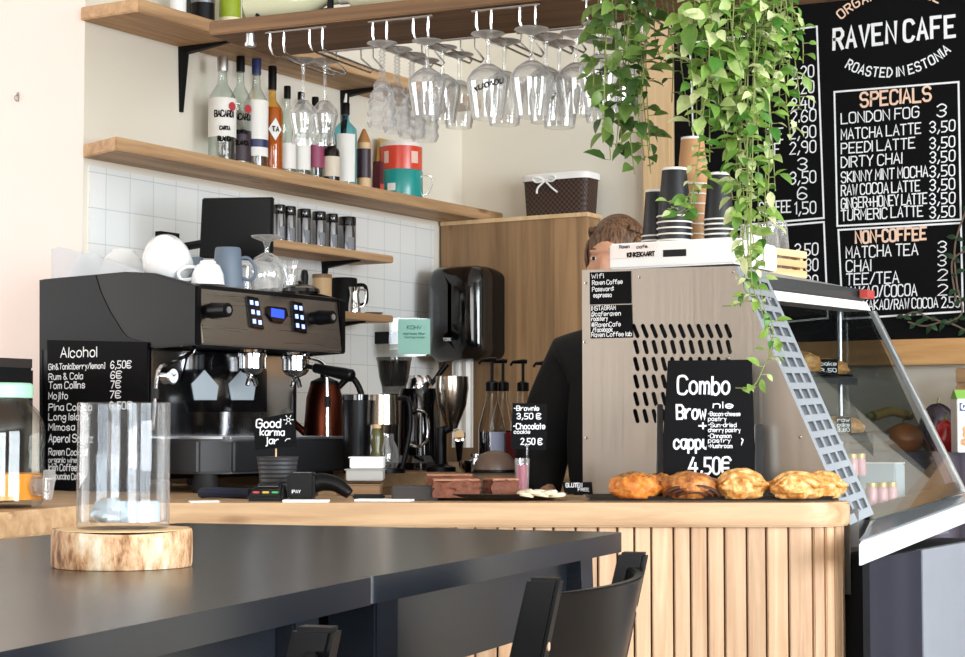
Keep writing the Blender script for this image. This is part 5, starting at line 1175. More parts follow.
pastry(796, 3.91, 'long golden flaky pastry, front one at the right end of the tray', 'flaky', (.058, .042, .0295), 4, .2)
pastry(822, 3.945, 'flaky pastry behind the long golden one at the right end', 'flaky', (.045, .034, .029), 5, .3)
pastry(660, 4.02, 'glazed bun at the back of the tray between two buns', 'swirl', (.036, .03, .029), 6)

cb = Board((*XY(708, 4.02), 1.1), (CA, SA, 0), (F3.x * .06, F3.y * .06, 1))
t = thing('combo_board', 'black Combo board with brownie and cappuccino price behind the pastries', 'sign', (*XY(708, 4.06), ZC))
MB().extr([cb.at(*p) for p in ((660, 484), (756, 484), (752, 359.5), (668, 360.5))], -cb.N * .004).build('board', M_CHALK, t, bevel=.001)
mb = MB()
for s, x0, yy, x1, h, sw in (("Combo", 678, 394, 729, 17.5, .13), ("Brow", 677, 418.5, 706, 13.5, .16), ("nie", 713, 408, 733, 6, .18), ("+", 699, 430, 707, 8.5, .2), ("cappu", 674, 448.5, 708, 13, .16), ("4,50€.", 689, 474, 733, 16, .14)): cb.text(mb, s, x0, yy, x1, h, sw)
cb.line(mb, [(738, 436), (743, 440), (739, 450)], .0025); mb.build('lettering', M_CHALKW, t, flat=True, fix=False)
o = MB().extr([cb.at(*p) + cb.N * .003 for p in ((706.5, 452), (741, 452), (741, 409), (706.5, 409))], -cb.N * .0025).build('taped_note', M_CHALK, t)
mb = MB()
for s, yy, x1 in (("-Bacon-cheese", 416, 740), ("pastry", 421, 726), ("-Sun-dried", 427, 736), ("cherry pastry", 432, 740), ("-Cinnamon", 438, 731), ("pastry", 442.5, 730), ("-Mushroom", 448, 732)): cb.text(mb, s, 708, yy, x1, 4, .15, off=.0045)
mb.build('note_lettering', M_CHALKW, o, flat=True, fix=False)
for a, b, top in ((656, 663, 404), (754, 763, 424)):
    p = [cb.at(*q) + cb.N * .004 for q in ((a, 486), (b, 486), (b, top), (a + 1, top))]
    for k in (0, 1): p[k].z = ZC + .0005
    MB().extr(p, -cb.N * .016).build('side_holder', M_BLKG, t, bevel=.002)
fb = cb.at(708, 486); MB().obox((fb.x, fb.y, ZC + .004), R3 * .115, F3 * .016, Z3 * .0035).build('stand_foot', M_BLKG, t)

# ------------------------------------------------------------------ refrigerated display case
YP, YE = 3.80, 4.45
def plate_with_holes(mb, plane, outer, holes, th):
    """flat sheet of metal with real openings: outer and holes are lists of 2D points on the plane"""
    vs = []; ed = []
    for lp in [outer] + holes:
        k = len(vs); vs += [Vector(p) for p in lp]; ed += [(k + i, k + (i + 1) % len(lp)) for i in range(len(lp))]
    V, E_, F_, *_ = delaunay_2d_cdt(vs, ed, [], 0, 1e-6)
    def inside(p, lp):
        c = False; n = len(lp)
        for i in range(n):
            a, b = lp[i], lp[i - 1]
            if (a[1] > p[1]) != (b[1] > p[1]) and p[0] < (b[0] - a[0]) * (p[1] - a[1]) / (b[1] - a[1]) + a[0]: c = not c
        return c
    bv = [mb.v(plane.pt(v.x, v.y, 0)) for v in V]; fs = []
    for f in F_:
        c = sum((V[i] for i in f), Vector((0, 0))) / len(f)
        if inside(c, outer) and not any(inside(c, h) for h in holes): fs.append(mb.f([bv[i] for i in f]))
    fs = [f for f in fs if f]
    r = bmesh.ops.extrude_face_region(mb.bm, geom=fs)
    for v in r['geom']:
        if isinstance(v, bmesh.types.BMVert): v.co -= plane.N * th
    for v in [v for v in mb.bm.verts if not v.link_faces]: mb.bm.verts.remove(v)
dc = thing('display_case', 'stainless refrigerated pastry case with slanted glass on the right of the bar', 'display case', (-1.65, 4.15, 0))
sp = Board((0, YP, 0), (1, 0, 0), (0, 0, 1))
PL = [onY(*q, YP) for q in ((587, 490), (582, 270), (735, 266), (850, 525))]
outer = [(-2.012, .80), (PL[1].x, PL[1].z), (PL[2].x, PL[2].z), (PL[3].x, PL[3].z), (PL[3].x, .80)]
holes = []
for r, y in enumerate((331, 347, 364, 381.5, 399, 416)):
    for k in range(11):
        a, b = sp.uv(635 + k * 9.25 - (1.5 if r == 0 else 0), y - 5), sp.uv(637.5 + k * 9.25, y + 5); A_, B_ = Vector(a), Vector(b); d_ = (B_ - A_).normalized(); n_ = Vector((-d_.y, d_.x)); w_ = .0052
        lp = []
        for e, s in ((B_, 1), (A_, -1)):
            for i in range(6): g = -PI / 2 + PI * i / 5; lp.append(tuple(e + d_ * s * w_ * math.cos(g) + n_ * s * w_ * math.sin(g)))
        holes.append(lp)
mb = MB(); plate_with_holes(mb, sp, outer, holes, .002); mb.build('side_panel', M_STEEL, dc, ang=30)
MB().box(-2.0, PL[2].x - .03, YP + .03, YP + .04, 1.02, 1.48).build('dark_backing', M_DARK, dc)
mb = MB()
for q in ((586, 283), (585, 342), (586.5, 438), (728, 358), (733, 262 + 10), (800, 437), (640, 277)):
    c = sp.at(*q); mb.lathe([(0, 0), (.004, 0), (.003, .0025), (0, .003)], c, 10, Matrix.Rotation(PI / 2, 3, 'X'))
mb.build('screws', M_CHROME, dc)
# perforated strip following the slanted front
a0, a1 = PL[2], PL[3]; b0, b1 = onY(766, 274, YP + .03), onY(874, 514, YP + .03)
def strip(s, t): return a0.lerp(b0, s).lerp(a1.lerp(b1, s), t)
ss = [0, .08]; hc = 3; hr = 15
for i in range(hc): ss += [.08 + .86 * (i + .14) / hc, .08 + .86 * (i + .86) / hc]
ss += [1]; tt = [0]
for i in range(hr): tt += [.03 + .95 * (i + .2) / hr, .03 + .95 * (i + .8) / hr]
tt += [1]; ss.pop(1)
mb = MB(); grid = [[mb.v(strip(s, t)) for s in ss] for t in tt]; fs = []
for j in range(len(tt) - 1):
    for i in range(len(ss) - 1):
        if i % 2 == 1 and j % 2 == 1: continue
        fs.append(mb.f([grid[j][i], grid[j][i + 1], grid[j + 1][i + 1], grid[j + 1][i]]))
r = bmesh.ops.extrude_face_region(mb.bm, geom=fs); nrm = (b0 - a0).cross(a1 - a0).normalized(); nrm = nrm if nrm.dot(Vector((0, -1, 0))) > 0 else -nrm
for v in r['geom']:
    if isinstance(v, bmesh.types.BMVert): v.co -= nrm * .002
mb.build('perforated_strip', plain('white_metal', '#8e949a', .35, metal=.4), dc, ang=20)
mb = MB(); q = [strip(*p) - nrm * .012 for p in ((0.05, .01), (.98, .01), (.98, .99), (.05, .99))]; mb.extr(q, -nrm * .002); mb.build('strip_backing', plain('grey_metal', '#6b7076', .4, metal=.5), dc)
# top, lamp housing, glass, floor, ledge, fronts
XT = b0.x; zt0 = 1.498
MB().hexa([(-2.012, YP + .003, 1.512), (a0.x + .01, YP + .003, 1.503), (a0.x + .01, YE, 1.503), (-2.012, YE, 1.512), (-2.012, YP + .003, 1.521), (a0.x + .01, YP + .003, 1.513), (a0.x + .01, YE, 1.513), (-2.012, YE, 1.521)]).build('top_panel', M_ALU, dc)
def prof_y(pts, y0, y1, dz=0): return MB().hexa([(x, y0, z) for x, z in pts] + [(x, y1, z + dz) for x, z in pts])
TN = {k: onY(px, py, YP + .032) for k, (px, py) in dict(t=(765.5, 275), b=(768.5, 290), w=(770.5, 300)).items()}; TF = {k: onY(px, py, YE) for k, (px, py) in dict(t=(868, 290), b=(864.5, 302), w=(871, 311)).items()}
def rail(k0, k1, back): return MB().hexa([(TN[k0].x - back, TN[k0].y, TN[k0].z), (TF[k0].x - back, TF[k0].y, TF[k0].z), TF[k0], TN[k0]][::-1] + [(TN[k1].x - back, TN[k1].y, TN[k1].z), (TF[k1].x - back, TF[k1].y, TF[k1].z), TF[k1], TN[k1]][::-1])
rail('b', 't', .075).build('lamp_housing', plain('slate_plastic', '#2b2f33', .4), dc, bevel=.003)
for k in 'b': TN[k] = TN[k] + Vector((.006, 0, -.0005)); TF[k] = TF[k] + Vector((.006, 0, -.0005))
rail('w', 'b', .07).build('white_trim', M_CARD, dc)
MB().box(TF['t'].x + .003, TF['t'].x + .022, YE - .07, YE - .015, TF['t'].z - .024, TF['t'].z - .004).build('red_sticker', plain('red_sticker', '#b5423c', .5), dc)
gx0, gz0, gx1, gz1 = TN['w'].x + .002, TN['w'].z, -1.335, .958; gfx0, gfz0, gfx1, gfz1 = TF['w'].x + .002, TF['w'].z, -1.318, 1.0
def slanted(y0, y1, a, w): t0 = 0 if y0 < YE - .1 else 1; n0 = ((gx0, gz0), (gx1, gz1)) if not t0 else ((gfx0, gfz0), (gfx1, gfz1)); n1 = ((gfx0, gfz0), (gfx1, gfz1)); return MB().hexa([(n0[0][0] + a, y0, n0[0][1]), (n0[1][0] + a, y0, n0[1][1]), (n0[1][0] + a + w, y0, n0[1][1]), (n0[0][0] + a + w, y0, n0[0][1]), (n1[0][0] + a, y1, n1[0][1]), (n1[1][0] + a, y1, n1[1][1]), (n1[1][0] + a + w, y1, n1[1][1]), (n1[0][0] + a + w, y1, n1[0][1])])
slanted(YP + .036, YE, 0, .005).build('slanted_glass', M_CASEG, dc)
slanted(YE + .0005, YE + .012, -.01, .018).build('end_trim', M_ALU, dc)
MB().hexa([(gx1 - .012, YP + .036, gz1), (gx1 - .002, YP + .036, gz1), (gfx1 - .002, YE, gfz1), (gfx1 - .012, YE, gfz1), (gx1 - .022, YP + .036, gz1 + .024), (gx1 - .012, YP + .036, gz1 + .024), (gfx1 - .012, YE, gfz1 + .024), (gfx1 - .022, YE, gfz1 + .024)]).build('glass_gasket', M_BLK, dc)
MB().hexa([(-2.0, YE, .96), (gfx1 - .015, YE, .96), (gfx1 - .015, YE + .004, .96), (-2.0, YE + .004, .96), (-2.0, YE, 1.46), (gfx0 - .015, YE, 1.45), (gfx0 - .015, YE + .004, 1.45), (-2.0, YE + .004, 1.46)]).build('end_glass', glass('tinted_case_glass', (.55, .57, .56), .8, .9), dc)
MB().box(-2.0, gx1 - .018, YP + .01, YE - .002, .90, .982).build('case_floor', plain('case_floor', '#9a9da0', .35, metal=.4), dc)
MB().box(-2.0, -1.42, YP + .01, YE + .01, 0, .90).build('cabinet', M_STEELX, dc)
lz = lambda y: .92 + (y - 3.545) * .075; li = lambda y: .957 + (y - 3.83) * .058
mb = MB(); y0_, y1_ = 3.83, 4.62; yo = 3.575; mb.hexa([(x, y, z) for ya, yb_ in ((y0_, yo), (y1_, y1_)) for x, y, z in ((gx1, ya, li(ya)), (gx1, ya, lz(ya) - .045), (-1.27, yb_, lz(yb_) - .045), (-1.27, yb_, lz(yb_)))]); mb.build('front_ledge', plain('ledge_white', '#e9ebed', .3), dc, bevel=.002)
mb = MB(); mb.hexa([(x, y, z) for ya, yb_ in ((y0_ + .01, yo + .02), (y1_, y1_)) for x, y, z in ((gx1 + .01, ya, li(ya) + .002), (gx1 + .01, ya, li(ya) + .0005), (-1.278, yb_, lz(yb_) + .003), (-1.278, yb_, lz(yb_) + .0045))]); mb.build('ledge_glass', plain('ledge_grey', '#767c82', .12), dc)
MB().box(-1.30, -1.285, 3.68, 4.02, .05, .93 - .045).build('gloss_front', plain('gloss_slate', '#1d242c', .12, coat=.6), dc)
MB().box(-1.30, -1.283, 4.024, 4.62, .05, .93 - .045).build('grey_front', plain('grey_front', '#a3a9b2', .3, metal=.2), dc)
MB().box(-1.42, -1.30, 3.85, 4.6, .02, .88).build('front_core', M_DARK, dc)
for z, x1, nm in ((1.275, -1.58, 'upper_shelf'), (1.137, -1.50, 'middle_shelf')):
    o = MB().box(-1.99, x1, YP + .045, YE - .01, z - .006, z).build(nm, M_CASEG, dc); MB().box(x1, x1 + .004, YP + .045, YE - .01, z - .014, z + .004).build('edge_rail', plain('dark_rail', '#3b3f42', .4, metal=.5), o)
MB().cyl((-1.617, YE - .02, .982), (-1.617, YE - .02, 1.46), .006, n=10).build('shelf_post', M_ALU, dc)
MB().box(-2.006, -2.0, YP + .045, YE, .91, 1.505).build('rear_door', plain('grey_glass', '#596064', .2), dc)
# goods in the case
for k, (px, d, z, lb) in enumerate(((870, 4.13, .9825, 'pink dessert jar with gold lid, front left in the case'), (880.5, 4.16, .9825, 'pink dessert jar with gold lid, front middle in the case'), (890, 4.19, .9825, 'pink dessert jar with gold lid, front right in the case'),
    (851, 4.2, 1.046, 'pink dessert jar on the case step, left of the rear pair'), (859, 4.25, 1.046, 'pink dessert jar on the case step, right of the rear pair'))):
    x, y = XY(px, d); t = thing('dessert_jar', lb, 'jar', (x, y, z), 0, 'pink dessert jars in the case')
    MB().lathe([(0, 0), (.0125, 0), (.0135, .004), (.0135, .034), (.011, .04), (0, .04)], (x, y, z), 16).build('jar', plain('pink_dessert', '#dfa3ac', .2), t)
    MB().lathe([(0, .0402), (.0125, .0402), (.0125, .05), (0, .051)], (x, y, z), 16).build('lid', plain('gold_lid', '#cbb070', .35, metal=.5), t)
t = thing('case_step', 'pale step block inside the case under the rear dessert jars', 'step', (-1.6, 4.1, .9825)); MB().box(-1.75, -1.50, 3.95, 4.22, .9825, 1.0455).build('block', M_CARD, t, bevel=.003)
x, y = XY(893, 4.42); t = thing('blue_grey_carton', 'pale blue carton standing at the far end of the case', 'carton', (x, y, .9825)); MB().box(x - .07, x + .02, y - .05, y + .02, .9825, 1.07).build('carton', plain('pale_blue_card', '#b9c6cf', .6), t, bevel=.003); MB().box(x - .07, x + .02, y - .0505, y + .0205, 1.07, 1.073).build('flap', M_CARD, t)
M_BREAD = pastry_mat('case_bread', '#8a5a2c', '#b9823f', '#dcb272')
def tray_goods(px, d, z, label, R, seed):
    x, y = XY(px, d); t = thing('cake', label, 'cake', (x, y, z), 0, 'cakes in the case'); blob(MB(), (x, y, z + R[2] * .77), R, seed, .08).build('cake', M_BREAD, t)
    MB().lathe([(0, .0003), (R[0] * 1.15, .0003), (R[0] * 1.2, .006), (R[0] * 1.1, .004), (0, .003)], (x, y, z), 24, sy=R[1] / R[0]).build('plate', M_BLK, t)
tray_goods(800, 4.2, 1.2755, 'yellow cake at the near end of the upper case shelf', (.05, .05, .03), 11); tray_goods(826, 4.4, 1.2755, 'dark crusted cake farther on the upper case shelf', (.055, .05, .025), 12)
tray_goods(838, 4.3, 1.1375, 'flat pastry on the middle case shelf behind its price card', (.06, .05, .025), 13)
def price_card(px0, px1, y0, y1, d, z, label, lines):
    pb = Board((*XY((px0 + px1) / 2, d), z), (CA, SA, 0), (F3.x * .5, F3.y * .5, 1)); q = [pb.at(*p) for p in ((px0, y1), (px1, y1), (px1, y0), (px0, y0))]
    t = thing('price_card', label, 'price card', q[0], 0, 'price cards in the case'); t.location.z = z
    for p in q[:2]: p.z = z + .0008
    MB().extr(q, -pb.N * .0015).build('card', M_CHALK, t); mb = MB()
    for i, s in enumerate(lines): pb.text(mb, s, px0 + 1.5, y0 + (y1 - y0) * (i + 1) / (len(lines) + .5), px1 - 1.5, 3.5, .2)
    mb.build('lettering', M_CHALKW, t, flat=True, fix=False)
price_card(819, 838, 359, 375.5, 4.25, 1.2755, 'black price card on the upper case shelf', ("cake", "3,50")); price_card(836, 851, 417, 434, 4.22, 1.1375, 'black price card on the middle case shelf', ("raw", "cake", "3,80"))

# ------------------------------------------------------------------ wifi cards on the side panel
for nm, q, lines, lb in (('wifi_card', ((590, 304.7), (631.6, 303.5), (631, 271), (590, 272.4)), (("Wifi", 592, 278.5, 604), ("Raven Coffee", 592.8, 285, 623), ("Password:", 592.8, 291.5, 614), ("espresso", 594, 297.5, 612)), 'black card with the wifi password at the top left of the steel panel'),
    ('social_media_card', ((590.7, 338.5), (633, 337.5), (632, 304.5), (590.7, 305.5)), (("INSTAGRAM", 592, 310.5, 616), ("@caferaven", 592, 316.3, 621), ("roastery", 592, 321, 608), ("#RavenCafe", 592, 327, 621), ("/facebook", 593, 332, 613), ("Raven Coffee lab", 592, 337, 632)), 'black card of social media handles below the wifi card on the steel panel')):
    p = [sp.at(*k) + sp.N * .0015 for k in q]; c = sum(p, Vector()) / 4; t = thing(nm, lb, 'card', c); MB().extr(p, -sp.N * .0014).build('card', M_CHALK, t); mb = MB()
    for s, x0, yy, x1 in lines: sp.text(mb, s, x0, yy, x1, 4.2, .16, off=.0022)
    mb.build('lettering', M_CHALKW, t, flat=True, fix=False)

# ------------------------------------------------------------------ on top of the case
l_, r_ = onY(609, 255, YP + .02), onY(735, 255, YP + .02)
ZBX0 = 1.5215; ZBX1 = onY(660, 241, YP + .02).z
t = thing('lid_box', 'white shallow box on the case carrying the cup stacks', 'box', ((l_.x + r_.x) / 2, YP + .15, ZBX0))
MB().box(l_.x, r_.x, YP + .02, YP + .27, ZBX0, ZBX1).build('box', M_CARD, t, bevel=.004)
nb = Board((0, YP + .019, 0), (1, 0, 0), (0, 0, 1)); sl = [nb.at(*p) for p in ((663, 257), (686, 256), (686, 249), (663, 250))]; MB().extr(sl, (0, .0008, 0)).build('hand_slot', M_DARK, t)
q = [nb.at(*p) + nb.N * .002 for p in ((611, 259), (655, 256), (657, 243), (613, 246))]; c = sum(q, Vector()) / 4
t = thing('gift_card_note', 'white gift card note taped to the front of the white box', 'note', c); MB().extr(q, -nb.N * .0015).build('note', plain('note_paper', '#f3e7e1', .7), t)
mb = MB(); nb.text(mb, "KINKEKAART", 628, 257, 655, 4, .3, off=.003); nb.text(mb, "Raven", 620, 248.5, 630, 3, .2, off=.003); nb.text(mb, "cafe", 637, 248.5, 648, 3, .2, off=.003); mb.build('lettering', M_CHALK, t, flat=True, fix=False)
M_CUPB = plain('black_cup_card', '#16161a', .5); M_RIM = plain('cup_rim', '#efe9df', .5)
def cup_stack(px, d, label, top_y, n_rims, mat, w, group='takeaway cups on the white box', z=None):
    z = ZBX1 + .0005 if z is None else z; x, y = XY(px, d); R = PX(w, d) / 2; H = ZA(top_y, d) - z; t = thing('cup_stack', label, 'cups', (x, y, z), 0, group)
    step = .0115; hcup = min(.115, H - step * (n_rims - 1)); step = (H - hcup) / max(1, n_rims - 1) if n_rims > 1 else 0
    for i in range(n_rims):
        z0 = z + i * step; o = MB().lathe([(R * .97, 0), (R * .7, hcup - .002), (R * .69, hcup), (0, hcup - .004)] if i == n_rims - 1 else [(R * .97, 0), (R * .97 - .27 * R * min(1, step * 1.4 / hcup), min(step * 1.4, hcup))], (x, y, z0), 28).build('cup', mat, t)
        mb = MB(); mb.tube([Vector((x + R * math.cos(a), y + R * math.sin(a), z0 + .0022)) for a in [2 * PI * k / 28 for k in range(28)]], .0021, 6, closed=True); mb.build('rim', M_RIM, o)
    MB().lathe([(R * .705, 0), (R * .712, -.006), (R * .69, -.001)], (x, y, z + H), 28).build('base_ring', M_RIM, t)
cup_stack(675.5, 4.24, 'black takeaway cups, front stack with white rims on the white box', 167, 5, M_CUPB, 35)
cup_stack(656, 4.36, 'black takeaway cups, leftmost stack on the white box', 189, 3, M_CUPB, 27)
cup_stack(694, 4.34, 'kraft brown takeaway cups, tallest stack on the white box', 136, 7, M_KRAFT, 33)
cup_stack(720, 4.22, 'black takeaway cups, right stack behind the hanging leaves', 172, 5, M_CUPB, 31)
cx_, cy_ = XY(760, 4.5); cz = 1.5145; A_ = YAW - math.radians(-48); u = Vector((math.cos(A_), math.sin(A_), 0)); v = Vector((-math.sin(A_), math.cos(A_), 0)); c = Vector((cx_, cy_, cz))
t = thing('wooden_crate', 'pale slatted wooden crate on the case behind the trailing plant', 'crate', c, A_)
hl, hw_ = .1, .07
MB().obox(c + Z3 * .004, u * hl, v * hw_, Z3 * .0035).build('bottom', M_CRATE, t)
for k in range(3):
    z = .016 + k * .024
    for s in (-1, 1):
        MB().obox(c + v * s * hw_ + Z3 * z, u * hl, v * .004, Z3 * .0085).build('slat', M_CRATE, t, bevel=.001); MB().obox(c + u * s * (hl - .004) + Z3 * z, u * .004, v * (hw_ - .004), Z3 * .0085).build('slat', M_CRATE, t, bevel=.001)
for a in (-1, 1):
    for b in (-1, 1): MB().obox(c + u * a * (hl - .013) + v * b * (hw_ - .009) + Z3 * .037, u * .007, v * .005, Z3 * .036).build('corner_post', M_CRATE, t)
for k, (a, b, h, m, lb) in enumerate(((.05, -.02, .14, M_GLASS2, 'stack of clear plastic cups standing in the crate, right one'), (.0, -.025, .13, M_GLASS2, 'stack of clear plastic cups standing in the crate, middle one'), (-.05, -.01, .12, plain('milky_plastic', '#e6ebe8', .3), 'stack of white cup lids standing in the crate'))):
    q = c + u * a + v * b + Z3 * .008; t = thing('plastic_cup_stack', lb, 'cups', q, 0, 'plastic cups in the crate'); pr = [(.034, 0)]
    for i in range(6): pr += [(.033, .004 + i * .007), (.0345, .008 + i * .007)]
    MB().lathe(pr + [(.031, .05), (.024, h), (0, h)], q, 24).build('cups', m, t); MB().lathe([(.035, .0), (.036, .003), (.035, .006)], q, 24).build('rim', M_CARD, t)

# ------------------------------------------------------------------ back table with produce
ZTB = 1.085
t = thing('cloth_table', 'side table under a dark grey cloth behind the case', 'table', (-1.6, 5.25, 0))
MB().box(-2.3, -.7, 5.0, 5.58, ZTB - .02, ZTB).build('tabletop', M_OAK, t)
mb = MB(); pts = []; n_ = 90
for i in range(n_ + 1): x = -2.31 + 1.62 * i / n_; pts.append((x, 4.985 + .008 * math.sin(i * 1.3) + .005 * math.sin(i * .57)))
mb.extr([(a, b, .3) for a, b in pts] + [(a, b + .004, .3) for a, b in pts[::-1]], (0, 0, ZTB + .001 - .3)); mb.box(-2.31, -.69, 4.985, 5.585, ZTB + .0005, ZTB + .004); mb.build('tablecloth', plain('grey_purple_cloth', '#6d6674', .85, bump=.3, scale=30), t)
for x in (-2.22, -.78): MB().box(x - .02, x + .02, 5.5, 5.54, 0, ZTB - .02).build('leg', M_OAK, t)
ZF = ZTB + .0045
def fruit(name, label, cat, px, d, R, col, seed=0, amp=.03, stem=True, rz=0, group=None, rough=.3, z=ZF):
    x, y = XY(px, d); t = thing(name, label, cat, (x, y, z), 0, group); blob(MB(), (x, y, z + R[2] * .76), R, seed, amp, rz=rz).build('flesh', plain(name + str(seed), col, rough, var=.18, scale=25), t)
    if stem: MB().cyl((x, y, z + R[2] * 1.7), (x + .006, y, z + R[2] * 1.7 + .02), .004, .003, 8).build('stem', M_STEM, t)
fruit('pumpkin', 'orange pumpkin on the cloth table seen through the glass', 'pumpkin', 902, 5.2, (.055, .055, .045), '#c5743a', 1, .06)
fruit('red_pepper', 'shiny red pepper right of the slanted glass', 'pepper', 944, 5.15, (.036, .036, .05), '#a11d22', 2, .06, rough=.15)
fruit('aubergine', 'dark purple aubergine behind the red pepper', 'aubergine', 937, 5.32, (.055, .04, .078), '#251a26', 3, .03, rough=.2, rz=.5)
def long_fruit(name, label, cat, p0, p1, r, col, z):
    a = Vector((*XY(p0[0], p0[1]), z)); b = Vector((*XY(p1[0], p1[1]), z)); t = thing(name, label, cat, a, 0, 'long squashes on the table')
    m_ = (a + b) / 2 + Z3 * .015
    MB().tube([a + Z3 * r, a.lerp(m_, .3) + Z3 * r, m_ + Z3 * r, b.lerp(m_, .2) + Z3 * r, b + Z3 * r], [r * .45, r * .95, r, r * .9, r * .35], 14, sub=4).build('flesh', plain(name + 'c', col, .45, var=.2, scale=20), t); MB().cyl(a + Z3 * r, a + Z3 * r + (a - b).normalized() * .025, r * .3, r * .22, 8).build('stem', M_STEM, t)
long_fruit('squash', 'long tan squash lying on the table behind the pumpkin', 'squash', (850, 5.35), (905, 5.45), .032, '#a8823f', ZF); long_fruit('yellow_squash', 'yellow green squash lying on top of the tan squash', 'squash', (872, 5.32), (910, 5.4), .034, '#a98d4a', ZF + .066)
x, y = XY(969, 5.05); t = thing('milk_carton', 'white plant milk carton with green top at the right edge', 'carton', (x, y, ZF)); w_ = .0425
cr = Vector((CA, SA, 0)); fw = Vector((-SA, CA, 0)); cc = Vector((x + .0, y, ZF))
MB().obox(cc + Z3 * .0725, cr * w_, fw * .035, Z3 * .0725).build('box', M_CARD, t, bevel=.002)
mb = MB(); mb.hexa([cc + cr * a + fw * b + Z3 * z for z, s in ((.1452, 1), (.17, .12)) for a, b in ((-w_, -.035 * s), (w_, -.035 * s), (w_, .035 * s), (-w_, .035 * s))]); mb.build('gable_top', plain('fresh_green', '#8cbf5a', .5), t)
cbd = Board(cc - fw * .0352, cr, Z3); q = [cbd.pt(*p, .0006) for p in ((-.036, .112), (.04, .108), (.04, .138), (-.036, .134))]; MB().extr(q, -cbd.N * .0005).build('blue_patch', plain('deep_blue', '#1c3f7a', .5), t)
mb = MB(); write(mb, "alpro", lambda a, b: cbd.pt(-.03 + a, .117 + b, .0014), .02, .06, .005); mb.build('lettering', M_CHALKW, t, flat=True, fix=False)
mb = MB(); M = fw.to_track_quat('Z', 'Y').to_matrix()
for a, b, r in ((-.01, .055, .02), (.02, .03, .014), (-.025, .028, .01)):
    for k in range(5): an = k * 2 * PI / 5; mb.lathe([(0, 0), (r * .5, 0), (r * .5, .0006), (0, .0006)], cbd.pt(a + r * .6 * math.cos(an), b + r * .6 * math.sin(an), .0008), 12, M)
mb.build('printed_flowers', plain('flower_tan', '#cf9a63', .5), t)
x, y = XY(964, 5.45); t = thing('brown_crate', 'brown wooden crate against the wall behind the milk carton', 'crate', (x, y, ZF))
for k in range(5): MB().box(x - .03, x + .22, 5.42, 5.432, ZF + .001 + k * .05, ZF + .042 + k * .05).build('slat', M_OAK, t, bevel=.002)
for a in (x - .03, x + .2): MB().box(a, a + .02, 5.4325, 5.57, ZF + .0005, ZF + .245).build('side', M_OAK, t)

# ------------------------------------------------------------------ trailing plants on the hanging shelf
def leaf(mb, p, dr, nrm, l, w):
    dr = dr.normalized(); sd = dr.cross(nrm).normalized(); nrm = sd.cross(dr).normalized()
    rows = ((0, 0, 0), (.12, .6, .02), (.36, 1, .02), (.62, .84, -.03), (.84, .42, -.1), (1, 0, -.2)); pr = None
    for t, ww, dz in rows:
        c = p + dr * l * t + nrm * l * dz; e = sd * w * .5 * ww; up = nrm * w * .16 * ww
        cur = [mb.v(c)] if ww == 0 else [mb.v(c - e + up), mb.v(c), mb.v(c + e + up)]
        if pr:
            if len(pr) == 1: mb.f([pr[0], cur[1], cur[0]]); mb.f([pr[0], cur[2], cur[1]])
            elif len(cur) == 1: mb.f([pr[0], pr[1], cur[0]]); mb.f([pr[1], pr[2], cur[0]])
            else: mb.f([pr[0], pr[1], cur[1], cur[0]]); mb.f([pr[1], pr[2], cur[2], cur[1]])
        pr = cur
def plant(label, potpx, potd, strands, mat, lsz, seed, dens=.02, shell=None):
    r = random.Random(seed); x, y = XY(potpx, potd); zt = HZ + HT + .0008
    t = thing('hanging_plant', label, 'plant', (x, y, zt), 0, 'trailing plants over the bar')
    MB().lathe([(0, 0), (.062, 0), (.075, .12), (.079, .125), (.079, .14), (.072, .14), (.07, .12), (0, .115)], (x, y, zt), 28).build('pot', plain('terracotta_pot', '#8a5a3f', .8), t)
    ms, ml = MB(), MB(); top = Vector((x, y, zt + .13))
    for k in range(26):
        a = r.uniform(0, 6.28); q = top + Vector((.07 * math.cos(a), .07 * math.sin(a), r.uniform(.01, .07))); d = Vector((math.cos(a), math.sin(a), r.uniform(-.2, .5))); leaf(ml, q, d, Z3 + d * .2, lsz * r.uniform(.7, 1.1), lsz * .6)
    for pts, d, f in strands:
        P = [top]; first = Vector((*XY(pts[0][0], d), 0)); e = (first - Vector((x, y, 0))); e.z = 0
        edge = Vector((x, y, 0)) + e * .75; edge.z = zt + .15; P.append(edge)
        for px, py in pts: P.append(Vector((*XY(px + r.uniform(-2, 2), d + r.uniform(-.02, .02)), ZA(py, d))))
        P = smooth(P, 8); ms.tube(P, .0012, 5); acc = 0; side = 1; n = len(P)
        for i in range(1, n):
            seg = P[i] - P[i - 1]; acc += seg.length
            if acc > dens and P[i].z < zt + .02:
                acc = r.uniform(-.006, .004); side = -side; a = r.uniform(0, 6.28)
                out = Vector((math.cos(a), math.sin(a), 0)) * .55 - F3 * .55 + R3 * side * .35; dr = out * 1.3 + Vector((0, 0, r.uniform(-1.0, .25)))
                nn = (-F3 * r.uniform(.2, 1) + Z3 * r.uniform(.4, 1) + R3 * r.uniform(-.6, .6)); q = P[i] + out.normalized() * .012
                ms.tube([P[i], q], .0011, 4); s = lsz * r.uniform(.55, 1.15) * f; leaf(ml, q, dr, nn, s, s * r.uniform(.5, .66))
    ms.build('stems', M_STEM, t); o = ml.build('foliage', mat, t, ang=80, fix=False)
    return t
stL = []
rr = random.Random(3)
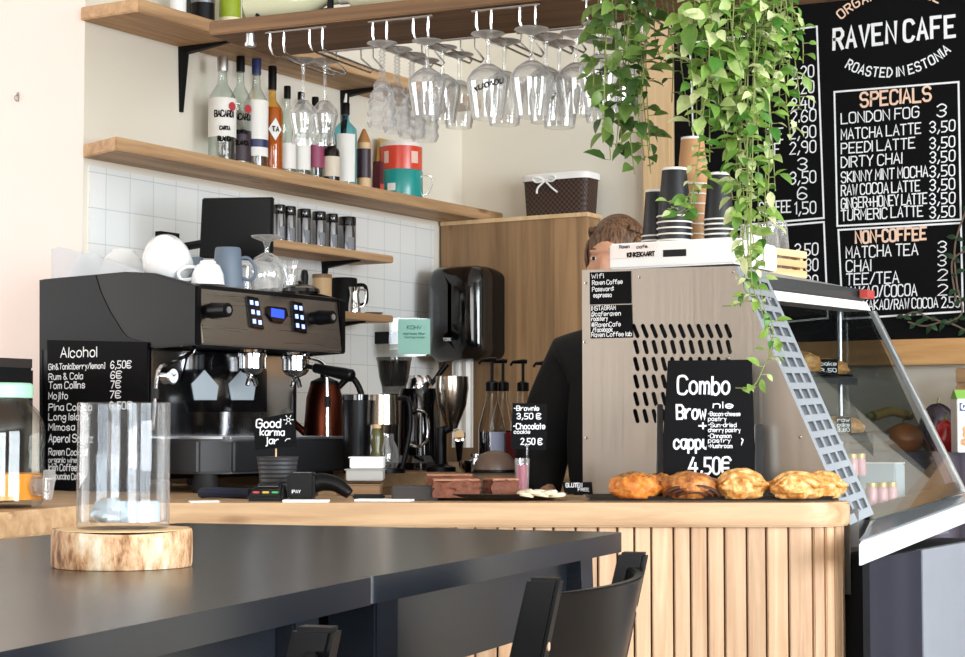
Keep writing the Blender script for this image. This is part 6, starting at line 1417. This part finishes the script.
for px, ex, ey, d, f in ((600, 596, 95, 3.80, .9), (606, 610, 140, 3.84, 1), (612, 604, 118, 3.76, 1), (618, 622, 150, 3.8, 1), (624, 630, 120, 3.86, 1), (630, 634, 172, 3.78, 1), (636, 646, 158, 3.82, 1), (643, 640, 128, 3.76, 1), (650, 652, 150, 3.8, .8), (656, 664, 62, 3.84, .6), (664, 674, 100, 3.8, .55), (672, 690, 125, 3.82, .55), (668, 668, 45, 3.78, .6), (615, 618, 60, 3.74, 1), (632, 628, 62, 3.74, 1), (646, 645, 75, 3.76, .9), (603, 612, 158, 3.82, .9), (626, 616, 148, 3.8, 1), (640, 650, 172, 3.84, .8)):
    stL.append(([(px, -10), ((px + ex) / 2 + rr.uniform(-4, 4), ey * .45), (ex, ey)], d, f))
plant('trailing plant with darker leaves, left of the two hanging plants', 640, 3.93, stL, M_LEAFD, .05, 5, .0175)
stR = []
for px, ex, ey, d, f in ((690, 684, 60, 3.7, 1.2), (694, 700, 120, 3.72, 1.2), (700, 696, 90, 3.68, 1.25), (706, 712, 160, 3.7, 1.1), (712, 704, 130, 3.66, 1.2), (718, 722, 120, 3.7, .9), (724, 736, 200, 3.72, .9), (730, 728, 150, 3.68, .9), (738, 748, 255, 3.7, .9), (744, 741, 190, 3.66, .8), (750, 758, 230, 3.72, .9), (756, 752, 150, 3.68, .8), (762, 764, 262, 3.72, .9),
    (768, 772, 170, 3.7, .8), (774, 783, 110, 3.72, .7), (780, 792, 140, 3.7, .7), (786, 802, 105, 3.72, .7), (792, 808, 60, 3.7, .7), (770, 790, 62, 3.68, .7), (748, 770, 85, 3.66, .8), (735, 745, 70, 3.64, .8), (760, 778, 190, 3.7, .75), (778, 800, 45, 3.68, .7), (784, 776, 80, 3.66, .7), (754, 746, 110, 3.64, .8), (742, 738, 230, 3.72, .8), (734, 752, 175, 3.66, .85), (766, 758, 130, 3.64, .8), (796, 790, 90, 3.7, .7),
    (746, 752, 268, 3.7, .9), (757, 744, 245, 3.7, .85), (728, 742, 215, 3.7, .85), (765, 768, 225, 3.68, .8), (788, 786, 60, 3.66, .7), (775, 765, 50, 3.64, .75), (710, 722, 60, 3.64, 1.1)):
    stR.append(([(px, -12), ((px + ex) / 2 + rr.uniform(-5, 5), ey * .5), (ex, ey)], d, f))
stR += [([(748, -10), (742, 120), (746, 240), (752, 290), (738, 304), (722, 306)], 3.66, .75), ([(755, -10), (750, 140), (748, 250), (745, 285), (758, 300)], 3.66, .7), ([(760, -10), (756, 150), (752, 270), (764, 310), (774, 345), (764, 366), (752, 386), (737, 388)], 3.64, .62), ([(752, -10), (748, 180), (764, 300), (775, 328), (768, 360)], 3.66, .6)]
stR += [([(704, -10), (706, 90), (699, 150), (693, 195), (680, 212), (668, 208)], 3.72, .75), ([(703, -10), (705, 100), (697, 165), (686, 203), (672, 200)], 3.71, .7), ([(705, -10), (704, 100), (698, 170), (690, 205), (682, 216)], 3.71, .7)]
plant('bright variegated trailing plant spilling down in front of the menu board and case', 745, 3.80, stR, M_LEAFL, .047, 9, .0135)
# leafy garland on the menu wall
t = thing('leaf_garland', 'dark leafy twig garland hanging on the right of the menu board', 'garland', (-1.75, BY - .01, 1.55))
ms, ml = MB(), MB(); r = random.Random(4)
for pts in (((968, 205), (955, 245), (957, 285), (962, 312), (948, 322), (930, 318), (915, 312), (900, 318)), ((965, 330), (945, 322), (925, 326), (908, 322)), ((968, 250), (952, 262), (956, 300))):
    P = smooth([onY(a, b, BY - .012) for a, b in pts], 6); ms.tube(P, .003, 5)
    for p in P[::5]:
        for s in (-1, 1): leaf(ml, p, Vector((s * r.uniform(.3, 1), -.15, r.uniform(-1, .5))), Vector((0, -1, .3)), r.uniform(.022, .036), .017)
ms.build('twigs', plain('brown_twig', '#6a5848', .7), t); ml.build('leaves', M_LEAFG, t, ang=80, fix=False)

# ------------------------------------------------------------------ bar tables
e0, e1 = onZ(370, 577, ZT).to_2d(), onZ(625, 532, ZT).to_2d(); q0, q1 = onZ(0, 652, ZT).to_2d(), onZ(364, 578.5, ZT).to_2d()
def bar_table(label, a, b, depth, rcorn, vb=None):
    """table with its front long edge from a to b (top edge), extending to the left of it"""
    u = (b - a).normalized(); v = Vector((-u.y, u.x)); L_ = (b - a).length; c = (a + b) / 2 + v * depth / 2
    t = thing('bar_table', label, 'table', (c.x, c.y, 0), 0, 'black bar tables'); th = .03
    poly = []
    vb = vb or v
    for o, d1, d2 in ((a, v, u), (b, -u, vb), (b + vb * depth, -vb, -u), (a + v * depth, u, -v)):
        for i in range(6): g = PI / 2 * i / 5; poly.append(o + d1 * rcorn * (1 - math.sin(g)) + d2 * rcorn * (1 - math.cos(g)))
    o = MB().prism(poly, ZT - th, ZT).build('tabletop', [M_BLKTABLE, M_TABLETOP], t)
    for f in o.data.polygons: f.material_index = 1 if f.normal.z > .9 else 0  # top faces warm dark grey, sides and underside blue-black
    u3, v3 = u.to_3d(), v.to_3d(); A3 = a.to_3d()
    def bar(p0, p1, w, z0, z1, nm):
        d = (p1 - p0); n_ = Vector((-d.y, d.x, 0)).normalized(); m_ = (p0 + p1) / 2; MB().obox((m_.x, m_.y, (z0 + z1) / 2), d / 2, n_ * w / 2, (0, 0, (z1 - z0) / 2)).build(nm, M_BLKTABLE, t, bevel=.002)
    i0 = .11; k = [A3 + u3 * i0 + v3 * .06, A3 + u3 * (L_ - i0) + v3 * .06, A3 + u3 * (L_ - i0) + v3 * (depth - .06), A3 + u3 * i0 + v3 * (depth - .06)]
    for i in range(4):
        p0, p1 = k[i], k[(i + 1) % 4]; d = (p1 - p0).normalized() * .03; bar(p0 + d, p1 - d, .022, ZT - th - .105, ZT - th - .0005, 'apron')
    for i, p in enumerate(k):
        s1 = 1 if i in (1, 2) else -1; s2 = -1 if i in (0, 1) else 1; ft = p + u3 * s1 * .05 + v3 * s2 * .03
        mb = MB(); w0, w1 = .032, .02
        mb.hexa([ft + u3 * x * w1 + v3 * y_ * w1 for x, y_ in ((-1, -1), (1, -1), (1, 1), (-1, 1))] + [Vector((p.x, p.y, ZT - th - .0005)) + u3 * x * w0 + v3 * y_ * w0 for x, y_ in ((-1, -1), (1, -1), (1, 1), (-1, 1))]); mb.build('leg', M_BLKTABLE, t, bevel=.003)
    bar(k[0] * .999 + Z3 * 0, k[3], .025, .22, .26, 'stretcher'); bar(k[1], k[2], .025, .22, .26, 'stretcher')
    return t
u = (e1 - e0).normalized(); q1 = q1 + u * ((e0 - q1).dot(u) - .0004); q0b = q1 - (q1 - q0).normalized() * .95
bar_table('black bar table nearest the pine counter, its corner pointing at the slats', e0, e1, .80, .022)
bar_table('black bar table in the left foreground carrying the candle on a wood slice', q0b, q1, .80, .004, Vector((-u.y, u.x)))

# wood slice and candle vase
x, y = XY(124.5, 2.19); zt = ZT + .0005; r = random.Random(2)
t = thing('wood_slice', 'thick bark edged birch slice on the black table', 'wood slice', (x, y, zt))
mb = MB(); n_ = 64; rad = [.0815 * (1 + .012 * math.sin(3 * a + 1) + .008 * math.sin(7 * a) + .006 * math.sin(15 * a)) for a in [2 * PI * i / n_ for i in range(n_)]]
rings = []
for z, k in ((0, .985), (.004, 1.0), (.02, 1.005), (.038, 1.0), (.0425, .985)): rings.append([mb.v((x + rad[i] * k * math.cos(2 * PI * i / n_), y + rad[i] * k * math.sin(2 * PI * i / n_), zt + z + (.002 * math.sin(2 * PI * i / n_ * 2) if z > .03 else 0))) for i in range(n_)])
for a, b in zip(rings, rings[1:]):
    for i in range(n_): mb.f([a[i], a[(i + 1) % n_], b[(i + 1) % n_], b[i]])
mb.f(rings[0][::-1]); mb.build('bark', M_BIRCH, t)
mb = MB(); mb.lathe([(0, .0428), (.079, .0428), (.0785, .0436), (0, .0438)], (x, y, zt), 48); mb.build('cut_face', wood('cut_wood', '#cfa26c', '#e6c598', 'X', .6, .7, False, 0), t)
zc = zt + .0444; t = thing('candle_vase', 'clear glass cylinder candle holder standing on the birch slice', 'candle holder', (x, y, zc))
MB().lathe([(0, 0), (.0525, 0), (.054, .003), (.0542, .146), (.0535, .1475), (.0515, .1465), (.0515, .008), (0, .007)], (x, y, zc), 48).build('glass', glass('vase_glass', (.95, .96, .97), .72, .55, haze=.04), t)
t = thing('pillar_candle', 'short white candle melted inside the glass cylinder', 'candle', (x, y, zc + .0075))
o = R3 * .012; MB().lathe([(0, 0), (.024, 0), (.024, .021), (.021, .024), (0, .023)], Vector((x, y, zc + .0075)) + o * 1.6, 28).build('wax', plain('candle_wax', '#c6d0d6', .35, sss=.3), t)
mb = MB(); blob(mb, Vector((x, y, zc + .0075 + .0115)) - R3 * .012 - F3 * .012, (.026, .02, .0152), 6, .12); mb.build('melted_wax', plain('melted_wax', '#b9c5cc', .3, sss=.3), t)
MB().cyl(Vector((x, y, zc + .029)) + o * 1.6, Vector((x, y, zc + .038)) + o * 1.6 + R3 * .002, .0009, n=6).build('wick', M_BLK, t)

# ------------------------------------------------------------------ bar chairs
def bar_chair(label, pa, pb, first=None):
    """pa, pb: plan positions of the two backrest posts at their tops"""
    c = (pa + pb) / 2; ang = math.atan2((pb - pa).y, (pb - pa).x)
    if first: return dup(first, (c.x, c.y, 0), ang, label)
    W = (pb - pa).length / 2; t = thing('bar_chair', label, 'chair', (0, 0, 0), 0, 'black bar chairs')
    # local frame: x along the backrest, -y is the side of the sitter's back, +y the table
    zt, zs = .989, .70
    for s in (-1, 1):
        mb = MB(); a = [(s * W, 0, zt), (s * (W - .002), .066, zs), (s * (W + .015), .03, 0.0)]; hw = [(.0125, .0185), (.015, .022), (.014, .018)]
        for (p, h), (p2, h2) in zip(zip(a, hw), zip(a[1:], hw[1:])):
            mb.hexa([Vector(p2) + Vector((i * h2[0], j * h2[1], 0)) for i, j in ((-1, -1), (1, -1), (1, 1), (-1, 1))] + [Vector(p) + Vector((i * h[0], j * h[1], 0)) for i, j in ((-1, -1), (1, -1), (1, 1), (-1, 1))])
        o = mb.build('back_post', M_BLKWOOD, t, bevel=.004)
        MB().cyl((s * W, .002, zt - .075), (s * W, -.0035, zt - .075), .005, n=12).build('peg', plain('worn_peg', '#b99a80', .5), o)
        mb = MB(); mb.hexa([(s * (W - .0) + i * .015, .40 + j * .017, 0) for i, j in ((-1, -1), (1, -1), (1, 1), (-1, 1))] + [(s * (W - .015) + i * .018, .36 + j * .02, zs - .02) for i, j in ((-1, -1), (1, -1), (1, 1), (-1, 1))]); mb.build('leg', M_BLKWOOD, t, bevel=.003)
    mb = MB(); n_ = 16; A_, B_ = [], []
    for i in range(n_ + 1):
        x = -W + .006 + (2 * W - .012) * i / n_; k = 1 - (x / W) ** 2; A_.append((x, -.05 * k - .0)); B_.append((x, -.05 * k + .012))
    pl_ = A_ + B_[::-1]; bt = [mb.v((p[0], p[1] + .036, .815)) for p in pl_]; tp = [mb.v((p[0], p[1], zt - .019)) for p in pl_]; m_ = len(pl_)
    mb.f(bt[::-1]); mb.f(tp)
    for i in range(m_): mb.f([bt[i], bt[(i + 1) % m_], tp[(i + 1) % m_], tp[i]])
    mb.build('backrest', M_BLKWOOD, t, bevel=.002)
    mb = MB(); pts = [(-W + .0, .095), (W, .095), (W + .005, .30), (W - .03, .40), (-W + .03, .40), (-W - .005, .30)]; mb.prism(pts, zs - .02, zs + .005); mb.build('seat', M_BLKWOOD, t, bevel=.006)
    for (x0, y0), (x1, y1), z in (((-W, .39), (W, .39), .28), ((-W, .04), (W, .04), .40), ((-W, .04), (-W, .38), .34), ((W, .04), (W, .38), .34)):
        MB().tube([(x0, y0, z), (x1, y1, z)], .011, 8).build('stretcher', M_BLKWOOD, t)
    t.location = (c.x, c.y, 0); t.rotation_euler = (0, 0, ang); return t
pa, pb = onZ(546, 581, .985).to_2d(), onZ(634, 555, .985).to_2d()
if (pb - pa).length > 0: ch1 = bar_chair('black bar chair with curved backrest before the slatted counter', pa, pb)
pb2 = onZ(318, 631, .985).to_2d(); d_ = (pb - pa)
bar_chair('black bar chair at the bottom edge, only its far backrest post in view', pb2 - d_ * 1.0, pb2, ch1)

# ------------------------------------------------------------------ barista behind the case
def skin(nodes, edges, root, lev=2):
    names = list(nodes); me = bpy.data.meshes.new('tmp'); me.from_pydata([nodes[k][0] for k in names], [(names.index(a), names.index(b)) for a, b in edges], []); o = bpy.data.objects.new('tmp', me); COL.objects.link(o)
    o.modifiers.new('s', 'SKIN'); sv = me.skin_vertices[0].data
    for i, k in enumerate(names): r_ = nodes[k][1]; sv[i].radius = (r_, r_) if not isinstance(r_, tuple) else r_; sv[i].use_root = (k == root)
    m_ = o.modifiers.new('d', 'SUBSURF'); m_.levels = lev; m_.render_levels = lev
    ev = o.evaluated_get(bpy.context.evaluated_depsgraph_get()); out = bpy.data.meshes.new_from_object(ev); bpy.data.objects.remove(o); bpy.data.meshes.remove(me); return out
def chain(*k): return list(zip(k, k[1:]))
BX, BYY = XY(622, 5.02); bl = -R3; bf = (-F3 * .93 - R3 * .36).normalized(); bs = Z3.cross(bf).normalized() * -1   # body axes: forward and towards the image's left
if bs.dot(R3) > 0: bs = -bs
O = Vector((BX, BYY, 0)); hf = (-F3 * .88 - R3 * .48).normalized(); hs_ = Vector((-hf.y, hf.x, 0)) 
person = thing('person', 'barista with brown hair and black top standing behind the steel case', 'person', O)
P_ = lambda a, b, z: O + bs * a + bf * b + Z3 * z
HC = O - R3 * .012 + Z3 * 1.605
nd = {'pelvis': (P_(0, -.01, .93), (.15, .11)), 'waist': (P_(0, 0, 1.08), (.125, .09)), 'chest': (P_(0, .01, 1.27), (.15, .105)), 'neckb': (P_(0, 0, 1.42), .062), 'neck': (P_(0, .01, 1.49), .05), 'head': (P_(.0, .02, 1.57), .06),
      'hipl': (P_(.09, 0, .88), .085), 'kneel': (P_(.1, .02, .48), .058), 'anklel': (P_(.1, -.02, .09), .04), 'toel': (P_(.11, .13, .04), .035),
      'hipr': (P_(-.09, 0, .88), .085), 'kneer': (P_(-.1, .02, .48), .058), 'ankler': (P_(-.1, -.02, .09), .04), 'toer': (P_(-.11, .13, .04), .035)}
ed = chain('pelvis', 'waist', 'chest', 'neckb', 'neck', 'head')
for s, a in ((1, 'l'), (-1, 'r')):
    nd['sh' + a] = (P_(s * .13, 0, 1.35), .05); nd['el' + a] = (P_(s * .235, .0, 1.08), .044); fx = .125 if s > 0 else -.04; nd['wr' + a] = (P_(fx + s * .02, .2, .95), .028); nd['pa' + a] = (P_(fx, .255, .94), (.034, .02))
    ed += chain('chest', 'sh' + a, 'el' + a, 'wr' + a, 'pa' + a) + chain('pelvis', 'hip' + a, 'knee' + a, 'ankle' + a, 'toe' + a)
bm = bmesh.new(); bm.from_mesh(skin(nd, ed, 'pelvis'))
for s, a in ((1, 'l'), (-1, 'r')):       # fingers: four of unequal length, slightly curled, and a thumb from the palm's side
    fx = .125 if s > 0 else -.04
    fn, fe = {}, []
    for k, L_ in enumerate((.062, .072, .067, .052)):
        o_ = (k - 1.5) * .017; fn['a%d' % k] = (P_(fx + o_, .26, .942), .0095); fn['b%d' % k] = (P_(fx + o_ * 1.1, .26 + L_ * .55, .938), .009); fn['c%d' % k] = (P_(fx + o_ * 1.1, .26 + L_ * .9, .924), .0075); fe += chain('a%d' % k, 'b%d' % k, 'c%d' % k)
    fn['t0'] = (P_(fx - s * .025, .235, .94), .011); fn['t1'] = (P_(fx - s * .055, .265, .935), .0095); fn['t2'] = (P_(fx - s * .06, .295, .928), .008); fe += chain('t0', 't1', 't2')
    for k in range(4): fe.append(('r', 'a%d' % k))
    fe.append(('r', 't0')); fn['r'] = (P_(fx, .235, .941), .015); bm.from_mesh(skin(fn, fe, 'r', 1))
hm = MB(); hb_ = Matrix((hs_, hf, Z3)).transposed()
def HP(a, b, c): return HC + hs_ * a + hf * b + Z3 * c
blob(hm, HC, (.072, .09, .112), 3, 0, 32, 24, math.atan2(hs_.y, hs_.x)); hm.ell(HP(0, .035, -.065), (.05, .05, .045), 20, 14, hb_)
hm.ell(HP(0, .088, -.018), (.013, .018, .028), 12, 10, hb_); hm.ell(HP(0, .092, -.03), (.016, .014, .011), 12, 8, hb_); hm.ell(HP(0, .08, .026), (.05, .014, .012), 14, 8, hb_)
hm.ell(HP(0, .08, -.06), (.024, .012, .006), 12, 8, hb_); hm.ell(HP(0, .078, -.07), (.021, .012, .007), 12, 8, hb_)
for s in (-1, 1): hm.ell(HP(s * .073, -.008, -.012), (.01, .02, .03), 12, 10, hb_); hm.ell(HP(s * .038, .062, -.02), (.024, .018, .018), 12, 8, hb_)
me = bpy.data.meshes.new('h'); hm.bm.to_mesh(me); bm.from_mesh(me)
me = bpy.data.meshes.new('body'); bm.to_mesh(me); ob = bpy.data.objects.new('b', me); COL.objects.link(ob)
rm = ob.modifiers.new('r', 'REMESH'); rm.mode = 'VOXEL'; rm.voxel_size = .0055; sm = ob.modifiers.new('sm', 'SMOOTH'); sm.iterations = 3
me2 = bpy.data.meshes.new_from_object(ob.evaluated_get(bpy.context.evaluated_depsgraph_get())); bpy.data.objects.remove(ob)
mb = MB(); mb.bm.from_mesh(me2); mb.build('body', plain('skin', '#d9a283', .5, sss=.15, var=.05), person, ang=180)
for s in (-1, 1):
    o = MB().ell(HP(s * .031, .0785, .006), (.0125, .008, .0065), 14, 10, hb_).build('eye', plain('eye_white', '#e9e4df', .2), person); MB().ell(HP(s * .031 , .0845, .006), (.0055, .0032, .0055), 12, 8, hb_).build('iris', plain('iris_brown', '#2c1c14', .2), o)
    MB().tube([HP(s * .014, .089, .027), HP(s * .032, .088, .032), HP(s * .048, .076, .027)], [.0022, .003, .0015], 6, sub=3).build('eyebrow', plain('brow', '#4a3326', .7), person)
def hairmat():
    m, n, l, b = nt('brown_hair'); b.inputs['Roughness'].default_value = .45
    tc = n.new('ShaderNodeTexCoord'); mp = n.new('ShaderNodeMapping'); mp.inputs['Scale'].default_value = (60, 60, 6); nz = n.new('ShaderNodeTexNoise'); nz.inputs['Scale'].default_value = 2.5
    r = n.new('ShaderNodeValToRGB'); r.color_ramp.elements[0].color = rgb('#3d291d'); r.color_ramp.elements[1].color = rgb('#8a6446'); r.color_ramp.elements[0].position = .35; r.color_ramp.elements[1].position = .7
    l.new(tc.outputs['Object'], mp.inputs[0]); l.new(mp.outputs[0], nz.inputs['Vector']); l.new(nz.outputs['Fac'], r.inputs[0]); l.new(r.outputs[0], b.inputs['Base Color'])
    bp = n.new('ShaderNodeBump'); bp.inputs['Strength'].default_value = .6; bp.inputs['Distance'].default_value = .004; l.new(nz.outputs['Fac'], bp.inputs['Height']); l.new(bp.outputs[0], b.inputs['Normal']); return m
mb = MB(); mb.ell(HP(0, -.012, .028), (.083, .094, .107), 32, 24, hb_)
for s in (-1, 1): mb.ell(HP(s * .07, .012, .02), (.014, .04, .05), 14, 10, hb_)
mb.ell(HP(0, -.12, .0), (.036, .036, .04), 18, 12, hb_)
for k in range(7): a = -1.2 + .4 * k; mb.tube([HP(.06 * math.sin(a), .045, .09), HP(.082 * math.sin(a), .0, .1 - .02 * abs(a)), HP(.085 * math.sin(a), -.06, .08 - .03 * abs(a)), HP(.02 * a, -.11, .02)], [.008, .011, .011, .006], 8, sub=4)
mb.build('hair', hairmat(), person)
cl = {'hem': (P_(0, 0, .9), (.175, .13)), 'waist': (P_(0.03, 0, 1.08), (.2, .13)), 'chest': (P_(.02, .01, 1.25), (.17, .125)), 'yoke': (P_(0, 0, 1.39), (.1, .08)), 'neckb': (P_(0, .002, 1.44), .072)}; ce = chain('hem', 'waist', 'chest', 'yoke', 'neckb')
for s, a in ((1, 'l'), (-1, 'r')): cl['sh' + a] = (P_(s * .135, 0, 1.345), .085); cl['mid' + a] = (P_(s * .195, .004, 1.22), .085); cl['el' + a] = (P_(s * .24, .0, 1.06), .085); cl['wr' + a] = (P_(.168 if s > 0 else -.07, .18, .955), .045); ce += chain('yoke', 'sh' + a, 'mid' + a, 'el' + a, 'wr' + a)
mb = MB(); mb.bm.from_mesh(skin(cl, ce, 'hem')); mb.build('black_top', plain('black_knit', '#0e0e10', .85, bump=.2, scale=60), person, ang=180)
tr = {'w': (P_(0, -.01, .93), (.165, .125))}; te = []
for s, a in ((1, 'l'), (-1, 'r')): tr['h' + a] = (P_(s * .095, 0, .84), .1); tr['k' + a] = (P_(s * .1, .02, .48), .076); tr['a' + a] = (P_(s * .1, -.015, .1), .062); te += chain('w', 'h' + a, 'k' + a, 'a' + a)
mb = MB(); mb.bm.from_mesh(skin(tr, te, 'w')); mb.build('trousers', plain('olive_cloth', '#5a4c33', .85), person, ang=180)
for s in (-1, 1): mb = MB(); blob(mb, P_(s * .105, .06, .045), (.05, .13, .055), 4, 0, rz=math.atan2(bs.y, bs.x)); mb.build('shoe', M_BLK, person)

# ------------------------------------------------------------------ daylight
W = bpy.data.worlds.new('daylight'); S.world = W; W.use_nodes = True
bg = W.node_tree.nodes['Background']; bg.inputs[0].default_value = (.86, .93, 1, 1); bg.inputs[1].default_value = .9
def light(name, loc, rot, sx, sy, pw, col):
    l = bpy.data.lights.new(name, 'AREA'); l.shape = 'RECTANGLE'; l.size = sx; l.size_y = sy; l.energy = pw; l.color = col; o = bpy.data.objects.new(name, l); COL.objects.link(o); o.location = loc; o.rotation_euler = rot; return o
def wl(axis, at, h, sgn, pw, col):
    u0, u1, z0, z1 = h; um, zm = (u0 + u1) / 2, (z0 + z1) / 2
    if axis == 'Y': light('window_daylight', (um, at + sgn * .22, zm), (-PI / 2 if sgn > 0 else PI / 2, 0, 0), u1 - u0, z1 - z0, pw, col)
    else: light('window_daylight', (at + sgn * .22, zm, 0) if False else (at + sgn * .22, um, zm), (PI / 2, 0, PI / 2 if sgn > 0 else -PI / 2), u1 - u0, z1 - z0, pw, col)
WARM, COOL = (1, .975, .95), (.87, .94, 1)
for h in W_BACK: wl('Y', Y0R, h, -1, 140, WARM)
for h in W_RIGHT: wl('X', X1R, h, 1, 380, COOL)
for h in W_LEFT: wl('X', X0R, h, -1, 235, WARM)
S.view_settings.view_transform = 'Standard'; S.view_settings.look = 'None'; S.view_settings.gamma = 1; S.view_settings.use_curve_mapping = False
S.view_settings.exposure = -.02
S.cycles.transparent_max_bounces = 40; S.cycles.max_bounces = 8; S.cycles.glossy_bounces = 5; S.cycles.caustics_reflective = False; S.cycles.caustics_refractive = False; S.cycles.sample_clamp_indirect = 6
